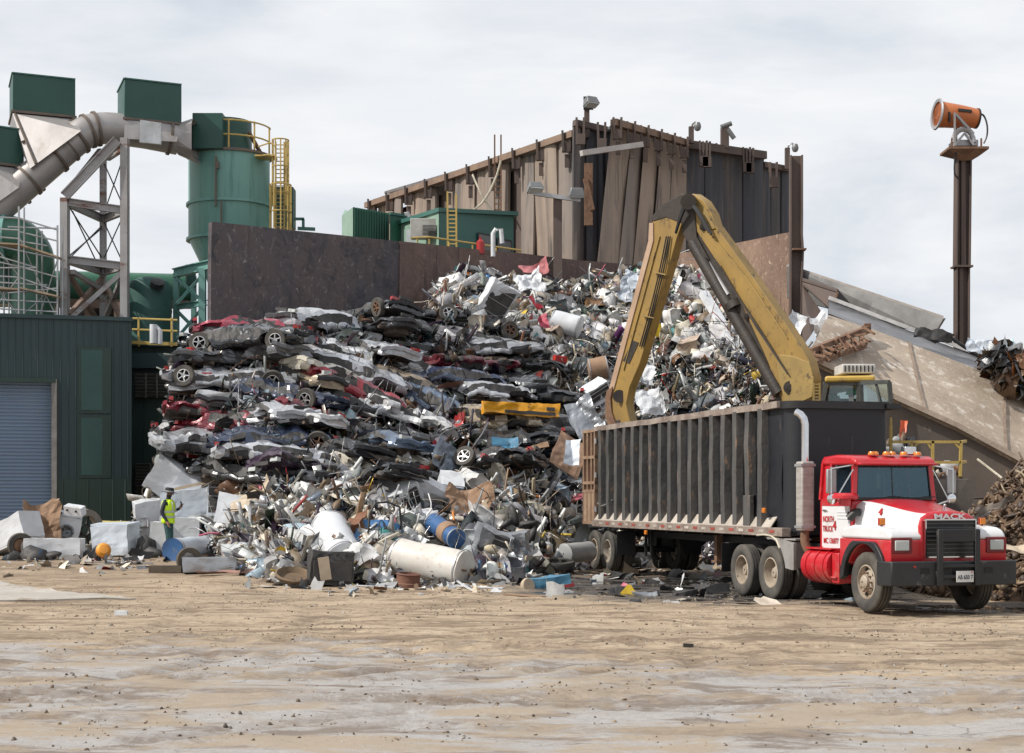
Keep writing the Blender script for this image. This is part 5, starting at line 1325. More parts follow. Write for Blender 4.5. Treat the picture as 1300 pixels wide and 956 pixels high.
FX = lambda x, y, z: Matrix(((0,0,1,x),(1,0,0,y),(0,1,0,z),(0,0,0,1)))
SX = lambda x, y, z: Matrix(((1,0,0,x),(0,0,-1,y),(0,1,0,z),(0,0,0,1)))
gr = TK.part('grille', MB().box((.87,0,1.305), (.04,.96,.62)), M_['black'])
mb = MB()
for z in np.linspace(1.06,1.56,8): mb.box((.90,0,float(z)), (.035,.94,.022))
TK.part('grille_bars', mb, pmat('grille_grey', (0.07,0.072,0.076), rough=.45), parent=gr)
mb = MB()
for (c, d) in (((.90,0,1.625),(.05,1.0,.022)),((.90,0,.985),(.05,1.0,.022)),((.90,-.49,1.305),(.05,.02,.64)),((.90,.49,1.305),(.05,.02,.64))): mb.box(c, d)
TK.part('chrome_surround', mb, M_['chrome'], parent=gr)
text_part(TK.o, 'emblem_lettering', 'MACK', .125, FX(.872,0,1.675), M_['chrome'], .008, .004, 1.75)
# bulldog ornament
mb = MB(); M = TRS((.70,0,1.765)); mb.box((0,0,0), (.09,.05,.02), M=M); mb.tube([(-.03,0,.01),(-.02,0,.06),(.01,0,.09)], [.024,.03,.026], 8, M=M); mb.tube([(.01,0,.09),(.035,0,.11),(.05,0,.105)], [.02,.026,.018], 8, M=M)
for sy in (-.018,.018): mb.tube([(.02,sy,.07),(.03,sy,.0)], .009, 6, M=M); mb.tube([(-.03,sy,.05),(-.035,sy,.0)], .011, 6, M=M)
TK.part('hood_ornament', mb, M_['chrome'], smooth=True)
# bumper with side returns and openings
bpoly = [(.90,-1.27),(1.04,-1.22),(1.10,-1.05),(1.10,1.05),(1.04,1.22),(.90,1.27),(.62,1.27),(.62,1.22),(.86,1.21),(.96,1.0),(.96,-1.0),(.86,-1.21),(.62,-1.22),(.62,-1.27)]
bu = TK.part('bumper', MB().prism(bpoly, .42, M=Matrix.Translation((0,0,.50))), Mblk, bevel=.02)
mb = MB()
for y in (-.62,-.2,.0,.2,.62): mb.box((1.098, y, .76), (.02, .17, .10))
TK.part('bumper_slots', mb, pmat('slot_black', (0.005,0.005,0.005)), parent=bu)
mb = MB(); mb.tube([(1.09,-.82,.83),(1.13,-.82,.83)], .02, 8); TK.part('tow_pin', mb, M_['redlens'], parent=bu)
mb = MB()
for y in (-.36,.36):
    mb.box((1.15,y,.98), (.07,.10,.96)); mb.beam((1.12,y,.70), (1.02,y,.70), .1)
mb.box((1.15,0,1.36), (.05,.80,.22)); mb.box((1.15,0,.66), (.05,.62,.06)); mb.box((1.15,0,.84), (.05,.62,.06))
TK.part('grille_guard', mb, Mblk, bevel=.012)
pl = TK.part('number_plate', MB().box((1.19,.10,.66), (.012,.33,.19)), pmat('plate_white', (0.75,0.75,0.74), rough=.4, bmp=0))
Mink = pmat('plate_ink', (0.03,0.04,0.09), bmp=0); Mrink = pmat('red_lettering', (0.5,0.015,0.02), bmp=0)
tp = text_part(pl, 'plate_lettering', 'AB 650 7', .10, FX(1.197,.10,.645), Mink, .002, .002, .78)
TK.part('plate_sticker', MB().box((1.198,.23,.735), (.006,.03,.02)), M_['redlens'], parent=pl)
# cab body
mb = MB(); cb = [(-.95,.98),(-.95,1.95),(-1.02,1.985),(-2.16,1.985),(-2.16,.98)]
mb.prism(cb, 1.74, M=XZ(.87)); TK.part('cab_body', mb, Mred, bevel=.03)
rf = [(-.86,2.60),(-.90,2.70),(-1.05,2.765),(-1.6,2.80),(-2.1,2.775),(-2.2,2.70),(-2.2,2.60)]
roof = TK.part('roof', MB().prism(rf, 1.66, M=XZ(.83)), Mred, bevel=.055, seg=3)
mb = MB(); mb.box((-.84,0,2.615), (.16,1.60,.05)); TK.part('sun_visor', mb, Mred, parent=roof, bevel=.02)
for sy in (-1,1):
    mb = MB(); mb.beam((-.965,sy*.82,1.96), (-1.02,sy*.765,2.64), .075, .085)      # A pillar
    mb.beam((-1.80,sy*.845,1.96), (-1.80,sy*.79,2.64), .05, .07)
    mb.beam((-2.12,sy*.845,1.96), (-2.12,sy*.79,2.64), .07, .10)
    mb.slab([(-1.82,sy*.845,1.96),(-2.14,sy*.845,1.96),(-2.14,sy*.79,2.64),(-1.82,sy*.79,2.64)], (0,-sy*.03,0)); TK.part('cab_pillars', mb, Mred)
mb = MB(); mb.slab([(-2.15,-.84,1.96),(-2.15,.84,1.96),(-2.15,.80,2.64),(-2.15,-.80,2.64)], (.03,0,0))
TK.part('rear_wall', mb, Mred)
mb = MB(); mb.beam((-.955,-.78,1.985), (-.955,.78,1.985), .05, .05); mb.beam((-1.005,-.74,2.605), (-1.005,.74,2.605), .05, .05)
for sy in (-1,1): mb.beam((-.95,sy*.775,1.985), (-1.005,sy*.73,2.61), .04, .04)
mb.beam((-.95,-.03,1.985),(-1.0,-.03,2.60),.02,.02)
TK.part('windscreen_seal', mb, M_['black'])
ws = MB(); ws.grid([[Vector((-.965+.02*math.cos(y*1.5)-.0, y*.98, 1.99)) for y in np.linspace(-.79,.79,9)], [Vector((-1.015+.02*math.cos(y*1.5), y*.93, 2.61)) for y in np.linspace(-.79,.79,9)]])
TK.part('windscreen', ws, clearglass('windscreen_glass', (0.42,0.66,0.74), .86, (0.42,0.66,0.80)))
for sy in (-1,1):
    mb = MB(); mb.slab([(-1.03,sy*.835,1.97),(-1.78,sy*.845,1.97),(-1.78,sy*.79,2.60),(-1.07,sy*.78,2.60)], (0,-sy*.008,0)); TK.part('side_window', mb, clearglass('side_glass', (0.35,0.42,0.42), .75))
    # doors: red above, white below
    y = sy*.872
    dr = TK.part('door', MB().slab([(-.985,y,1.93),(-1.98,y,1.93),(-2.03,y,1.86),(-2.03,y,1.09),(-1.95,y,1.06),(-1.28,y,1.06),(-.985,y,1.28)][::sy], (0,sy*.022,0)), Mwht, bevel=.01)
    TK.part('door_top_band', MB().slab([(-.975,y+sy*.024,1.975),(-2.035,y+sy*.024,1.975),(-2.035,y+sy*.024,1.85),(-.975,y+sy*.024,1.85)][::sy], (0,sy*.006,0)), Mred, parent=dr)
    mb = MB()
    for z in (1.62,1.68,1.735): mb.box((-1.22,y+sy*.026,z), (.42,.014,.012))
    TK.part('pressed_rib', mb, Mwht, parent=dr)
    TK.part('handle', MB().box((-1.88,y+sy*.035,1.765), (.16,.03,.035)), M_['chrome'], parent=dr, bevel=.008)
    mb = MB(); mb.tube([(-.99,y+sy*.04,1.15),(-.99,y+sy*.04,1.25)], .02, 8); mb.tube([(-.99,y+sy*.04,1.6),(-.99,y+sy*.04,1.75)], .02, 8); TK.part('hinge', mb, M_['black'], parent=dr)
    # grab handle and step
    TK.part('sill_panel', MB().box((-1.45, sy*.86, 1.01), (1.3,.06,.12)), Mred, bevel=.015)
    if sy < 0:
        text_part(dr, 'door_lettering', 'NORTH', .15, SX(-1.76,y-.034,1.60), Mrink, .001, .003, .8)
        text_part(dr, 'door_lettering', 'TRUCK', .15, SX(-1.78,y-.034,1.42), Mrink, .001, .003, .8)
        text_part(dr, 'door_number', '4', .24, SX(-1.52,y-.036,1.48), Mrink, .001, .006, 1.0)
        text_part(dr, 'door_lettering', 'MC 136077', .14, SX(-1.66,y-.034,1.20), Mrink, .001, .003, .85)
from mathutils.bvhtree import BVHTree
cam_l = TRM.inverted() @ Vector((0,0,CAMH)); ray_l = (TRM.inverted() @ at(1119,650.5,28.0))-cam_l
bv = BVHTree.FromPolygons([v.co for v in hood.data.vertices], [p.vertices for p in hood.data.polygons])
hl, hn, _, _ = bv.ray_cast(cam_l, ray_l.normalized())
hn = hn if hn.y < 0 else -hn; ux = Vector((0,0,1)).cross(hn).normalized(); uy = hn.cross(ux); hp_ = hl+hn*.02
text_part(hood, 'hood_number', '4', .17, Matrix(((ux.x,uy.x,hn.x,hp_.x),(ux.y,uy.y,hn.y,hp_.y),(ux.z,uy.z,hn.z,hp_.z),(0,0,0,1))), Mrink, .012, .006, 1.0)
TK.part('cab_inner', MB().box((-1.56,0,1.995), (1.1,1.6,.02)), M_['black'])
mb = MB(); mb.box((-2.11,0,2.3), (.03,1.5,.6)); TK.part('cab_lining', mb, M_['black'])
for sy in (.40,-.42):
    mb = MB(); mb.box((-1.75,sy,1.93), (.5,.5,.16)); mb.box((-1.98,sy,2.22), (.12,.46,.6)); TK.part('seat', mb, pmat('seat_vinyl', (0.05,0.05,0.055)), bevel=.04)
mb = MB(); mb.tube([Vector((-1.3+math.cos(R(a))*.0-.10*math.sin(R(a)), .40+.21*math.cos(R(a)), 2.10+.19*math.sin(R(a)))) for a in range(0,361,20)], .016, 6); mb.beam((-1.05,.40,1.95),(-1.3,.40,2.1),.04); TK.part('steering_wheel', mb, M_['black'])
mb = MB(); mb.box((-1.08,0,1.99), (.2,1.5,.08)); TK.part('dashboard', mb, M_['black'], bevel=.02)
mb = MB(); mb.tube([(-1.02,-.28,2.58),(-1.03,-.28,2.35)], .008, 5); mb.box((-1.03,-.28,2.30), (.03,.07,.26)); mb.tube([(-1.04,-.16,2.5),(-1.03,-.15,2.05)], .012, 5); TK.part('hanging_ornament', mb, M_['rust'])
drv = seated('driver in dark shirt sitting behind the windscreen of the red tractor unit', TRM @ TRS((-1.78,.40,1.86)) @ Matrix.Diagonal((.88,.88,.82,1)), pmat('blue_shirt', (0.04,0.07,0.13)), Mtrou)
# air cleaner cap and cowl pipe
mb = MB(); mb.lathe([(.02,.10),(.20,.095),(.245,.05),(.245,0),(.2,-.02)], 24, M=TRS((-.92,-1.02,1.99))); TK.part('air_cleaner_cap', mb, Mred, smooth=True)
mb = MB(); mb.lathe([(.11,-.02),(.11,-.14),(.02,-.15)], 20, M=TRS((-.92,-1.02,1.99))); ac_ = TK.part('air_cleaner', mb, Mred, smooth=True)
mb = MB(); mb.tube([(-.86,-.98,1.62),(-.80,-.88,1.74),(-.80,-.8,1.74)], .075, 12); TK.part('intake_hose', mb, M_['cable'], smooth=True)
# wipers
mb = MB()
for y in (-.35,.38): mb.tube([(-.93,y,1.97),(-.93,y+.30,2.03),(-.935,y+.62,2.0)], .008, 5)
TK.part('wiper', mb, M_['black'])
# roof lamps, antenna, horn
for y in (-.34,-.10,.02,.26,.55,-.40):
    mb = MB(); mb.lathe([(.02,.06),(.045,.055),(.06,.02),(.06,0)], 14, M=TRS((-1.05,y,2.785)) @ Matrix.Diagonal((1.3,1.2,1.1,1))); TK.part('roof_lamp', mb, M_['amber'], smooth=True)
mb = MB(); mb.box((-1.15,.42,2.87), (.16,.24,.15)); mb.beam((-1.15,.30,2.8),(-1.15,.54,2.8),.03); TK.part('work_lamp', mb, M_['chrome'], bevel=.02)
mb = MB(); mb.tube([(-1.6,-.5,2.78),(-1.6,-.49,3.15)], .006, 5); TK.part('aerial', mb, M_['black'])
# mirrors
for sy in (-1,1):
    yo = sy*1.26
    mb = MB(); mb.beam((-.98,sy*.82,2.60), (-1.0,yo,2.53), .022); mb.beam((-.98,sy*.88,1.86), (-1.0,yo,1.98), .022); mb.beam((-1.0,yo,1.90), (-1.0,yo,2.56), .022); mb.beam((-.98,sy*.82,2.52), (-1.0,yo-sy*.1,1.98), .018)
    mr = TK.part('mirror_bracket', mb, M_['chrome'])
    mb = MB(); mb.box((-1.03,yo-sy*.02,2.30), (.07,.19,.44)); TK.part('mirror_housing', mb, M_['steel'], parent=mr, bevel=.02)
    mb = MB(); mb.box((-1.069,yo-sy*.02,2.30), (.008,.165,.40)); TK.part('mirror_glass', mb, M_['chrome'], parent=mr)
    mb = MB(); mb.lathe([(.0,.05),(.06,.045),(.095,.02),(.10,-.02),(.0,-.03)], 20, M=TRS((-1.0,yo-sy*.03,1.98), (0,R(90),0))); TK.part('round_mirror', mb, M_['chrome'], parent=mr, smooth=True)
# exhaust
mb = MB(); mb.box((-2.42,-1.04,2.03), (.26,.27,1.32)); TK.part('exhaust_shield', mb, pmat('brushed_shield', (0.42,0.40,0.38), (0.28,0.25,0.23), scale=3, rough=.55, metal=.15, stretch=(1,1,5)), bevel=.03)
mb = MB()
for z in (1.45, 2.62): mb.box((-2.42,-1.04,z), (.29,.30,.05))
TK.part('clamp_band', mb, M_['steel'])
mb = MB(); mb.tube([(-2.42,-1.04,2.65),(-2.42,-1.04,3.40),(-2.43,-1.06,3.50),(-2.48,-1.10,3.58),(-2.56,-1.16,3.63)], .075, 18); TK.part('exhaust_pipe', mb, M_['chrome'], smooth=True)
mb = MB(); mb.tube(catmull([Vector(p) for p in ((-2.42,-1.04,1.40),(-2.42,-1.04,1.15),(-2.35,-.95,.95),(-2.2,-.8,.88))]), .085, 14); TK.part('flex_pipe', mb, M_['rust'], smooth=True)
# fuel tank with straps, chassis
mb = MB(); mb.tube([(-2.30,-.88,.74),(-1.28,-.88,.74)], .32, 28); tk = TK.part('fuel_tank', mb, Mred, smooth=True)
mb = MB()
for x in (-2.12,-1.78,-1.45): mb.lathe([(.322,-.03),(.335,-.03),(.335,.03),(.322,.03)], 28, closed=True, M=TRS((x,-.88,.74),(0,R(90),0)))
mb.box((-1.8,-.93,1.06), (1.0,.34,.03)); TK.part('tank_strap', mb, Mred, parent=tk)
mb = MB(); mb.tube([(-2.30,.88,.74),(-1.0,.88,.74)], .32, 24); TK.part('fuel_tank', mb, Mred, smooth=True)
mb = MB(); mb.box((-1.12,-.90,.72), (.26,.42,.55)); mb.box((-1.12,-1.12,.55), (.2,.1,.04)); TK.part('battery_box', mb, Mred, bevel=.02)
mb = MB()
for y in (-.42,.42): mb.box((-2.6,y,.98), (6.4,.09,.26))
for x in (-5.4,-4.27,-3.2,-2.0,.3): mb.box((x,0,.96), (.12,.84,.2))
TK.part('chassis_rails', mb, M_['black'])
mb = MB(); mb.box((-4.3,0,1.17), (1.0,.9,.08)); TK.part('fifth_wheel', mb, M_['rust'])
mb = MB(); mb.tube([(0,-1.0,.53),(0,1.0,.53)], .06, 10); 
for x in (-3.61,-4.93): mb.tube([(x,-1.0,.53),(x,1.0,.53)], .09, 10); mb.lathe([(.02,-.22),(.2,-.12),(.24,0),(.2,.12),(.02,.22)], 16, M=TRS((x,0,.55)))
mb.box((-.1,0,.8), (1.3,.7,.5)); TK.part('axles', mb, M_['black'])
wheel(TK, 0, -1.0, .525, -1, 'front', mat=Mrimc); wheel(TK, 0, 1.0, .525, 1, 'front', mat=Mrimc)
for x in (-3.61,-4.93):
    for sy in (-1,1):
        wheel(TK, x, sy*1.06, .525, sy, 'rear', mat=Mrimc); wheel(TK, x, sy*.73, .525, sy, 'rear')
# plated deck and mudguard over the drive axle
Mdeck = pmat('dented_aluminium', (0.44,0.42,0.41), (0.30,0.28,0.26), scale=2.5, rough=.45, metal=.4, bmp=.3, bscale=5)
mb = MB(); ag = [(-3.61+.66*math.cos(R(a)), .53+.66*math.sin(R(a))) for a in range(100,9,-9)]; 
poly = ag+[(-2.7,.62),(-2.62,.62),(-2.62,1.13),(-3.3,1.22),(-3.8,1.22)]
mb.prism(poly, .06, M=XZ(-1.12)); mb.box((-3.1,-.98,1.2), (1.0,.34,.03)); mb.box((-2.68,-.98,.9), (.03,.34,.5)); TK.part('mudguard', mb, Mdeck)
mb = MB(); mb.tube([(-4.2,-1.18,1.25),(-3.85,-1.19,1.27),(-3.55,-1.19,1.25),(-3.32,-1.19,1.18),(-3.18,-1.19,1.02)], .02, 8); TK.part('mudguard_rim', mb, Mpale, smooth=True)
mb = MB(); mb.box((-5.85,-.95,.75), (.02,.5,.6)); mb.box((-5.85,.95,.75), (.02,.5,.6)); TK.part('mud_flap', mb, M_['black'])

# ------------------------------------------------------------------ trailer
TL_ = Thing('trailer', 'long black ribbed open-top scrap trailer with worn rust streaked ribs', 'trailer', loc=(3.37,42.09,0), rot=(0,0,R(-74.6)))
Lt, Wt, z0, z1 = 11.6, 1.1, 1.30, 3.80
Mtb = pmat('trailer_black', (0.007,0.008,0.012), (0.013,0.014,0.018), scale=1.0, rough=.5, bmp=.15, c3=(0.10,0.085,0.075), s3=2.2, a3=(.60,.78), stretch3=(1,1,.3))
Mrib = pmat('worn_rib_paint', (0.040,0.040,0.041), (0.095,0.088,0.082), scale=1.8, rough=.7, bmp=.4, c3=(0.26,0.16,0.10), s3=3.8, a3=(.59,.70), stretch3=(1.5,1.5,.5), stretch=(1.5,1,.5))
Mrail = pmat('worn_rail', (0.30,0.25,0.21), (0.14,0.10,0.085), scale=2.2, rough=.75, bmp=.3, c3=(0.42,0.36,0.30), s3=4, a3=(.55,.7))
mb = MB()
def dent_wall(xa, xb, y, n, m, th, out):
    P = []
    for k in range(m+1):
        z = z0+.1+(z1-z0-.1)*k/m; row = []
        for i in range(n+1):
            x = xa+(xb-xa)*i/n; row.append(Vector((x, y+out*noise.noise(Vector((x*.9, z*1.1, y*3)))*.05, z)))
        P.append(row)
    mb.grid(P if out < 0 else P[::-1]); mb.grid([[p-Vector((0,out*th,0)) for p in r_] for r_ in (P[::-1] if out < 0 else P)])
dent_wall(0, Lt-.35, -Wt, 60, 8, .05, -1); dent_wall(0, Lt-.35, Wt, 60, 8, .05, 1)
# rounded front
pf = [Vector((Lt-.35, -Wt, 0))]+[Vector((Lt-.35+.35*math.sin(R(a)), -Wt+.35-.35*math.cos(R(a)), 0)) for a in range(10,91,10)]+[Vector((Lt-.35+.35*math.cos(R(a)), Wt-.35+.35*math.sin(R(a)), 0)) for a in range(0,91,10)]
mb.grid([[Vector((p.x,p.y,z)) for p in pf] for z in (z0-.02, 2.0, 3.0, z1)][::1]); mb.grid([[Vector((p.x*1-.05,p.y*.96,z)) for p in pf] for z in (z0-.02, z1)][::-1])
TL_.part('body_walls', mb, Mtb, smooth=False)
ribs = [.42+i*.628 for i in range(17)]
for i, x in enumerate(ribs):
    zt_ = z1-.02; zb2 = 1.42
    for sg in (-1,1):
        mb = MB()
        if i == 15 and sg < 0: zb2 = 2.05
        rows = []
        for k in range(11):
            z = zb2+(zt_-zb2)*k/10; j = noise.noise(Vector((x*2,z*1.7,sg)))*.035; dd = noise.noise(Vector((x*3,z*2.3,sg+5)))*.018
            rows.append([Vector((x-.13+j, sg*(Wt-.01), z)), Vector((x-.105+j, sg*(Wt+.14+dd), z)), Vector((x+.105+j, sg*(Wt+.14+dd), z)), Vector((x+.125+j, sg*(Wt-.01), z))])
        mb.grid(rows if sg < 0 else rows[::-1]); mb.add(rows[0], [(0,1,2,3)]); mb.add(rows[-1], [(3,2,1,0)]); TL_.part('side_rib', mb, Mrib)
TL_.part('access_cover', MB().box((ribs[15],-Wt-.10,1.74), (.34,.10,.62)), Mrib, bevel=.01)
for sg in (-1,1):
    mb = MB(); ofs = .045 if sg < 0 else 0
    pp = []
    for i in range(41):
        x = -.02+(Lt-.3)*i/40; pp.append(Vector((x, sg*(Wt+.03), z1+.02+noise.noise(Vector((x*1.1,sg,0)))*.02)))
    for a, b_ in zip(pp, pp[1:]): mb.beam(a, b_, .22, .13)
    TL_.part('top_rail', mb, Mrail)
mb = MB(); cxf = Lt-1.0
lp_ = lambda s_, z: [Vector((cxf+(p.x-cxf)*(1+s_), p.y*(1+s_*.9), z)) for p in pf]
mb.grid([lp_(.0, z1-.06), lp_(.07, z1-.06), lp_(.07, z1+.085), lp_(-.05, z1+.085), lp_(-.05, z1-.06)])
mb.box((Lt-.1, Wt-.02, z1+.0), (.4,.3,.1))
TL_.part('front_rim', mb, M_['black'])
for sg in (-1,1): TL_.part('bottom_rail', MB().box((Lt/2-.1, sg*(Wt+.06), z0+.03), (Lt+.1,.2,.17)), Mrail, bevel=.01)
mb = MB()
for sg in (-1,1): mb.slab([(0,sg*(Wt+.15),z0+.12),(Lt-.6,sg*(Wt+.15),z0+.12),(Lt-.6,sg*(Wt-.02),z0+.36),(0,sg*(Wt-.02),z0+.36)][::-sg], (0,-sg*.01,-.02))
TL_.part('sloping_sill', mb, pmat('pale_dusty_sill', (0.46,0.41,0.36), (0.3,0.26,0.22), scale=2, rough=.8, bmp=.2))
Mtp = (pmat('dirty_white_tape', (0.5,0.45,0.4)), pmat('faded_red_tape', (0.35,0.07,0.05)))
for i in range(22):
    x = .6+i*.5; TL_.part('reflective_strip', MB().box((x,-Wt-.163,z0+.04), (.24,.008,.055)), Mtp[i % 2])
for x, z in ((4.0,1.17),(10.75,1.75)):
    TL_.part('side_marker', MB().box((x,-Wt-.17,z-.0), (.13,.05,.10)), M_['amber'], bevel=.01)
TL_.part('floor', MB().box((Lt/2,0,z0), (Lt-.1,2*Wt,.08)), M_['black'])
# rear frame extension with lattice door swung back in line with the side
mb = MB(); Mdoor = pmat('rusty_tan_door', (0.30,0.20,0.13), (0.20,0.12,0.08), scale=2, rough=.8, bmp=.2, c3=(0.38,0.28,0.19), s3=3, a3=(.55,.7))
xa, xb, yd = -1.06, -.03, -Wt-.07
for x in (xa+.04, xb-.04, xa+.38, xa+.72): mb.box((x,yd,(z0+z1)/2+.05), (.08,.10,z1-z0-.05))
for z in (z1-.02, z1-.72, z1-1.40, z0+.88, z0+.04): mb.box(((xa+xb)/2,yd-.003,z), (xb-xa,.11,.08))
dr = TL_.part('rear_door', mb, Mdoor)
TL_.part('door_panel', MB().box(((xa+xb)/2,yd-.02,z0+.45), (xb-xa-.02,.06,.82)), Mdoor, parent=dr)
TL_.part('door_sheet', MB().box(((xa+xb)/2,yd+.05,(z0+z1)/2+.3), (xb-xa-.04,.02,z1-z0-.8)), M_['rust'], parent=dr)
mb = MB(); mb.box((-.55,Wt+.07,(z0+z1)/2), (1.0,.08,z1-z0)); TL_.part('rear_door', mb, Mdoor)
mb = MB()
for z in (1.7,2.6,3.5): mb.tube([(.0,-Wt-.1,z-.07),(.0,-Wt-.1,z+.07)], .035, 8)
mb.tube([(.1,-Wt-.08,1.86),(.5,-Wt-.12,1.78),(.9,-Wt-.1,1.84),(1.2,-Wt-.05,1.95)], .018, 6)
TL_.part('hinge', mb, M_['steel'])
# running gear
mb = MB()
for y in (-.45,.45): mb.box((Lt/2-.6,y,z0-.16), (Lt-1.6,.12,.26))
for x in (-.3,.8): mb.tube([(x,-.9,.66),(x,.9,.66)], .08, 10); mb.box((x,-.55,.85), (.7,.1,.3)); mb.box((x,.55,.85), (.7,.1,.3))
for x in np.arange(1.5,11,1.1): mb.box((float(x),0,z0-.08), (.08,2.1,.09))
TL_.part('chassis', mb, M_['black'])
for x in (-.24,.86):
    for sy in (-1,1): wheel(TL_, x, sy*1.06, .62, sy, 'rear', mat=Mrimc if x < 0 else None); wheel(TL_, x, sy*.74, .62, sy, 'rear')
mb = MB()
for y in (-.62,.62): mb.box((6.9,y,.95), (.14,.14,.7)); mb.box((6.9,y,.58), (.3,.22,.05)); mb.beam((6.9,y,1.2), (7.6,y,1.25), .06)
mb.beam((6.9,-.62,.9), (6.9,.62,.9), .06); TL_.part('landing_leg', mb, M_['rust'])
for c_, d_ in (((2.6,-.75,.9), (.06,.06,.7)), ((3.0,-.75,.9), (.06,.06,.7)), ((-.92,-.95,.95), (.3,.12,.5))): TL_.part('under_bracket', MB().box(c_, d_), M_['black'])
for c_ in ((1.55,-.9,.85), (1.55,.9,.85)): TL_.part('mud_flap', MB().box(c_, (.02,.5,.6)), M_['black'])

# ------------------------------------------------------------------ material handler
EX = Thing('material_handler', 'yellow scrap handling excavator reaching over the trailer into the heap', 'excavator', loc=(7,38.5,0), world=True)
P0, P1, P3 = at(785,530,42.2), at(870,248,40.0), at(1010,505,38.0)
nn = (P1-P0).cross(P3-P0).normalized(); nn = nn if nn.y < 0 else -nn
def onp(px, py, off=0.0):
    d = at(px, py, 1.0)-Vector((0,0,CAMH)); o = Vector((0,0,CAMH)); P = P1+nn*off
    t = (P-o).dot(nn)/d.dot(nn); return o+d*t
Myel = pmat('worn_machine_yellow', (0.33,0.205,0.05), (0.22,0.14,0.045), scale=.9, rough=.5, bmp=.08, c3=(0.05,0.038,0.03), s3=3.6, a3=(.56,.70), stretch3=(1.3,1,.8))
Myel2 = pmat('dusty_machine_yellow', (0.34,0.23,0.07), (0.25,0.17,0.06), scale=1.2, rough=.7, bmp=.1, c3=(0.05,0.035,0.03), s3=3, a3=(.55,.66))
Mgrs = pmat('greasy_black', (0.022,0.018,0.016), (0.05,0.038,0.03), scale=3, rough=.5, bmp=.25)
Mpink = pmat('sunlit_stick_edge', (0.45,0.31,0.22), (0.35,0.23,0.15), scale=1.5, rough=.7)  # light tone paints the sun on the stick's left edge
def plate(name, pts, off, th, mat, parent=None, bevel=.015):
    fr = [onp(x, y, off) for x, y in pts]
    mb = MB(); mb.slab(fr, -nn*th); o = EX.part(name, mb, mat, parent=parent, bevel=bevel); weld(o, .0001, False); return o
stk = plate('stick', [(866,262),(843,266),(829,280),(825,292),(825,306),(776,492),(772,500),(772,522),(778,542),(802,542),(797,525),(795,512),(799,492),(812,462),(850,336),(859,303),(866,283)], .16, .30, Myel)
plate('stick_edge_plate', [(824,283),(829,283),(829,306),(779,494),(773,494),(823,306)], .19, .36, Mpink, parent=stk, bevel=0)
plate('stick_head', [(866,246),(872,250),(871,262),(866,284),(846,276),(829,281),(826,276),(843,258)], .175, .33, Mgrs, parent=stk)
plate('linkage_guard', [(770,496),(778,490),(775,505),(776,522),(783,542),(774,546),(768,530),(768,505)], .21, .40, M_['rust'], parent=stk)
mb = MB(); M = axM(onp(786,503,.19), onp(786,503,.27)); mb.lathe([(.02,.0),(.15,0),(.17,-.03),(.17,-.06)], 20, M=M @ Matrix.Scale(-1,4,Vector((0,0,1)))); EX.part('pivot_pin', mb, Mgrs, parent=stk)
mb = MB(); mb.slab([onp(x,y,.165) for x,y in ((803,432),(811,435),(799,462),(791,458))], nn*.01); EX.part('worn_patch', mb, Mgrs, parent=stk)
bm_ = plate('boom', [(873,247),(880,246),(893,255),(903,271),(907,285),(954,350),(997,411),(1016,440),(1027,458),(1033,480),(1032,502),(1012,512),(994,512),(986,492),(975,460),(940,383),(905,325),(882,290),(876,268)], .18, .32, Myel)
plate('boom_underside_plate', [(876,284),(882,290),(905,325),(940,383),(975,460),(986,492),(994,512),(988,512),(978,492),(966,462),(931,388),(897,330),(875,296)], .16, .28, Mgrs, parent=bm_, bevel=0)  # black plate along the boom's underside
plate('boom_side_plate', [(985,450),(1006,452),(1027,460),(1033,480),(1031,504),(1014,512),(996,510),(988,480)], .22, .05, Myel2, parent=bm_)
plate('hose_cover', [(880,253),(893,262),(902,275),(908,290),(901,292),(892,276),(882,268)], .21, .04, Myel2, parent=bm_, bevel=.005)
mb = MB(); M = axM(onp(874,256,.5), onp(874,256,-.5)); mb.lathe([(.02,0),(.2,0),(.2,1.0),(.02,1.0)], 20, M=M); EX.part('apex_pivot', mb, Mgrs)
plate('knuckle', [(866,252),(880,252),(884,300),(900,330),(880,318),(866,296)], .22, .44, Mgrs)
mb = MB(); a, b_, c = onp(878,300,.12), onp(925,375,.12), onp(990,500,.12); mb.tube([a, b_], .09, 14); cy = EX.part('cylinder_rod', mb, M_['steel'], smooth=True)
mb = MB(); mb.tube([onp(880,308,.12), c], .17, 18); mb.tube([onp(934,392,.12), onp(930,384,.12)], .22, 18); EX.part('hydraulic_cylinder', mb, Mgrs, smooth=True)
mb = MB(); a = onp(866,266,.45)
for k in range(3):
    mb.tube(catmull([onp(897+k*3,292+k*3,.33), onp(884,268-k*2,.38), onp(872,256+k*3,.42), onp(864,272+k*3,.36), onp(858,296,.28)]), .035, 6)
EX.part('hydraulic_hose', mb, M_['cable'], smooth=True)
mb = MB()
for k in range(2): mb.tube([onp(906+k*4,330+k*2,.28), onp(960,412+k*3,.28), onp(1000,475,.28)], .02, 6)
EX.part('grease_line', mb, Mgrs)
# grapple inside the trailer
g0 = onp(789,548,0); mb = MB(); mb.tube([g0+Vector((0,0,.3)), g0+Vector((0,0,-.35))], .22, 14)
EX.part('rotator', mb, Mgrs, smooth=True)
for k in range(5):
    a = 2*math.pi*k/5; mb = MB(); d = Vector((math.cos(a), math.sin(a), 0)); c = g0+Vector((0,0,-.35))
    pp = catmull([c+d*.15, c+d*.5+Vector((0,0,-.25)), c+d*.6+Vector((0,0,-.7)), c+d*.3+Vector((0,0,-1.15)), c+d*.08+Vector((0,0,-1.3))]); mb.tube(pp, [.13-.004*i for i in range(len(pp))], 8); EX.part('grapple_tine', mb, Myel2)
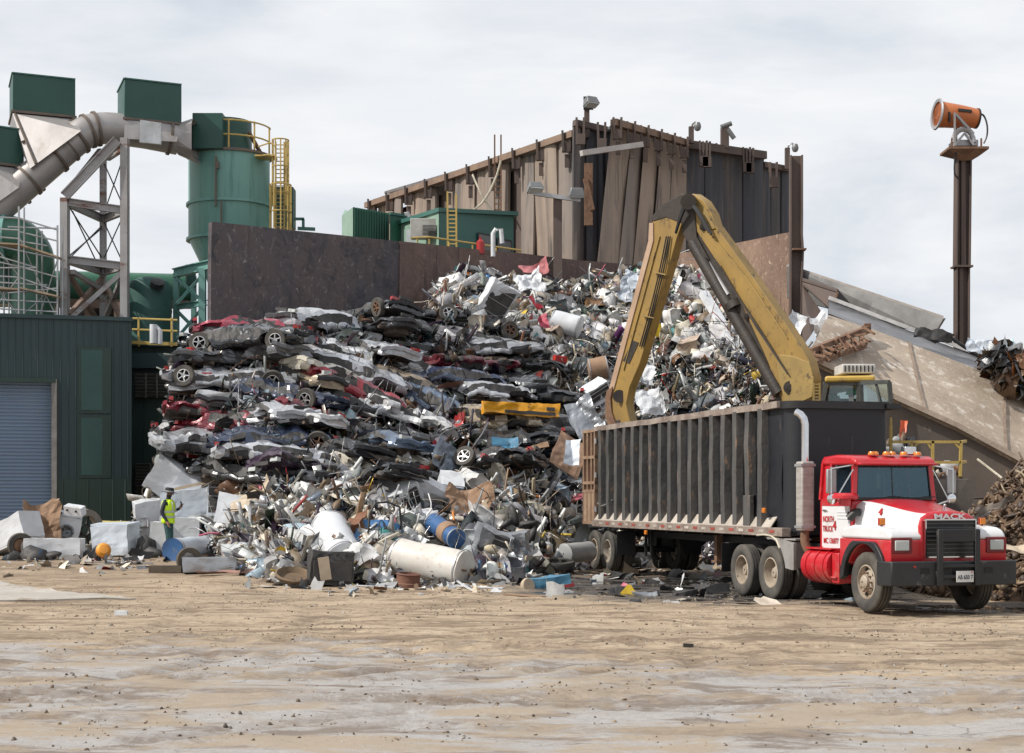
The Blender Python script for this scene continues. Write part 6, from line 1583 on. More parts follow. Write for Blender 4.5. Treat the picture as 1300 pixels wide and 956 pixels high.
# raised cab
cabY = 36.6
def cb_(px, py, dy=0): return at(px, py, cabY+dy)
Mcy = pmat('cab_yellow', (0.58,0.38,0.08), (0.45,0.29,0.06), rough=.5, bmp=.05, c3=(0.2,0.15,0.1), s3=4, a3=(.58,.7))
dp = Vector((.45,1.9,0))
mb = MB(); zf = 578
rl = [cb_(1046,487), cb_(1104,486)]
mb = MB(); mb.slab([cb_(1046,486)+Vector((0,-.1,0)), cb_(1107,485)+Vector((.05,-.1,0)), cb_(1107,485)+dp, cb_(1046,486)+dp], (0,0,.15)); EX.part('cab_roof', mb, Mcy, bevel=.05)
mb = MB(); A, B_ = cb_(1047,580), cb_(1104,580); tA, tB = cb_(1049,485), cb_(1104,485)
mb.slab([cb_(1043,516), cb_(1104,516), B_, cb_(1043,580)], dp)
for a, b_ in ((cb_(1043,516), tA), (cb_(1090,516), cb_(1090,484)), (cb_(1103,516), cb_(1103,484))): 
    mb.beam(a, b_, .09); mb.beam(a+dp, b_+dp, .09)
mb.beam(cb_(1045,487), cb_(1104,487), .08); mb.beam(cb_(1045,516), cb_(1104,516), .08)
cab_ = EX.part('cab', mb, pmat('cab_dark_frame', (0.05,0.05,0.05), (0.1,0.09,0.07), rough=.6))
mb = MB(); mb.slab([cb_(1054,488), cb_(1089,488), cb_(1089,515), cb_(1050,515)], (0,.02,0)); EX.part('window', mb, clearglass('cab_glass', (0.9,0.95,0.93), .94), parent=cab_)
mb = MB(); mb.slab([tA+dp, tB+dp, cb_(1104,516)+dp, cb_(1046,516)+dp], (0,.02,0)); EX.part('window', mb, clearglass('cab_glass2', (0.55,0.68,0.66), .7), parent=cab_)
mb = MB()
dpts = [cb_(1093,486,-.3), cb_(1129,485,-.9), cb_(1131,512,-.9), cb_(1094,514,-.3)]
for a, b_ in zip(dpts, dpts[1:]+dpts[:1]): mb.beam(a, b_, .09)
mb.beam(cb_(1112,485,-.6), cb_(1118,513,-.7), .05)
dr = EX.part('cab_door', mb, pmat('door_frame', (0.06,0.065,0.06)))
mb = MB(); mb.slab([p.lerp((dpts[0]+dpts[2])/2, .06) for p in dpts], (0,.02,0)); EX.part('pane', mb, clearglass('door_glass', (0.6,0.68,0.6), .72), parent=dr)
mb = MB(); mb.slab([cb_(1094,514,-.28), cb_(1124,512,-.88), cb_(1122,575,-.88), cb_(1094,575,-.28)], (0,.06,0)); EX.part('door_panel', mb, Mgrs, parent=dr)
mb = MB()
for x in (1033,1040.5): mb.beam(cb_(x,486), cb_(x,530), .04)
for y in range(488,530,4): mb.beam(cb_(1033,y), cb_(1040.5,y), .03)
EX.part('guard_ladder', mb, Myel2)
a = cb_(1085,470,.6); EX.part('roof_unit', MB().box(a, (.78,.9,.22)), pmat('pale_unit', (0.55,0.54,0.52), (0.4,0.38,0.35)), bevel=.02)
mb = MB()
for k in range(8): mb.box(a+Vector((-.32+k*.09,-.455,0)), (.03,.02,.14))
EX.part('roof_unit_vent', mb, M_['black'])
op = seated('cab operator in green helmet and orange vest behind the excavator window', Matrix.Translation(cb_(1081,527,.75)-Vector((0,0,.35))) @ Matrix.Rotation(R(-110),4,'Z'), pmat('orange_vest', (0.75,0.16,0.02)), Mjac, helmet=pmat('green_helmet', (0.01,0.26,0.12), rough=.35, bmp=0), mask=True)
q = cb_(1081,527,.75); EX.part('seat', MB().box((q.x,q.y+.25,q.z-.1), (.6,.15,1.0)).box((q.x,q.y,q.z-.42), (.6,.6,.15)), M_['black'])
mb = MB(); mb.box((7.4,40.0,2.3), (3.4,3.2,1.9)); EX.part('engine_house', mb, Mcy, bevel=.08)
mb = MB(); mb.box((7.9,37.7,2.3), (1.3,1.6,1.9)); mb.box((6.4,38.5,3.3), (1.0,1.2,1.6)); EX.part('cab_riser', mb, Myel2, bevel=.04)
mb = MB(); mb.lathe([(.02,0),(1.1,0),(1.1,.3),(.02,.3)], 28, M=TRS((7.2,39.2,1.05))); EX.part('slew_ring', mb, Mgrs)
for sx in (-1.15,1.15):
    mb = MB(); pp = []
    for k in range(24):
        a = 2*math.pi*k/24; pp.append(((-1.9 if math.cos(a) < 0 else 1.9)+.45*math.cos(a), .5+.45*math.sin(a)))
    mb.prism(pp, .5, M=Matrix.Translation((7.2+sx,39.2,0)) @ Matrix(((0,0,1,-.25),(1,0,0,0),(0,1,0,0),(0,0,0,1)))); EX.part('crawler_track', mb, Mgrs)
mb = MB(); mb.box((7.2,39.2,.75), (2.0,2.2,.6)); EX.part('undercarriage', mb, Mgrs)
mb = MB(); mb.beam(at(1131,530,37.8), at(1131,580,37.8), .05); EX.part('side_rail', mb, M_['yellow'])

# pins, lugs and weld strips on the arms
for (x, y, r_) in ((893,288,.10),(1003,492,.16),(880,268,.10),(948,402,.08)):
    mb = MB(); mb.lathe([(.0,.06),(r_*.5,.06),(r_*.55,.04),(r_,.035),(r_,-.02)], 18, M=axM(onp(x,y,.19), onp(x,y,.5))); EX.part('pivot_pin', mb, Mgrs, smooth=True)
for pts_, o_ in ((((838,300),(792,470)), .17), (((905,300),(948,352),(1000,430)), .19)):
    mb = MB()
    for a, b_ in zip(pts_, pts_[1:]): mb.beam(onp(*a, o_), onp(*b_, o_), .05, .02)
    EX.part('weld_strip', mb, Myel2)
mb = MB()
for k in range(3): mb.tube(catmull([onp(846+k*2.5,300,.2), onp(838+k*2.5,340,.24), onp(826+k*2.5,390,.22), onp(812+k*2.5,440,.2)]), .018, 6)
EX.part('hydraulic_hose', mb, M_['cable'], smooth=True)
for y in (345, 400): mb = MB(); mb.beam(onp(830-(y-345)*.27,y,.23), onp(846-(y-345)*.27,y+4,.23), .09, .03); EX.part('hose_clamp', mb, Myel2)
# ------------------------------------------------------------------ the heap: surface, then what lies on it
TOPX = [165,185,200,214,226,245,340,400,430,460,500,540,556,575,600,640,700,750,800,840,880,910,940,970,1000,1040,1100,1135]
TOPY = [692,650,612,575,452,442,442,432,414,404,400,396,368,349,346,357,362,360,344,336,346,366,392,420,440,452,478,520]
BOTX = [165,200,260,300,350,400,500,600,650,700,745,900,1135]
BOTY = [697,698,702,717,734,738,741,740,736,724,722,717,722]
DTX = [165,226,345,440,545,600,700,815,900,960,1010,1060,1135]; DTY = [42.5,46.5,47.5,50.5,55.5,58.5,61,62.6,58.5,56,53,50.5,48]
def surf(px, py):
    yt = np.interp(px, TOPX, TOPY); yb = np.interp(px, BOTX, BOTY)
    xb = (px-CX); Yb = CAMH*F/(yb-HY)
    for _ in range(12):
        X = xb*Yb/F; t_ = np.clip((Yb-33)/9, 0, 1); u_ = np.clip((3.5-X)/6, 0, 1)
        Yb = .5*Yb+.5*(CAMH-.45*t_*t_*(3-2*t_)*u_*u_*(3-2*u_))*F/(yb-HY)
    t = np.clip((yb-py)/(yb-yt), -.05, 1.1); Dt = np.interp(px, DTX, DTY)
    D = Yb+(Dt-Yb)*t
    return np.stack([xb*D/F, D, CAMH+(HY-py)*D/F], -1), t
def sp(px, py, out=0.0):
    p, t = surf(np.array([float(px)]), np.array([float(py)])); v = Vector(p[0]); d = (v-Vector((0,0,CAMH))).normalized(); return v-d*out
nx_, nt_ = 170, 60
pxs = np.linspace(165, 1135, nx_); yt_ = np.interp(pxs, TOPX, TOPY); yb_ = np.interp(pxs, BOTX, BOTY)
rows = []
for k in range(nt_+1):
    t = -.03+1.03*k/nt_; py = yb_+(yt_-yb_)*t; P, _ = surf(pxs, py); rows.append(P)
last = rows[-1].copy()
for dz, dy in ((-.1, .8), (-.8, 2.0), (-2.5, 3.4), (-6, 5.0)):
    q = last.copy(); q[:,1] += dy; q[:,2] = np.maximum(-.3, q[:,2]+dz); rows.append(q)
q = last.copy(); q[:,1] += 7; q[:,2] = -.3; rows.append(q)
P = np.stack(rows); ny_ = P.shape[0]
V = P.reshape(-1,3).copy()
for i in range(len(V)):
    p = Vector(V[i]); nv = noise.noise_vector(p*.8)*.42+noise.noise_vector(p*2.3)*.2; V[i] += np.array(nv)*np.array([1,1,.8])+np.array([0,.35,0])
ii, jj = np.meshgrid(np.arange(ny_-1), np.arange(nx_-1), indexing='ij'); b0 = (ii*nx_+jj).ravel()
Fc = np.stack([b0, b0+1, b0+1+nx_, b0+nx_], 1)
Mcore = pmat('packed_dark_scrap', (0.06,0.055,0.052), (0.025,0.023,0.023), scale=2.5, rough=.8, bmp=.8, c3=(0.13,0.11,0.095), s3=5, a3=(.55,.68), bscale=9, bdist=.15)
o = bpy.data.objects.new('scrap_heap', fast_mesh('scrap_heap', V, Fc, [Mcore])); COL.objects.link(o)
tag(o, 'dark packed body of the scrap heap filling the gaps between cars and loose metal', 'scrap heap', kind='stuff')

# ---- loose scrap nobody could count
Msm = pmat('loose_scrap_metal', (.5,.5,.5), attr=True, scale=3.5, rough=.30, metal=.45, bmp=.35, bscale=14, c3=(0.15,0.09,0.06), s3=3, a3=(.62,.74))
Msp = pmat('loose_scrap_paint', (.5,.5,.5), attr=True, scale=3.0, rough=.55, bmp=.3, bscale=14, c3=(0.22,0.16,0.12), s3=3.5, a3=(.62,.76))
PAL = {'white': (.80,.81,.82), 'cream': (.68,.62,.52), 'beige': (.45,.37,.28), 'lgrey': (.45,.46,.48), 'grey': (.26,.27,.28), 'dgrey': (.10,.105,.115), 'black': (.028,.028,.032), 'brown': (.17,.11,.07), 'rust': (.22,.11,.06), 'wood': (.40,.28,.17),
       'red': (.42,.03,.03), 'blue': (.07,.20,.42), 'green': (.06,.25,.12), 'yellow': (.65,.45,.04), 'pink': (.55,.12,.2), 'teal': (.05,.25,.25), 'purple': (.18,.06,.2), 'lblue': (.40,.52,.62), 'orange': (.6,.2,.04)}
ZA = {'white':40,'cream':22,'beige':13,'lgrey':20,'grey':10,'dgrey':10,'black':10,'brown':5,'rust':3,'red':1.6,'blue':1.0,'green':.6,'yellow':.7,'pink':.8,'lblue':3,'teal':.5,'purple':.5,'orange':.5}
ZB = {'white':14,'cream':6,'beige':7,'lgrey':18,'grey':12,'dgrey':14,'black':22,'brown':12,'rust':6,'red':1,'blue':.5,'lblue':2,'orange':.3,'yellow':.3}
ZC = {'lgrey':9,'grey':12,'dgrey':24,'black':36,'brown':7,'rust':5,'white':6,'red':1,'lblue':2,'cream':2}
ZD = {'white':34,'cream':14,'beige':8,'lgrey':20,'grey':9,'dgrey':8,'black':14,'brown':6,'rust':3,'wood':5,'red':.8,'blue':1.0,'teal':.6,'yellow':.7,'pink':.5,'lblue':3,'orange':.5}
ZE = {'grey':14,'dgrey':20,'black':20,'brown':18,'rust':12,'white':6,'lgrey':8,'beige':6}
def zone_of(px, py):
    if px > 1010: return 4
    if px > 700:
        lim = 452+10*math.sin(px*.03); return 0 if py < lim else (1 if py < 610 or px > 760 else 3)
    if px > 540 and py < 395+(px-540)*.40: return 0
    if px > 690 and py < 600: return 1
    if py < (600 if px < 480 else 600+(px-480)*.05): return 2 if px < 700 else 1
    return 3
ZL = [ZA, ZB, ZC, ZD, ZE]
ZN = [(list(z.keys()), np.array(list(z.values()))/sum(z.values())) for z in ZL]
KEEP = [(166,278,600,740),(402,452,655,716),(490,602,688,748),(543,592,652,692),(606,678,664,716),(698,750,690,718),(498,592,606,655),(572,624,622,655),(280,346,618,664),(320,366,574,622),(688,744,552,604),(604,712,506,532),(696,744,396,424),(604,652,366,404),(392,448,700,748),(240,292,700,732),(655,690,350,378),(604,648,486,514),(740,776,455,486)]
def sample(n, rs, dens=(1,1,1,1,1), x0=170, x1=1130):
    out = []; cols = []
    while len(out) < n:
        px = rs.uniform(x0, x1); yt = np.interp(px, TOPX, TOPY)-3; yb = np.interp(px, BOTX, BOTY)+2; py = rs.uniform(yt, yb)
        z = zone_of(px, py)
        if any(x0_ < px < x1_ and y0_ < py < y1_ for x0_, x1_, y0_, y1_ in KEEP) and rs.rand() < .94: continue
        D0 = (44/52.0)**2
        if rs.rand() > dens[z]: continue
        k, w_ = ZN[z]; c = np.array(PAL[k[rs.choice(len(k), p=w_)]]); c = c*rs.uniform(.65, 1.15)+rs.uniform(-.015, .015, 3)
        out.append((px, py)); cols.append(np.clip(c, .012, .8))
    a = np.array(out); P, t = surf(a[:,0], a[:,1]); return P, np.array(cols), a
def rand_rot(n, rs):
    q = rs.normal(size=(n,4)); q /= np.linalg.norm(q, axis=1)[:,None]; w,x,y,z = q.T
    return np.stack([np.stack([1-2*(y*y+z*z),2*(x*y-z*w),2*(x*z+y*w)],1), np.stack([2*(x*y+z*w),1-2*(x*x+z*z),2*(y*z-x*w)],1), np.stack([2*(x*z-y*w),2*(y*z+x*w),1-2*(x*x+y*y)],1)], 1)
def tmpl_grid(n):
    u = np.linspace(-1,1,n); U, W = np.meshgrid(u, u); V = np.stack([U.ravel(), W.ravel(), 0*U.ravel()], 1)
    i, j = np.meshgrid(np.arange(n-1), np.arange(n-1), indexing='ij'); b = (i*n+j).ravel(); return V, np.stack([b, b+1, b+1+n, b+n], 1)
def assemble(V, Ft, R_, sc, pos):
    n, k = V.shape[0], V.shape[1]
    W = V*sc[:,None,:]; W = np.einsum('nij,nkj->nki', R_, W)+pos[:,None,:]
    Fa = (Ft[None]+(np.arange(n)*k)[:,None,None]).reshape(-1, Ft.shape[1]); return W.reshape(-1,3), Fa
def crumple(V, n, rs, amp=.35, fold=.5):
    V = np.repeat(V[None], n, 0).copy(); u, w_ = V[:,:,0], V[:,:,1]
    g = lambda a, b: rs.uniform(a, b, (n,1))
    th = g(0, 6.28); s_ = u*np.cos(th)+w_*np.sin(th)-g(-.4,.4)
    z = np.abs(s_)*g(-fold, fold)
    th = g(0, 6.28); s2 = u*np.cos(th)+w_*np.sin(th)-g(-.4,.4); z = z+np.abs(s2)*g(-fold*.7, fold*.7)
    for f, a in ((2.0, amp*.5), (4.2, amp*.4), (7.5, amp*.2)):
        z = z+a*g(.3,1)*np.sin(f*u*g(-1,1)+f*w_*g(-1,1)+g(0,6.28))
    V[:,:,2] = z
    V[:,:,0] = u+.18*np.sin(3*w_+g(0,6.28))+.15*np.sin(5*z+g(0,6.28)); V[:,:,1] = w_+.18*np.sin(3.4*u+g(0,6.28))+.12*np.sin(4*z)
    return V
def stuff(name, label, cat, V, Fa, C, mats, mi=None):
    o = bpy.data.objects.new(name, fast_mesh(name, V, Fa, mats, cols=C, mi=mi)); COL.objects.link(o); tag(o, label, cat, kind='stuff'); return o
def stick(pos, px, out):
    d = pos-np.array([0,0,CAMH]); d /= np.linalg.norm(d, axis=1)[:,None]; return pos-d*out[:,None]
def sheets(name, label, n, seed, smin, smax, mats, dens, grid=6, amp=.35, out=(0,.3), asp=(.35,1.0), **kw):
    rs = np.random.RandomState(seed); P, C, a = sample(n, rs, dens, **kw); V, Ft = tmpl_grid(grid); V = crumple(V, n, rs, amp)
    s_ = smin*(smax/smin)**(rs.rand(n)**1.7); sc = np.stack([s_, s_*rs.uniform(asp[0], asp[1], n), s_*rs.uniform(.4,1,n)], 1)/2
    P = stick(P, a, rs.uniform(out[0], out[1], n))
    W, Fa = assemble(V, Ft, rand_rot(n, rs), sc, P); m = len(Ft)
    return stuff(name, label, 'scrap', W, Fa, np.repeat(C, m, 0), mats, np.repeat(rs.randint(0, len(mats), n), m))
sheets('crumpled_sheet_scrap', 'crumpled sheet metal scraps of all colours strewn over the whole heap', 8200, 11, .20, .80, [Msm, Msp], (1,1,.12,1,1))
sheets('torn_plastic_scrap', 'small torn bits of plastic, foil and cladding between the larger scrap', 27000, 12, .06, .32, [Msp, Msp, Msm], (1,1,.42,1,.8), grid=4, amp=.5, out=(.0,.4))
# rags and bags: lumps
def ico():
    bm = bmesh.new(); bmesh.ops.create_icosphere(bm, subdivisions=2, radius=1); V = np.array([v.co[:] for v in bm.verts]); Ff = np.array([[v.index for v in f.verts] for f in bm.faces]); bm.free(); return V, Ff
IV, IF = ico()
def lumps(name, label, n, seed, smin, smax, mat, dens, pos=None, C=None, flat=(.5,1), amp=.45, **kw):
    rs = np.random.RandomState(seed)
    if pos is None: pos, C, a = sample(n, rs, dens, **kw); pos = stick(pos, a, rs.uniform(0,.25,n))
    V = np.repeat(IV[None], n, 0).copy(); g = lambda a, b: rs.uniform(a, b, (n,1)); r_ = 1+0*V[:,:,0]
    for f in (1.7, 3.1, 5.5): r_ = r_+amp*(.6/f**.5)*np.sin(f*(V[:,:,0]*g(-1,1)+V[:,:,1]*g(-1,1)+V[:,:,2]*g(-1,1))+g(0,6.28))
    V = V*r_[:,:,None]; s_ = smin*(smax/smin)**(rs.rand(n)**1.6); sc = np.stack([s_, s_*rs.uniform(flat[0],flat[1],n), s_*rs.uniform(flat[0]*.7,flat[1],n)], 1)/2
    W, Fa = assemble(V, IF, rand_rot(n, rs), sc, pos); return stuff(name, label, 'scrap', W, Fa, np.repeat(C, len(IF), 0), [mat])
lumps('bagged_scrap', 'crushed tubs, bags and padding lumped among the scrap', 2600, 21, .15, .8, Msp, (1,.35,.06,.5,.3))
# bars, pipes, laths
def bars(name, label, n, seed, lmin, lmax, w0, w1, mat, dens, seg=5, bend=.25, pos=None, C=None, flatz=1.0, **kw):
    rs = np.random.RandomState(seed)
    if pos is None: pos, C, a = sample(n, rs, dens, **kw); pos = stick(pos, a, rs.uniform(0.05,.45,n))
    t = np.linspace(-1,1,seg+1); sq = np.array([(-1,-1),(1,-1),(1,1),(-1,1)]); V = np.array([(x, a*1.0, b) for x in t for a, b in sq])
    Ft = np.array([(i*4+k, i*4+(k+1)%4, (i+1)*4+(k+1)%4, (i+1)*4+k) for i in range(seg) for k in range(4)]+[(3,2,1,0),(seg*4,seg*4+1,seg*4+2,seg*4+3)])
    V = np.repeat(V[None], n, 0).copy(); L_ = lmin*(lmax/lmin)**(rs.rand(n)**1.3)/2; w_ = rs.uniform(w0, w1, n)/2; h_ = w_*rs.uniform(.3, 1, n)*flatz
    x = V[:,:,0]*L_[:,None]; ph = rs.uniform(0,6.28,(n,1)); f = rs.uniform(.5,2.6,(n,1)); b1 = bend*rs.uniform(0,1,(n,1))**2*L_[:,None]
    Y_ = V[:,:,1]*w_[:,None]+b1*np.sin(f*V[:,:,0]+ph); Z_ = V[:,:,2]*h_[:,None]+b1*.7*np.cos(f*1.3*V[:,:,0]+ph*2)
    W, Fa = assemble(np.stack([x,Y_,Z_],-1), Ft, rand_rot(n, rs), np.ones((n,3)), pos); return stuff(name, label, 'scrap', W, Fa, np.repeat(C, len(Ft), 0), [mat])
bars('bent_bar_scrap', 'bent bars, laths and pipe offcuts sticking out all over the heap', 4300, 31, .35, 1.9, .02, .085, Msp, (.9,1,.38,1,1))
bars('tangled_wire_scrap', 'thin tangled wires and cables curling through the heap', 3000, 32, .5, 2.4, .012, .028, Msm, (.9,1,.3,1,.8), seg=9, bend=.9)
bars('panel_strip_scrap', 'long torn strips of trim and siding mixed into the scrap', 1000, 33, .6, 2.0, .10, .26, Msm, (1,.8,.4,1,.6), seg=7, bend=.3, flatz=.12)

# ------------------------------------------------------------------ crushed cars
Mpaint = pmat('crushed_car_paint', (.5,.5,.5), objcol=True, scale=2.0, rough=.28, metal=.2, bmp=.5, bscale=4, bdist=.05, coat=.8, c3=(0.10,0.075,0.06), s3=3, a3=(.68,.82))
Mvoid = pmat('crushed_car_dark', (0.016,0.016,0.018), (0.05,0.045,0.042), scale=5, rough=.6, bmp=.5, bscale=12)
Munder = pmat('car_underside', (0.06,0.05,0.045), (0.13,0.09,0.065), scale=4, rough=.8, metal=.2, bmp=.5)
Mbump = pmat('car_bumper', (.3,.3,.3), objcol=True, scale=3, rough=.55, bmp=.2)
Malloy = pmat('alloy_rim', (0.62,0.62,0.63), (0.4,0.39,0.38), rough=.35, metal=.7, bmp=.05)
def car_meshes(seed, L_=3.9, W_=1.6, H_=.52, kind=0):
    rs = random.Random(seed); off = Vector((seed*7.3, seed*3.1, seed*1.9)); NX = 34
    sec = [(0,.08),(.30,.07),(.47,.10),(.50,.20),(.505,.30),(.49,.40),(.46,.47),(.42,.62),(.38,.84),(.30,.93),(.15,.98),(0,1.0)]
    full = sec+[(-y, z) for y, z in sec[-2:0:-1]]
    rows = []; mats = []
    def crushv(q, amp=1):
        nv = noise.noise_vector(q*1.0+off)*.13+noise.noise_vector(q*2.9+off)*.06+noise.noise_vector(q*6+off)*.05
        rd = abs(noise.noise(q*1.6+off*2))*.20
        nv.z += .05*math.sin(q.x*1.1+seed)-.10*abs(noise.noise(Vector((q.x*1.6+seed*3, q.y*.6, 4))))
        cv = noise.cell_vector(Vector((q.x*1.35+seed*3, q.y*1.5, q.z*2.5+seed)))*.10-Vector((.05,.05,.05)); nv += cv
        return q+Vector((nv.x*.8, nv.y*.7, nv.z*.8-rd*(q.z/H_)))*amp
    for i in range(NX+1):
        u = i/NX*2-1; x = u*L_/2
        wf = 1-.16*abs(u)**5; cab = smooth((.62-abs(u+.08))/.22); zt = (.74+.26*cab)*(1-.28*max(0,abs(u)-.86)/.14)
        row = []
        for y, z in full:
            zz = z if z <= .40 else .40+(z-.40)*((zt-.40)/.60); 
            q = Vector((x, y*W_*wf, zz*H_))
            for wx in (-.64, .66):
                d = math.hypot((u-wx)*L_/2, (zz*H_-.18)); 
                if d < .33 and abs(y) > .4 and z < .5: q.y *= .74
            row.append(crushv(q))
        rows.append(row)
    body = MB(); n = len(full); vs = [p for r_ in rows for p in r_]
    for i in range(NX):
        u = (i+.5)/NX*2-1; cab = abs(u+.08) < .56
        for j in range(n):
            jm = j if j < len(sec)-1 else n-1-j
            m = 0
            if jm <= 1: m = 1
            elif jm in (6,7) and cab and noise.noise(Vector((u*4, j, seed))) > -.25: m = 1
            yy, z_ = full[j]
            for wx in (-.64,.66):
                if math.hypot((u-wx)*L_/2, .2*H_*2-.18) < .30 and jm in (2,3,4): m = 1
            if m == 0 and noise.noise(Vector((u*3.1+seed*2, j*.7, 5))) > .60: m = 1
            body.add([], [], 0); body.f.append([i*n+j, i*n+(j+1)%n, (i+1)*n+(j+1)%n, (i+1)*n+j]); body.m.append(m)
    body.v = vs; body.f.append(list(range(n-1,-1,-1))); body.m.append(0); body.f.append([NX*n+k for k in range(n)]); body.m.append(0)
    res = {'body': mesh_of('car_body', body, [Mpaint, Mvoid])}
    for e in (-1, 1):
        mb = MB(); P_ = []
        for k in range(13):
            y = (k/12-.5)*W_*.95; x = e*(L_/2-.0-.28*abs(k/12-.5)**2*2)
            c = crushv(Vector((x, y, .24*H_/.5)))+Vector((e*.04,0,0)); P_.append([c+Vector((0,0,-.08)), c+Vector((e*.07,0,-.05)), c+Vector((e*.08,0,.05)), c+Vector((0,0,.09))])
        mb.grid(P_); mb.dentbox((.06,W_*.34,.10), 3, .02, seed, mi=1, M=Matrix.Translation(crushv(Vector((e*(L_/2-.01),0,.38*H_/.5)))+Vector((e*.01,0,0)))); res['bumper%d' % e] = mesh_of('bumper', mb, [Mbump, Mvoid])
        for s_ in (-1, 1):
            c = crushv(Vector((e*(L_/2-.05), s_*W_*.36*.84, .36*H_/.5)))+Vector((-e*.01,0,0)); mb = MB(); mb.dentbox((.12,.30,.10), 3, .02, seed, M=Matrix.Translation(c))
            res['lamp%d%d' % (e, s_)] = mesh_of('lamp', mb, [M_['clearlens'] if e < 0 else M_['redlens']])
    mb = MB()
    mb.tube([crushv(Vector((x, .12*math.sin(x*2), .02))) for x in np.linspace(-L_*.35, L_*.45, 9)], .035, 6)
    for x in (-L_*.32, L_*.33): mb.tube([crushv(Vector((x,y,.06))) for y in (-W_*.45,-.2,.2,W_*.45)], .05, 6)
    mb.dentbox((.6,.5,.22), 4, .06, seed, M=Matrix.Translation((-L_*.33,0,.04))); mb.dentbox((.5,.3,.16), 3, .05, seed+3, M=Matrix.Translation((.2,.3,.03)))
    res['underside'] = mesh_of('underside', mb, [Munder])
    mb = MB()
    for k in range(7): 
        y = (k/6-.5)*W_*.7; mb.beam(crushv(Vector((-L_*.2,y,H_*.97))), crushv(Vector((L_*.15,y*.9,H_*.99))), .03, .02)
    res['wheelpos'] = [(wx*L_/2, s_*W_*.40, .17) for wx in (-.64,.66) for s_ in (-1,1)]
    return res
def car_wheel():
    M = Matrix.Rotation(R(90),4,'X'); mb = MB(); mb.lathe([(.19,-.08),(.30,-.09),(.315,-.05),(.315,.05),(.30,.09),(.19,.08)], 26, M=M, closed=True)
    r_ = MB(); r_.lathe([(.02,.05),(.06,.06),(.07,.03)], 14, M=M); r_.lathe([(.17,.08),(.195,.075),(.19,-.05),(.17,-.05)], 26, M=M, closed=True)
    for k in range(5):
        a = 2*math.pi*k/5; r_.beam(M @ Vector((.04*math.cos(a),.04*math.sin(a),.05)), M @ Vector((.18*math.cos(a),.18*math.sin(a),.06)), .055, .03)
    r_.lathe([(.02,-.0),(.17,-.0)], 20, mi=1, M=M)
    return mesh_of('car_tyre', mb, [M_['tyre']], True), mesh_of('car_rim', r_, [Malloy, M_['black']], True)
CW = car_wheel()
CWR = CW[1].copy(); CWR.materials[0] = M_['rust']
PROTO = [car_meshes(s_+1, L_=rnd.uniform(3.5,4.3), W_=rnd.uniform(1.5,1.7), H_=rnd.uniform(.50,.74)) for s_ in range(12)]
CC = {'black': (.012,.013,.017), 'white': (.68,.69,.71), 'silver': (.44,.46,.50), 'grey': (.17,.175,.19), 'charcoal': (.035,.038,.045), 'navy': (.025,.04,.085), 'maroon': (.16,.012,.025), 'red': (.36,.02,.035), 'pink red': (.45,.06,.10), 'beige': (.48,.40,.29), 'cream': (.56,.52,.44),
      'purple': (.05,.028,.058), 'yellow': (.80,.40,.01), 'slate blue': (.09,.13,.20), 'teal': (.02,.12,.14), 'tan': (.36,.29,.22)}
ROWS = [
 [(412,414,4,30,'silver'),(470,405,-5,-20,'black'),(528,404,3,25,'charcoal'),(596,414,9,-15,'black')],
 [(262,436,1,-14,'black'),(322,428,3,10,'pink red'),(398,443,4,8,'white'),(470,424,2,-30,'black'),(536,424,4,12,'charcoal'),(606,430,5,-18,'silver')],
 [(248,458,0,20,'charcoal'),(318,462,1,-10,'grey'),(398,462,7,30,'white'),(466,448,10,-14,'silver'),(540,446,8,20,'silver'),(604,446,3,-10,'silver')],
 [(292,481,2,8,'silver'),(368,483,6,-40,'beige'),(438,474,20,12,'silver'),(512,472,22,-8,'silver'),(592,463,4,14,'maroon'),(655,468,3,-20,'black')],
 [(226,499,0,-55,'silver'),(266,515,0,12,'black'),(348,503,8,-20,'navy'),(428,492,18,14,'cream'),(500,490,20,-10,'tan'),(572,482,6,12,'navy'),(646,486,2,-24,'charcoal')],
 [(217,526,0,-60,'white'),(286,531,2,16,'maroon'),(338,524,6,-48,'silver'),(408,514,13,-20,'silver'),(458,508,24,8,'red'),(540,512,16,-12,'slate blue'),(606,500,3,22,'silver')],
 [(246,549,2,30,'white'),(302,545,3,-12,'maroon'),(356,541,5,-30,'white'),(428,545,16,10,'maroon'),(494,530,20,-12,'white'),(548,544,16,10,'white'),(668,512,4,20,'charcoal')],
 [(214,571,-4,-50,'maroon'),(280,566,2,18,'silver'),(348,562,5,-22,'navy'),(400,571,6,12,'cream'),(474,563,14,-16,'slate blue'),(534,566,10,20,'black'),(616,537,2,-12,'beige'),(684,544,3,20,'grey')],
 [(236,590,3,34,'charcoal'),(300,587,2,-18,'silver'),(366,590,3,14,'silver'),(426,585,7,-20,'black'),(494,592,14,12,'cream'),(556,586,6,-14,'black'),(632,565,3,18,'charcoal')],
 [(330,607,3,-28,'charcoal'),(408,608,4,20,'purple'),(470,612,5,-20,'black'),(540,610,4,12,'grey'),(610,590,2,-20,'black'),(676,572,4,15,'slate blue')]]
ORD = ['first','second','third','fourth','fifth','sixth','seventh','eighth','ninth','tenth']
DET = {(1,0): 'crushed black car with two alloy wheels at the top left corner of the stack', (1,1): 'flattened pinkish red car roof crowning the left end of the stack', (1,2): 'crushed white car near the stack top, just below the wall foot',
       (3,0): 'crushed silver saloon with big red tail lamp and alloy wheel near the left edge', (3,1): 'crushed beige car end right of the silver saloon with red tail lamp'}
cr = random.Random(5)
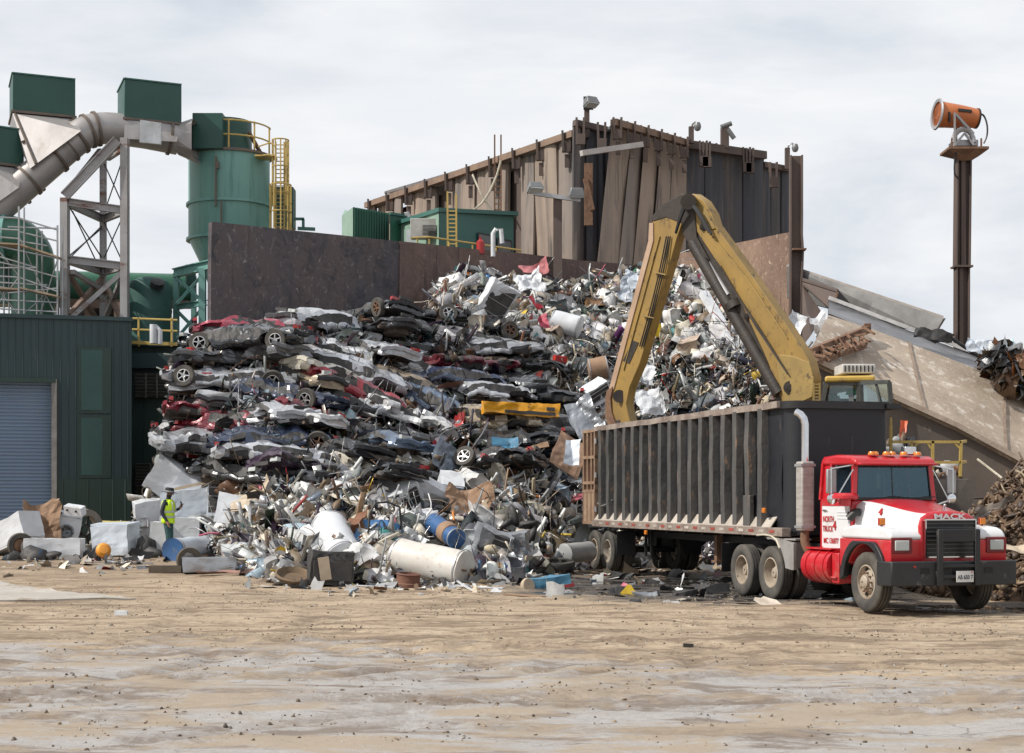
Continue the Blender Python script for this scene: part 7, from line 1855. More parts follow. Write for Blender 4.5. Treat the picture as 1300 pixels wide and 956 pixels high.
def place_car(pi, M, colour, label, wheels, flip):
    pr = PROTO[pi]; t = Thing('crushed_car', label, 'crushed car', M=M, group='crushed cars stacked in the heap')
    def lk(name, me, parent=None, c=None):
        o = bpy.data.objects.new(name, me); COL.objects.link(o); o.parent = parent or t.o
        if c: o.color = (*c, 1)
        return o
    c = CC[colour]; v = cr.uniform(.8, 1.2); c = tuple(min(.8, q*v) for q in c); lk('body', pr['body'], c=c)
    bc = c if cr.random() < .5 else (.05,.05,.055)
    for e in (-1,1):
        lk('bumper', pr['bumper%d' % e], c=bc)
        for s_ in (-1,1):
            if cr.random() < .45 or wheels in ([0,2],[1,3]): lk('headlight' if e < 0 else 'tail_light', pr['lamp%d%d' % (e, s_)])
    lk('underside', pr['underside'])
    for k in wheels:
        w_ = lk('wheel', CW[0]); r_ = lk('rim', CW[1] if cr.random() < .5 or wheels in ([0,2],[1,3]) else CWR, w_); p = pr['wheelpos'][k]
        w_.matrix_local = Matrix.Translation((p[0], p[1]*1.04, p[2])) @ Euler((R(cr.uniform(-14,14)), R(cr.uniform(-30,30)), R(cr.uniform(-16,16)))).to_matrix().to_4x4() @ (Matrix.Rotation(R(180),4,'Z') if p[1] > 0 else Matrix())
    return t
for ri, row in enumerate(ROWS):
    for ci, (px, py, tilt, yaw, colour) in enumerate(row):
        flip = cr.random() < .22 and (ri, ci) not in DET
        back = .42+(.35 if ci % 2 else 0)
        q = sp(px, py+7); d = (q-Vector((0,0,CAMH))).normalized(); q = q+d*back
        if (ri, ci) in ((1,0),(3,0),(5,5)): q = q-d*.45
        if colour == 'yellow': q = q-d*.95; yaw = 3
        if (ri, ci) in ((1,0),(3,0)): yaw = yaw if (ri, ci) == (1,0) else 180+yaw
        elif cr.random() < .5: yaw += 180
        if (ri, ci) not in DET: yaw += cr.uniform(-34,34)
        if px < 320:
            le = 224 if py < 475 else (203 if py < 545 else 196); ex = 1.95*abs(math.cos(R(yaw)))*43+.7*abs(math.sin(R(yaw)))*43; px_n = max(px, le+ex); q = q+Vector(((px_n-px)*q.y/F,0,0))
        M = Matrix.Translation(q) @ Matrix.Rotation(R(tilt+cr.uniform(-6,6)),4,'Y') @ Matrix.Rotation(R(cr.uniform(-14,10)),4,'X') @ Matrix.Rotation(R(yaw),4,'Z')
        if colour == 'yellow': M = M @ Matrix.Diagonal((.60,.8,.72,1))
        if flip: M = M @ Matrix.Translation((0,0,.4)) @ Matrix.Rotation(R(180),4,'X')
        lab = DET.get((ri, ci), f'crushed {colour} car, {ORD[ri]} layer down the car stack, {ORD[ci]} from its left end')
        wh = [k for k in range(4) if cr.random() < (.26 if px < 340 else .13)]
        if (ri, ci) in ((1,0),): wh = [0, 2]
        if (ri, ci) == (3,0): wh = [1, 3]
        if colour == 'yellow': wh = []
        place_car((ri*5+ci*7) % 12, M, colour, lab, wh, flip)
Mglo = pmat('glossy_torn_panel', (.5,.5,.5), attr=True, scale=3, rough=.2, metal=.35, bmp=.4, bscale=7, coat=.6)
# chunks of car parts squeezed between the layers
sheets('car_panel_scrap', 'bent doors, bonnets and torn body panels squeezed between the crushed cars', 520, 41, .35, 1.0, [Mglo], (0,.15,1,.05,0), grid=7, amp=.45, out=(-.1,.25), x0=205, x1=720)

# boxy fragments: appliance shells and housings
def frag_boxes(name, label, n, seed, smin, smax, mat, dens):
    rs = np.random.RandomState(seed); P, C, a = sample(n, rs, dens); g5 = 4; idx = {}; vs = []; fs = []
    def vid(k):
        if k not in idx: idx[k] = len(vs); vs.append([q/g5*2-1 for q in k])
        return idx[k]
    for i in range(g5):
        for j in range(g5):
            for f in (lambda u,v: (u,v,0), lambda u,v: (0,u,v), lambda u,v: (u,0,v), lambda u,v: (g5,u,v), lambda u,v: (u,g5,v)):
                fs.append([vid(f(i,j)), vid(f(i+1,j)), vid(f(i+1,j+1)), vid(f(i,j+1))])
    V = np.repeat(np.array(vs, dtype=float)[None], n, 0); g = lambda a_, b_: rs.uniform(a_, b_, (n,1))
    X, Y_, Z_ = V[:,:,0].copy(), V[:,:,1].copy(), V[:,:,2].copy()
    V[:,:,0] = X*(1+.15*g(-1,1)*Z_)+.16*np.sin(2.2*Y_+g(0,6.28))*g(.2,1)+.07*np.sin(6*Z_+g(0,6.28)); V[:,:,1] = Y_*(1+.15*g(-1,1)*X)+.16*np.sin(2.4*Z_+g(0,6.28))*g(.2,1)+.07*np.sin(6*X+g(0,6.28)); V[:,:,2] = Z_+.3*g(-1,1)*X+.14*np.sin(2.6*X+g(0,6.28))
    s_ = smin*(smax/smin)**(rs.rand(n)**1.5); sc = np.stack([s_, s_*rs.uniform(.45,.9,n), s_*rs.uniform(.35,.9,n)], 1)/2
    P = stick(P, a, rs.uniform(0,.25,n)); W, Fa = assemble(V, np.array(fs), rand_rot(n, rs), sc, P); return stuff(name, label, 'scrap', W, Fa, np.repeat(C, len(fs), 0), [mat])
frag_boxes('casing_scrap', 'dented housings and broken appliance shells scattered through the loose scrap', 900, 91, .25, 1.0, Msp, (1,.6,.05,1,.5))
# ------------------------------------------------------------------ single items one can tell apart on and round the heap
def RX(rot): return Euler(tuple(R(a) for a in rot)).to_matrix().to_4x4()
def pl_(px, py, out=.35, ground=False, Y=None):
    if ground: return gpos(px, py)
    if Y: return at(px, py, Y)
    return sp(px, py, out)
Mw2 = pmat('dirty_white_enamel', (0.62,0.64,0.67), (0.50,0.51,0.53), scale=1.6, rough=.4, bmp=.08, c3=(0.32,0.26,0.2), s3=2.6, a3=(.62,.76))
Mwp = pmat('bluish_white_plastic', (0.55,0.60,0.66), (0.45,0.49,0.55), scale=2, rough=.45, bmp=.05, c3=(0.3,0.27,0.24), s3=3, a3=(.64,.8))
Mgal2 = pmat('dented_galvanised', (0.40,0.42,0.45), (0.25,0.26,0.28), scale=2.5, rough=.35, metal=.6, bmp=.2)
Mdark = pmat('charred_black', (0.022,0.022,0.025), (0.06,0.055,0.05), scale=4, rough=.6, bmp=.3)
Mcard = pmat('brown_cardboard', (0.30,0.19,0.12), (0.22,0.135,0.085), scale=3, rough=.9, bmp=.15)
Mbeig = pmat('beige_board', (0.50,0.42,0.32), (0.38,0.30,0.22), scale=2, rough=.85, bmp=.15)
Mblue = pmat('blue_lid', (0.03,0.10,0.25), (0.025,0.075,0.18), rough=.5, bmp=.05, c3=(0.2,0.2,0.2), s3=4, a3=(.58,.72))
def appliance(name, label, cat, P, dim, rot, kind='washer', mat=None, seed=1, dent=.03, open_=False):
    mat = mat or Mw2; M = Matrix.Translation(P) @ RX(rot); T = Thing(name, label, cat, M=M)
    T.part('body', MB().dentbox(dim, 8, dent, seed), mat)
    x, y, z = dim
    if kind == 'washer':
        T.part('door', MB().lathe([(.17,0),(.20,.02),(.20,.035),(.15,.04),(.12,.02),(.02,.015)], 24, M=TRS((0,-y/2-.01,-.05),(R(90),0,0))), M_['glassd'], smooth=True)
        p = T.part('control_panel', MB().box((0,-y/2-.012,z/2-.09), (x*.96,.03,.13)), Mwp, bevel=.005)
        for k in (-.3,.3): T.part('knob', MB().lathe([(.02,.03),(.032,.0)], 12, M=TRS((x*k,-y/2-.03,z/2-.09),(R(90),0,0))), M_['black'], parent=p)
    elif kind == 'fridge':
        d = T.part('door', MB().dentbox((x*.98,.05,z*.64), 6, .015, seed+2, M=Matrix.Translation((0,-y/2-.035,-z*.17))), mat)
        d2 = T.part('door', MB().dentbox((x*.98,.05,z*.31), 5, .012, seed+3, M=Matrix.Translation((0,-y/2-.035,z*.33))), mat)
        T.part('handle', MB().box((x*.4,-y/2-.075,-.1), (.03,.04,.35)), M_['steel'], parent=d)
    elif kind == 'open':
        # empty liner with dark opening
        T.part('liner', MB().box((0,-y/2-.008,0), (x*.84,.02,z*.84)), Mdark)
        mb = MB()
        for k in (-.25,.05,.3): mb.box((0,-y/2-.03,z*k), (x*.84,.03,.02))
        T.part('shelf', mb, M_['steel'])
    elif kind == 'lid':
        T.part('lid', MB().dentbox((x*1.02,y*1.02,.06), 6, .015, seed+4, M=TRS((0,.03,z/2+.04),(R(4),R(2),0))), mat)
    elif kind == 'stove':
        T.part('oven_door', MB().box((0,-y/2-.02,-.06), (x*.9,.04,z*.6)), Mdark, bevel=.01)
        for k in (-.3,-.1,.1,.3): T.part('knob', MB().lathe([(.02,.03),(.028,0)], 10, M=TRS((x*k,-y/2-.02,z*.42),(R(90),0,0))), M_['black'])
    return T
def heater(label, P, Q, r, mat, seed, pipes=True, name='water_heater', cat='water heater', lab_=True):
    P = Vector(P); Q = Vector(Q); h = (Q-P).length; T = Thing(name, label, cat, M=axM(P, Q))
    T.part('tank', MB().dentcyl(r, h, 32, 10, r*.07, seed, dome=r*.12), mat, smooth=True)
    mb = MB(); 
    for z in (h*.03, h*.97): mb.lathe([(r*.995,-.02),(r*1.03,-.02),(r*1.03,.02),(r*.995,.02)], 32, closed=True, M=TRS((0,0,z)))
    T.part('rim_band', mb, M_['steel'], smooth=True)
    if pipes:
        mb = MB()
        for a in (-.4,.4): mb.tube([(a*r,0,h), (a*r,0,h+.14)], .025, 8)
        T.part('pipe_stub', mb, M_['rust'])
        T.part('access_plate', MB().box((0,-r*1.0,h*.25), (.16,.04,.2)), M_['rust'], bevel=.01)
    return T
def tyre_thing(label, P, rot, r=.31, mat=None, name='car_tyre', cat='tyre', rim=True):
    T = Thing(name, label, cat, M=Matrix.Translation(P) @ RX(rot)); mb = MB(); mb.lathe([(r*.6,-.08),(r*.95,-.09),(r,-.05),(r,.05),(r*.95,.09),(r*.6,.08)], 30, closed=True); T.part('tyre', mb, mat or M_['tyre'], smooth=True)
    if rim:
        mb = MB(); mb.lathe([(r*.6,-.06),(r*.56,-.06),(r*.52,.02),(r*.3,.04),(.02,.03)], 24); T.part('rim', mb, M_['rust'], smooth=True)
    return T
def sheet_thing(name, label, cat, P, dim, rot, mat, seed=1, amp=.08, fold=.25, n=16, th=.02):
    """bent board or panel, its own thickness"""
    M = Matrix.Translation(P) @ RX(rot); off = Vector((seed*5.1, seed*2.3, 0)); mb = MB(); rows = []; w_, h = dim
    for i in range(n+1):
        rows.append([Vector(((j/n-.5)*w_, (i/n-.5)*h, 0))+Vector((0,0,1))*(fold*abs((j/n-.5)+.3*(i/n-.5)-.1*seed % .3)*w_)+noise.noise_vector(Vector((j/n*w_*2, i/n*h*2, 0))+off)*amp+noise.noise_vector(Vector((j/n*w_*6, i/n*h*6, 3))+off)*amp*.45 for j in range(n+1)])
    mb.grid(rows); bk = [[p+Vector((0,0,-th)) for p in r_] for r_ in rows]; mb.grid([r_[::-1] for r_ in bk])
    for e, f in ((rows[0], bk[0]), (bk[-1], rows[-1]), ([r_[0] for r_ in bk], [r_[0] for r_ in rows]), ([r_[-1] for r_ in rows], [r_[-1] for r_ in bk])): mb.grid([e, f])
    return single(name, label, cat, mb, mat, M=M, world=False)
def plank(name, label, cat, P, Q, w_=.1, h=.05, mat=None):
    mb = MB(); P = Vector(P); Q = Vector(Q); n = 6; 
    for i in range(n):
        a, b_ = P.lerp(Q, i/n), P.lerp(Q, (i+1)/n); mb.beam(a+noise.noise_vector(a*2)*.012, b_+noise.noise_vector(b_*2)*.012, w_, h)
    return single(name, label, cat, mb, mat or M_['wood'], loc=P)
G = lambda px, py, up=0.0: gpos(px, py)+Vector((0,0,up))
def hat(px, py, D):
    if 180 < px < 1000:
        P_, t_ = surf(np.array([float(px)]), np.array([float(py)])); D = min(D, float(P_[0][1])-.15)
    return at(px, py, D)
# --- the separate group at the left
appliance('refrigerator', 'white fridge tipped on its back at the far left before the roller shutter', 'fridge', G(12,704,.55), (.75,.7,1.75), (70,0,62), 'fridge', seed=3)
sheet_thing('cardboard_sheet', 'torn brown cardboard propped against the white fridge by the shutter', 'cardboard', G(50,703,.75), (1.0,1.3), (68,0,30), Mcard, 3, .12, .8)
appliance('washing_machine', 'white top-loading washer leaning in the left group, control panel facing the yard', 'washer', G(83,702,.62), (.74,.7,1.05), (-6,10,20), 'washer', seed=5)
T = Thing('washer_console', 'white appliance console with two black knobs on top of the leaning washer', 'console', M=Matrix.Translation(G(95,705,1.22)) @ RX((20,8,-20)))
T.part('body', MB().dentbox((.55,.22,.24), 4, .01, 3), Mw2); 
for k in (-.16,.12): T.part('knob', MB().lathe([(.02,.04),(.035,0)], 12, M=TRS((k,-.11,.02),(R(90),0,0))), M_['black'])
appliance('chest_freezer', 'low white appliance cabinet lying on its side in front of the leaning washer', 'freezer', G(69,710,.26), (1.42,.6,.55), (0,0,3), 'plain', seed=7)
T = Thing('steel_ring', 'large dusty grey steel ring standing upright behind the white washer', 'ring', M=Matrix.Translation(G(108,701,.62)) @ RX((90,0,58)))
T.part('ring', MB().lathe([(.42,-.10),(.60,-.12),(.62,0),(.60,.12),(.42,.10)], 34, closed=True), pmat('dusty_ring', (0.30,0.28,0.25), (0.2,0.18,0.16), rough=.7), smooth=True)
mb = MB(); mb.lathe([(.14,-.03),(.18,-.03),(.18,.03),(.14,.03)], 20, closed=True)
for k in range(5): a = 2*math.pi*k/5; mb.beam((.16*math.cos(a),.16*math.sin(a),0),(.44*math.cos(a),.44*math.sin(a),0),.06,.03)
T.part('spokes', mb, M_['black'])
heater('dusty yellow cylinder tank lying behind the white freezer at the left', G(118,700,.42)+Vector((0,.8,.1)), G(156,700,.40)+Vector((0,.9,.1)), .36, pmat('pale_yellow', (0.55,0.47,0.18), (0.42,0.35,0.15), rough=.6, bmp=.1), 4, name='yellow_tank', cat='tank', pipes=False)
appliance('chest_freezer', 'white open chest freezer standing left of the man, its lid buckled', 'freezer', G(147,706,.42), (1.05,.72,.78), (0,-3,-14), 'lid', seed=9, mat=Mwp, dent=.05)
tyre_thing('dark wheel lying upright in the far left group below the cardboard', G(26,708,.32), (90,0,30), .33); 
tyre_thing('pale hub wheel leaning beside the dark wheel at the far left', G(38,708,.25), (80,0,60), .25)
mb = MB(); mb.lathe([(.02,-.2),(.14,-.19),(.19,-.05),(.19,.12),(.12,.2),(.02,.21)], 20, M=TRS((0,0,0),(R(70),0,R(20)))); single('gas_bottle', 'round orange gas bottle on the ground between freezer and washer', 'gas bottle', mb, pmat('orange_bottle', (0.75,0.30,0.03), rough=.4, bmp=0), M=Matrix.Translation(G(131,711,.22)), world=False, smooth=True)
lp = np.array([list(G(x, y, .12)) for x, y in ((118,709),(124,711),(110,707),(176,707),(186,706),(194,708),(182,702),(66,712),(44,712),(20,712))]); lumps('black_junk', 'black crumpled junk on the ground among the white appliances', 10, 77, .35, .8, Mdark, None, pos=lp, C=np.tile([.02,.02,.022], (10,1)), flat=(.4,.8), amp=.95)
plank('pipe', 'long thin pale pipe lying flat on the dirt before the left appliances', 'pipe', G(112,716,.03), G(194,716,.03), .04, .04, M_['steel'])
appliance('bathtub', 'white tapered plastic tub standing on end just left of the man', 'tub', G(184,704,.95)+Vector((0,.5,0)), (.75,.5,1.05), (10,-8,20), 'plain', seed=12, dent=.06)
plank('post', 'cream plastic pipe leaning against the heap edge left of the man', 'pipe', G(176,700,.3), at(194,607,43.6), .10, .10, pmat('cream_pipe', (0.55,0.50,0.40)))
# --- round the man
T = heater('lying blue-lidded drum wrapped in white plastic in front of the man', at(221,698.5,40.0), at(258,695,41.3), .30, Mwp, 6, name='drum', cat='drum', pipes=False)
T.part('lid', MB().lathe([(.29,-.05),(.31,-.06),(.31,-.02),(.28,-.015),(.02,-.02)], 30, M=TRS((0,0,-.02))), Mblue, smooth=True)
tyre_thing('small muddy tyre standing in front of the blue-lidded drum', G(240,727,.30)+Vector((0,0,0)), (85,0,25), .30, pmat('muddy_tyre', (0.10,0.08,0.055), (0.05,0.04,0.035), scale=4, rough=.9), rim=False)
single('railway_sleeper', 'flat dark wood block on the dirt left of the muddy tyre', 'wood block', MB().dentbox((.78,.35,.16), 4, .015, 3), pmat('dark_sleeper', (0.10,0.075,0.05)), M=Matrix.Translation(G(212,727,.09)) @ RX((0,0,-6)), world=False)
appliance('metal_trough', 'long low blue grey metal box lying right of the muddy tyre', 'metal box', G(266,728,.20), (1.25,.45,.36), (0,0,5), 'plain', mat=Mgal2, seed=14, dent=.04)
appliance('cooker', 'white cooker with front panel seams right behind the man', 'cooker', hat(229,676,42.5), (1.05,.6,.80), (0,2,6), 'plain', seed=16, mat=Mw2, dent=.02)
appliance('cooker', 'narrow white appliance side showing left of the man', 'cooker', hat(204,682,42.3), (.5,.5,.8), (0,4,0), 'plain', seed=17, mat=Mw2, dent=.02)
heater('white cylinder lying behind the drum, right of the white cooker', hat(250,688,42.9), hat(286,693,42.6), .20, Mw2, 8, name='gas_cylinder', cat='cylinder', pipes=False)
appliance('refrigerator', 'large white fridge side with pale wooden edge strip behind the man', 'fridge', hat(242,641,43.2), (1.45,.6,.85), (3,-7,4), 'plain', seed=18, mat=Mwp, dent=.03)
plank('edge_strip', 'pale timber strip resting along the top of the white fridge behind the man', 'timber', hat(222,621,42.7), hat(264,612,42.7), .05, .08, Mbeig)
appliance('bathtub', 'white wedge shaped panel box up the heap edge above the man', 'panel', hat(222,612,43.6), (1.4,.7,.9), (18,30,10), 'plain', seed=19, mat=Mw2, dent=.06)
appliance('filing_box', 'upright bluish grey cabinet right of the big white fridge', 'cabinet', hat(277,632,43.4), (.42,.5,.95), (0,2,-8), 'open', seed=20, mat=Mwp)
sheet_thing('appliance_skin', 'long white wedge panel lying across the scrap right of the grey cabinet', 'panel', hat(312,650,42.0), (1.5,.9), (60,8,6), Mw2, 4, .03, .1)
sheet_thing('appliance_skin', 'curled cream door panel above the long white wedge panel', 'panel', hat(328,634,42.4), (1.1,.7), (55,-30,-20), Mbeig, 5, .12, .5)
appliance('dishwasher', 'white open box cabinet tilted on the slope under the cream car', 'cabinet', hat(343,598,43.2), (.75,.7,1.0), (10,38,30), 'open', seed=22, mat=Mwp, dent=.05)
mb = MB()
for a, b_ in (((-.5,0,-.35),(.5,0,-.25)),((-.5,0,.35),(.5,0,.3)),((-.5,0,-.35),(-.5,0,.35)),((.5,0,-.25),(.5,0,.3)),((-.5,.4,-.3),(.5,.4,-.2)),((-.5,0,.35),(-.4,.4,.3)),((-.5,0,-.35),(.3,0,.3))): mb.beam(a, b_, .10, .06)
single('angle_iron_rack', 'teal green angle frame sticking up behind the white open cabinet', 'frame', mb, pmat('teal_frame', (0.03,0.22,0.20), rough=.5), M=Matrix.Translation(hat(308,588,43.6)) @ RX((10,10,20)), world=False)
sheet_thing('shower_tray', 'white shell panel with red lamp lying under the purple cars', 'panel', hat(395,612,42.9), (1.2,.6), (62,12,4), Mw2, 7, .05, .3)
# timbers
for (x0,y0,x1,y1,D,w_,lab) in ((432,633,451,584,42.0,.09,'upright pale timber post jutting from the scrap below the purple cars'),(440,628,452,603,42.3,.07,'short pale timber leaning beside the upright post'),(341,692,428,618,40.6,.22,'long white and wood beam slanting up through the timber heap'),
    (451,592,478,634,41.7,.10,'grey metal channel slanting down right of the timber posts'),(300,672,352,668,41.0,.05,'thin dark pole lying across the scrap below the white wedge panel'),(312,700,352,664,40.6,.12,'weathered brown plank leaning in the timber heap'),
    (290,664,330,676,41.3,.08,'brown stick lying left in the timber heap'),(352,702,398,676,40.2,.14,'curved brown plank low in the timber heap'),(330,656,296,640,41.6,.06,'thin pole behind the timber heap'),(395,640,404,612,42.2,.06,'thin brown stake standing right of the white shell panel')):
    plank('timber', lab, 'timber', hat(x0,y0,D), hat(x1,y1,D+.6), w_, w_*.6, M_['wood'] if 'metal' not in lab else M_['steel'])
sheet_thing('yellow_sheet', 'bright yellow plastic sheet in the scrap above the white tank', 'sheet', hat(398,650,41.6), (1.0,.3), (60,10,-5), pmat('yellow_plastic', (0.70,0.55,0.03), rough=.5, bmp=.1), 2, .06, .2)
single('rusty_lump', 'orange brown foam-like lump beside the timber posts', 'lump', MB().dentbox((.6,.4,.6), 8, .16, 31), Mcard, M=Matrix.Translation(hat(456,632,41.6)), world=False)
# foreground tanks etc
TB = G(428,712,0)
heater('white round-topped tank standing tilted in the toe of the heap', hat(437,710,37.4), hat(418,668,38.2), .44, Mw2, 11, cat='tank', name='upright_tank', pipes=False)
T = heater('big dirty white water heater with faded labels lying at the heap toe', hat(505,707,36.6), hat(590,723,35.7), .44, pmat('heater_white', (0.62,0.60,0.56), (0.50,0.46,0.41), scale=1.5, rough=.5, bmp=.1, c3=(0.28,0.21,0.15), s3=2.2, a3=(.56,.72)), 13)
for (zc, a, w_, h, m) in ((1.35, -68, .22, .22, Mblue), (.78, -62, .34, .34, Mwp), (.80, -50, .16, .10, M_['redlens'])):
    mb = MB(); P_ = []
    for k in range(7):
        aa = R(a+(k/6-.5)*h/.44*57.3); P_.append([Vector((.475*math.cos(aa),.475*math.sin(aa),zc-w_/2)), Vector((.475*math.cos(aa),.475*math.sin(aa),zc+w_/2))])
    mb.grid(P_); T.part('sticker', mb, m)
T = Thing('brake_drum', 'rusty brown brake drum on the ground before the big water heater', 'drum', M=Matrix.Translation(G(518,746,0)) @ RX((4,3,0)))
T.part('drum', MB().lathe([(.02,.0),(.26,0),(.29,.02),(.29,.10),(.26,.12),(.26,.28),(.28,.30),(.22,.32),(.2,.2),(.02,.2)], 28), pmat('brown_rust', (0.12,0.05,0.035), (0.18,0.09,0.06), rough=.85, bmp=.3), smooth=True)
heater('blue and rusty brown gas cylinder slanting down the slope above the big water heater', hat(549,663,38.8), hat(580,684,37.7), .24, Mblue, 15, name='gas_cylinder', cat='cylinder', pipes=False).part('rust_end', MB().lathe([(.25,.70),(.262,.72),(.262,1.02),(.2,1.06),(.02,1.08)], 24), Mcard, smooth=True)
heater('thin white downpipe with rust end standing right of the upright tank', hat(462,650,39.0), hat(468,706,37.6), .14, pmat('cream_duct', (0.6,0.55,0.47), rough=.6, bmp=.2), 17, name='duct_pipe', cat='pipe', pipes=False)
appliance('cooker', 'burnt out black cooker with pale door inset on the toe of the heap', 'cooker', G(420,744,.40), (.95,.6,.72), (0,3,14), 'stove', seed=24, mat=Mdark, dent=.05)
single('pale_inset', 'pale beige board leaning on the burnt out cooker front', 'board', MB().box((0,0,0), (.24,.03,.5)), Mbeig, M=Matrix.Translation(G(413,746,.42)+Vector((0,-.12,0))) @ RX((4,-8,10)), world=False)
mb = MB()
for k in range(9):
    a = rnd.uniform(0,6.28); mb.tube(catmull([Vector((rnd.uniform(-.5,.5), rnd.uniform(-.3,.3), rnd.uniform(-.5,.6))) for _ in range(4)]), .014, 5)
mb.tube([(-.42,0,-.6),(-.42,0,.7),(-.3,0,.95),(0,0,1.0),(.3,0,.9),(.38,0,.5),(.36,0,-.6)], .028, 6); mb.beam((-.42,0,.2),(.38,0,.1),.03)
single('bed_frame', 'dark bent tubular bed frame standing behind the big water heater', 'frame', mb, Mdark, M=Matrix.Translation(hat(488,690,38.0)) @ RX((0,5,20)), world=False)
sheet_thing('cardboard_sheet', 'torn brown cardboard sheet on the slope below the grey shell panel', 'cardboard', hat(596,640,41.0), (1.2,1.0), (50,6,10), Mcard, 6, .16, .4)
appliance('refrigerator', 'white fridge shell lying crosswise in the scrap, cornered upwards', 'fridge', hat(505,634,41.3), (1.15,.7,.7), (20,-25,20), 'open', seed=26, mat=Mw2, dent=.06)
appliance('refrigerator', 'broad white door panel box leaning right of the cornered fridge shell', 'fridge', hat(545,634,41.2), (1.2,.35,.95), (28,32,10), 'plain', seed=27, mat=Mw2, dent=.04)
appliance('washing_machine', 'white washer top with a dark porthole behind the cardboard sheet', 'washer', hat(570,620,42.0), (.62,.6,.7), (40,8,14), 'washer', seed=28, mat=Mw2, dent=.03)
appliance('sink_unit', 'shiny dented galvanised box in the toe right of the blue cylinder', 'metal box', hat(622,692,37.9), (.85,.55,.75), (12,20,18), 'open', seed=29, mat=Mgal2, dent=.09)
appliance('sink_unit', 'pale grey dented metal cube left of the black scrap and lying tank', 'metal box', hat(655,694,38.6), (.62,.55,.68), (6,-6,-12), 'plain', seed=30, mat=Mgal2, dent=.06)
heater('small grey water heater lying behind the trailer wheels', hat(716,703,40.4), hat(748,700,41.2), .26, pmat('grey_heater', (0.42,0.42,0.42), (0.3,0.3,0.3), rough=.45, metal=.2, bmp=.05), 19)
tyre_thing('dark flat tyre lying under the small grey water heater', hat(705,716,39.8), (8,0,10), .5, rim=False)
lp = np.array([list(hat(x, y, D)) for x, y, D in ((640,668,39.3),(668,664,39.6),(676,676,39.5),(650,655,40),(690,690,39.6),(603,704,37.4),(470,728,36.6))]); lumps('black_junk', 'black crumpled plastic lumps low on the slope right of the galvanised box', 7, 78, .35, .7, Mdark, None, pos=lp, C=np.tile([.02,.02,.022], (7,1)), flat=(.3,.7), amp=.95)
# toy car
T = Thing('toy_car', 'broken blue and red toy car chassis with one small wheel lying on the dirt', 'toy car', M=Matrix.Translation(G(694,748,.16)) @ RX((0,-6,6)))
T.part('body', MB().dentbox((.95,.4,.22), 6, .06, 3), pmat('toy_blue', (0.03,0.14,0.24), (0.10,0.24,0.34), rough=.5, c3=(.5,.5,.5), s3=5, a3=(.6,.7)))
T.part('red_rim', MB().dentbox((1.05,.42,.06), 5, .03, 4, M=Matrix.Translation((.05,0,-.12))), pmat('toy_red', (0.35,0.03,0.03)))
T.part('wheel', MB().lathe([(.02,-.06),(.15,-.06),(.17,0),(.15,.06),(.06,.07),(.02,.05)], 20, M=TRS((-.45,-.25,-.02),(R(80),0,R(30)))), Mbeig, smooth=True)
# strips at the toe
for i, (x0,y0,x1,y1,lab) in enumerate(((528,744,640,749,'long white plastic strip lying flat at the toe, nearest the yard'),(560,728,600,752,'white strip splayed out from the end of the big water heater'),(586,724,606,750,'thin white strip slanting down beside the splayed strip'),(440,745,500,748,'white strip lying before the bent bed frame'),(600,735,656,737,'ribbed grey strip lying left of the toy car'),(640,757,690,760,'brown flat board lying in the wet dirt below the toy car'))):
    plank('strip', lab, 'strip', G(x0,y0,.05), G(x1,y1,.04), .16 if i in (0,4,5) else .06, .02, Mw2 if i not in (4,5) else (Mgal2 if i == 4 else Mcard))
plank('metal_beam', 'blue grey ribbed metal sheet box lying left of the toy car', 'sheet', G(600,738,.16), G(657,736,.16), .5, .28, Mgal2)
single('muddy_basin', 'muddy brown basin lying on the ground left of the burnt out cooker', 'basin', MB().lathe([(.02,.0),(.25,.02),(.38,.12),(.42,.22),(.38,.24),(.3,.12),(.02,.08)], 22), pmat('muddy', (0.20,0.14,0.085), (0.12,0.08,0.05), rough=.9), M=Matrix.Translation(G(372,742,.03)) @ RX((20,8,0)), world=False, smooth=True)
sheet_thing('metal_strip', 'rusty curved metal strip on the dirt before the blue grey metal box', 'strip', G(284,732,.08), (1.3,.2), (8,0,14), pmat('pink_rust', (0.36,0.2,0.16)), 3, .06, .12)
# --- items up on the heap
T = Thing('crushed_van', 'bright yellow van body crushed flat in the middle of the heap', 'crushed van', M=Matrix.Translation(hat(661,520,47.0)) @ RX((0,3,5)))
mb = MB(); mb.dentbox((2.25,.8,.36), 14, .07, 4); T.part('body', mb, pmat('van_yellow', (0.78,0.36,0.01), (0.62,0.28,0.01), scale=2, rough=.35, bmp=.3, bscale=4, coat=.4, c3=(.08,.05,.03), s3=3, a3=(.60,.70)))
mb = MB(); mb.dentbox((1.5,.06,.09), 10, .04, 9, M=Matrix.Translation((.25,-.42,-.10))); T.part('black_trim', mb, Mdark)
mb = MB(); mb.dentbox((.25,.05,.10), 4, .01, 2, M=Matrix.Translation((.85,-.425,.04))); T.part('lamp_opening', mb, Mdark)

heater('white ribbed tank lying high in the pale scrap', hat(702,408,57.3), hat(736,416,57.0), .42, Mw2, 21, name='white_tank', cat='tank', pipes=False)
appliance('wheelie_bin', 'battered white box standing tilted near the top of the pale scrap', 'box', hat(628,385,55.6), (1.0,.8,1.5), (14,28,20), 'open', seed=33, mat=Mw2, dent=.1)
sheet_thing('white_sheet', 'big crumpled white sheet right of the battered white box', 'sheet', hat(672,362,57.8), (1.1,.9), (50,-20,10), Mw2, 8, .22, .5)
sheet_thing('white_sheet', 'long white curtain-like panel against the boom near the crest of the heap', 'sheet', hat(795,362,60.2), (.6,1.5), (62,24,14), Mwp, 9, .22, .5)
sheet_thing('pink_sheet', 'pinkish red cloth scrap near the crest left of the shiny sheets', 'cloth', hat(680,344,59.4), (1.1,.6), (50,-18,0), pmat('faded_pink', (0.45,0.16,0.17), rough=.8), 10, .12, .5)
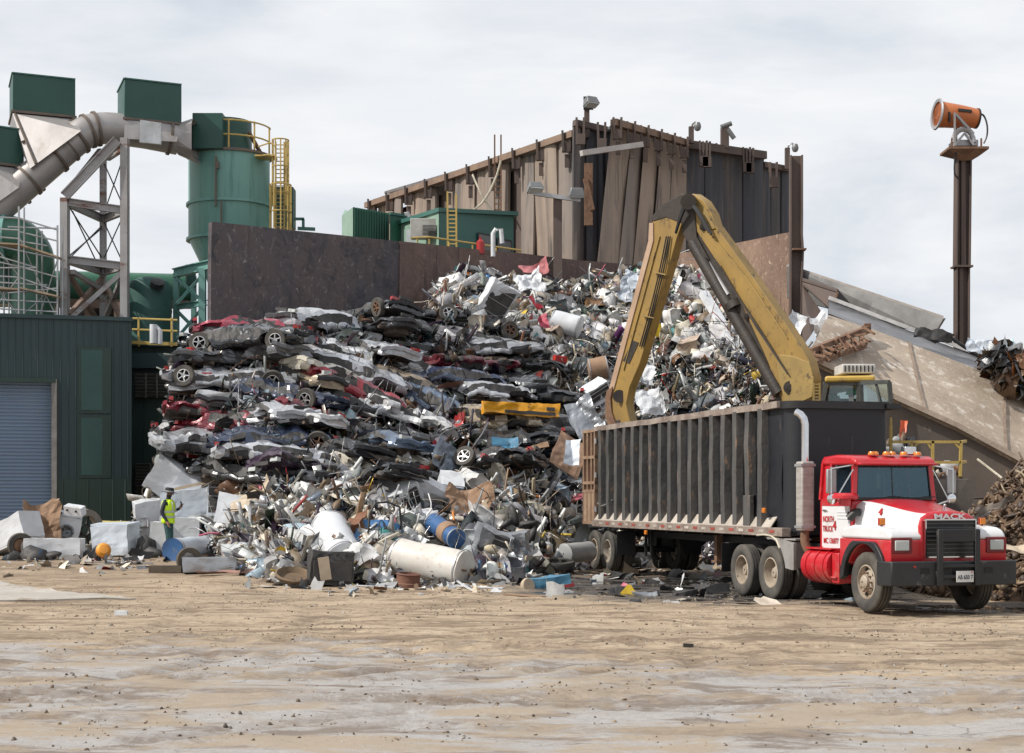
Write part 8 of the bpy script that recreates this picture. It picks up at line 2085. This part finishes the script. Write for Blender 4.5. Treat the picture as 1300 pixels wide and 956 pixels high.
sheet_thing('red_sheet', 'bright red torn sheet below the crest in the pale scrap', 'panel', hat(678,386,57.2), (.6,.25), (50,38,0), pmat('bright_red', (0.55,0.02,0.04), rough=.45), 11, .1, .5)
sheet_thing('pink_sheet', 'bright pink bag above the purple strap in the middle of the heap', 'bag', hat(690,410,56.4), (.35,.6), (55,0,12), pmat('bright_pink', (0.6,0.10,0.16), rough=.7), 12, .16, .7)
single('red_box', 'small bright red box below the purple strap', 'box', MB().dentbox((.42,.3,.22), 4, .03, 5), pmat('box_red', (0.55,0.03,0.02)), M=Matrix.Translation(hat(711,456,54.4)) @ RX((8,6,20)), world=False)
single('yellow_tub', 'yellow plastic tub just right of the excavator stick', 'tub', MB().dentbox((.5,.4,.5), 6, .06, 6), pmat('tub_yellow', (0.8,0.55,0.02), rough=.45), M=Matrix.Translation(hat(827,417,56.6)) @ RX((10,14,20)), world=False)
heater('rusty open barrel end in the grey scrap left of the excavator stick', hat(748,470,52.6), hat(771,466,52.6), .38, Mcard, 23, name='barrel', cat='barrel', pipes=False)
appliance('radiator', 'white louvred box above the yellow van in the heap', 'box', hat(627,500,50.2), (.72,.3,.66), (10,-6,10), 'plain', seed=35, mat=Mw2, dent=.05)
appliance('washing_machine', 'white crumpled machine casing in the grey scrap right of the yellow van', 'casing', hat(756,498,50.8), (.85,.6,.55), (20,-32,20), 'open', seed=36, mat=Mw2, dent=.07)
sheet_thing('grey_sheet', 'shiny grey sheet hanging down left of the excavator stick', 'sheet', hat(742,532,48.8), (.9,1.3), (70,-24,0), Mgal2, 13, .1, .4)
sheet_thing('rusty_plate', 'large tan rusted plate leaning at the trailer rear', 'plate', hat(722,578,45.6), (1.0,1.25), (60,30,12), pmat('tan_plate', (0.42,0.27,0.18), (0.30,0.18,0.12), scale=2, rough=.8, bmp=.15), 14, .05, .1)
sheet_thing('grey_sheet', 'pale bent sheet resting on the tan rusted plate', 'sheet', hat(726,575,45.0), (.4,.8), (64,6,0), Mwp, 15, .05, .5)
sheet_thing('blue_sheet', 'small blue plastic sheet above the splintered wood left of the tan plate', 'sheet', hat(641,564,45.2), (.75,.36), (60,0,0), pmat('mid_blue', (0.07,0.25,0.42), rough=.5), 16, .04, .3)
sheet_thing('grey_shell', 'large blue grey bent shell panel above the cardboard sheet', 'panel', hat(578,596,44.0), (1.6,1.1), (58,22,10), pmat('blue_grey_shell', (0.22,0.26,0.31), (0.14,0.16,0.2), rough=.35, metal=.3, bmp=.1), 17, .1, .5)
sheet_thing('beam_board', 'splintered brown board across the slope left of the tan plate', 'board', hat(660,575,45.0), (1.7,.16), (60,-16,0), Mcard, 18, .05, .05)
plank('white_pipe', 'white plastic duct slanting across the grey scrap between stick and boom', 'pipe', hat(893,372,57.2), hat(937,445,55.0), .32, .22, Mw2)
sheet_thing('white_casing', 'white crumpled casing in the grey scrap below the stick bend', 'casing', hat(815,480,51.5), (.8,.8), (55,10,10), Mw2, 19, .2, .6)
sheet_thing('white_casing', 'white bent panel just above the trailer rim beside the grapple', 'panel', hat(826,512,49.0), (.8,.9), (70,-20,0), Mw2, 20, .16, .6)
sheet_thing('white_casing', 'white torn casing wedged between the boom and the rusty post foot', 'casing', hat(1007,417,52.5), (.6,1.2), (68,26,0), Mw2, 21, .10, .4)
sheet_thing('white_sheet', 'tall white rag-like sheet draped at the top end of the tan ramp', 'sheet', hat(1040,418,49.6), (.5,1.0), (68,-14,6), Mw2, 22, .22, .6)
# rusty lattice lying on the ramp head
mb = MB()
a0, a1, b0_, b1_ = at(1028,446,45.2), at(1101,417,49.6), at(1032,462,44.6), at(1098,440,47.9)
mb.beam(a0, a1, .18, .16); mb.beam(b0_, b1_, .12, .12)
for k in range(7): mb.beam(a0.lerp(a1, k/7), b0_.lerp(b1_, (k+.6)/7), .10); mb.tube([a0.lerp(a1, k/7)+Vector((0,-.1,-.1)), b0_.lerp(b1_, (k+1)/7.5)+Vector((.1,-.2,.1))], .05, 6)
mb.box(a1, (.2,.2,.3))
for k in range(14): mb.beam(at(1030+k*5+rnd.uniform(-4,4),446-k*2+rnd.uniform(-8,8),45.2+k*.27), at(1040+k*5+rnd.uniform(-9,9),452-k*2+rnd.uniform(-8,10),45.0+k*.25), .06)
single('rusty_lattice', 'rusty lattice arm with chain links lying up against the tan ramp', 'girder', mb, M_['rust'], loc=a0)
appliance('white_engine', 'pale blue white machine casing beneath the rusty lattice', 'casing', at(1045,452,46.8), (.95,.6,.35), (6,4,10), 'plain', seed=38, mat=Mwp, dent=.06)
single('black_bumper', 'black crumpled bumper lying across the bright slide top', 'bumper', MB().dentbox((1.15,.5,.32), 8, .12, 8).tube([(.4,0,.1),(1.2,.1,-.2),(1.9,.1,-.45)], .06, 6), Mdark, M=Matrix.Translation(at(1186,426,51.0)) @ RX((0,12,0)), world=False)
# junk crowning the ramp at the right edge
rs = np.random.RandomState(51); n = 420
PX = rs.uniform(1258, 1440, n); PY = 444+(PX-1258)*.36+rs.uniform(0, 32, n); D_ = 49.5+rs.uniform(-.6,.8,n); pos = np.stack([(PX-CX)*D_/F, D_, CAMH+(HY-PY)*D_/F], 1)
k_, w_ = ZN[1]; C = np.array([PAL[k_[rs.choice(len(k_), p=w_)]] for _ in range(n)])*rs.uniform(.6,1.1,(n,1))
bars('ramp_top_bars', 'black bent bars and hoops crowning the junk at the right end of the ramp', 150, 52, .5, 1.9, .03, .08, Msp, None, pos=pos[:150], C=C[:150]*.5, bend=.8)
lumps('ramp_top_junk', 'dark and white crumpled junk lying on the right end of the ramp', 270, 53, .15, .55, Msp, None, pos=pos[150:], C=C[150:], flat=(.3,.8))
sheet_thing('blue_white_sheet', 'pale blue sheet lying on the junk right of the fog cannon post', 'sheet', at(1244,443,50.4), (1.0,.5), (60,4,0), Mwp, 24, .1, .4)
V3, Ft3 = tmpl_grid(6); rs3 = np.random.RandomState(54); V3 = crumple(V3, 420, rs3, .4); s3_ = rs3.uniform(.15,.6,420); W3, Fa3 = assemble(V3, Ft3, rand_rot(420, rs3), np.stack([s3_, s3_*.7, s3_*.6], 1), pos); stuff('ramp_top_sheets', 'torn sheets and casings among the junk at the right end of the ramp', 'scrap', W3, Fa3, np.repeat(C, len(Ft3), 0), [Msm])
heater('dented black and silver cylinder in the junk at the right ramp end', at(1272,456,49.6), at(1296,474,49.6), .34, Mgal2, 25, name='crushed_drum', cat='drum', pipes=False)
# wedge of stuff behind the platform rail
rs = np.random.RandomState(61); n = 160; PX = rs.uniform(1128,1216,n); PY = rs.uniform(556,606,n); D_ = rs.uniform(42.5,44,n); pos = np.stack([(PX-CX)*D_/F, D_, CAMH+(HY-PY)*D_/F], 1)
k_, w_ = ZN[1]; C = np.array([PAL[k_[rs.choice(len(k_), p=w_)]] for _ in range(n)])*rs.uniform(.6,1.1,(n,1))
m_ = (PX < 1158) | (PY > 590)
lumps('platform_junk', 'grey and white crumpled scrap piled behind the yellow platform rail', int(m_.sum()), 62, .25, .8, Msp, None, pos=pos[m_], C=C[m_], flat=(.3,.8))
sheet_thing('orange_cone', 'orange crumpled plastic piece sticking up from the scrap by the platform rail', 'plastic', at(1146,545,43.0), (.2,.5), (72,10,0), pmat('cone_orange', (0.75,0.12,0.03), rough=.5), 26, .05, .6)

# ------------------------------------------------------------------ mulch mound at the right edge
Mmul = pmat('brown_mulch', (0.16,0.10,0.06), (0.09,0.055,0.035), scale=3, rough=.95, bmp=.8, c3=(0.27,0.19,0.12), s3=7, a3=(.56,.7), bscale=16, bdist=.08)
mb = MB(); cx, cy, Rm, Hm = 13.3, 34.2, 4.75, 5.0; rows = []
for i in range(46):
    r_ = Rm*i/45; row = []
    for k in range(121):
        a = 2*math.pi*k/120; x, y = cx+r_*math.cos(a), cy+r_*math.sin(a); z = Hm*(1-i/45)**1.05; p = Vector((x, y, z))
        nz = noise.noise(p*.7)*.7+noise.noise(p*1.9)*.3+noise.noise(p*5)*.13+noise.noise(p*11)*.06; e = min(1, (45-i)/7)
        row.append(Vector((x+nz*.3*e, y+nz*.2*e, z+nz*.7*e-.06)))
    rows.append(row)
mb.grid(rows); single('mulch_mound', 'steep mound of brown shredded mulch and soil at the right edge', 'mound', mb, Mmul, kind='stuff')
rs = np.random.RandomState(71); n = 5200; a = rs.uniform(math.pi*.75, math.pi*1.85, n); r_ = Rm*np.sqrt(rs.rand(n)); pos = np.stack([cx+r_*np.cos(a), cy+r_*np.sin(a), Hm*(1-r_/Rm)**1.05+rs.uniform(-.2,.18,n)], 1)
pos[:,2] = np.maximum(pos[:,2], .02)
C = np.array([(.17,.11,.065),(.10,.062,.04),(.27,.19,.12),(.06,.04,.03),(.36,.29,.2)])[rs.choice(5, n, p=[.34,.3,.16,.15,.05])]
bars('mulch_chips', 'splintered brown chips and strips covering the mulch mound', 2600, 72, .1, .65, .02, .07, Msp, None, pos=pos[:2600], C=C[:2600], bend=.4)
lumps('mulch_clods', 'brown clods covering the mulch mound', 2600, 73, .06, .28, Msp, None, pos=pos[2600:], C=C[2600:])
for k, (px, py, Y, l_, tz, lab) in enumerate(((1262,648,32.4,.9,-28,'long grey brown torn strip draped high on the mulch mound'),(1240,655,32.3,.8,-20,'pale torn strip lying across the middle of the mulch mound'),(1286,700,31.2,.7,-4,'flat pale slab low on the mulch mound'))):
    sheet_thing('torn_strip', lab, 'strip', at(px,py,Y), (l_,.12 if k < 2 else .25), (50,tz,0), pmat('strip_grey', (0.22,0.19,0.16), (0.14,0.11,0.09)) if k < 2 else Mbeig, 30+k, .12, .3)
# ------------------------------------------------------------------ litter and clods on the ground
def ground_pts(n, rs, box):
    x = rs.uniform(box[0], box[1], n); y = rs.uniform(box[2], box[3], n); return np.array([(a, b_, gz(a, b_)) for a, b_ in zip(x, y)])
rs = np.random.RandomState(81)
pos = ground_pts(22000, rs, (-11,11,12.5,36)); keep = np.array([noise.noise(Vector((p[0]*.5, p[1]*1.1, 3)))+noise.noise(Vector((p[0]*2, p[1]*3, 9)))*.5 > .04 for p in pos]); pos = pos[keep]; n = len(pos)
C = np.array([(.15,.105,.068),(.10,.072,.05),(.34,.26,.18),(.38,.35,.32)])[rs.choice(4, n, p=[.38,.2,.27,.15])]
lumps('mud_clods', 'small clods and stones scattered over the yard', n, 82, .010, .060, Msp, None, pos=pos, C=C, flat=(.4,.8))
pts_ = []; cs = []
while len(pts_) < 1500:
    px = rs.uniform(0, 1120); yb = np.interp(px, [0,165]+BOTX[1:], [712,712]+BOTY[1:]); py = yb+abs(rs.normal())*7+rs.uniform(-6,2)
    if px > 700 and rs.rand() < .4: py += rs.uniform(5, 40)
    if py < 700: continue
    g = gpos(px, py); pts_.append((g.x, g.y, g.z+.03)); k_, w_ = ZN[3]; cs.append(np.array(PAL[k_[rs.choice(len(k_), p=w_)]])*rs.uniform(.6,1.1))
V, Ft = tmpl_grid(4); V = crumple(V, 1500, rs, .3, .3); s_ = .04*(0.30/.04)**(rs.rand(1500)**1.9)
Rr = rand_rot(1500, rs); Rr = np.where(rs.rand(1500)[:,None,None] < .6, np.einsum('ij,njk->nik', np.diag([1,1,.35]), Rr), Rr)
W, Fa = assemble(V, Ft, Rr, np.stack([s_, s_*.7, s_*.6], 1), np.array(pts_)); stuff('ground_litter', 'small torn litter scattered on the dirt along the toe of the heap', 'litter', W, Fa, np.repeat(np.array(cs), len(Ft), 0), [Msp])
for (px, py, s_, m, nm, lab) in ((828,742,.34,Mdark,'black_lump','black crumpled lump on the wet dirt below the trailer'),(790,735,.5,Mdark,'black_rag','flat black rag in the mud behind the toy car'),(820,757,.5,Mgal2,'grey_pipe','grey flattened pipe on the dirt in front of the trailer wheels'),(870,757,.42,Mdark,'black_rag','black torn rag between flattened pipe and drive wheels'),(785,754,.42,Mdark,'wire_coil','tangle of dark wire left of the flattened grey pipe'),(155,779,.2,M_['white'],'paper_scrap','small white paper scrap on the open dirt at the left'),(148,747,.14,M_['amber'],'orange_scrap','tiny orange plastic scrap on the dirt beside the pale pad'),(872,823,.14,Mdark,'stone','small dark stone on the dirt in the middle foreground')):
    g = gpos(px, py); single(nm, lab, nm.split('_')[-1], MB().dentbox((s_,s_*.6,s_*(.35 if 'pipe' not in nm else .15)), 6, s_*.25, int(px)), m, M=Matrix.Translation(g+Vector((0,0,s_*.1))), world=False)
q = at(1108,775,27.6)
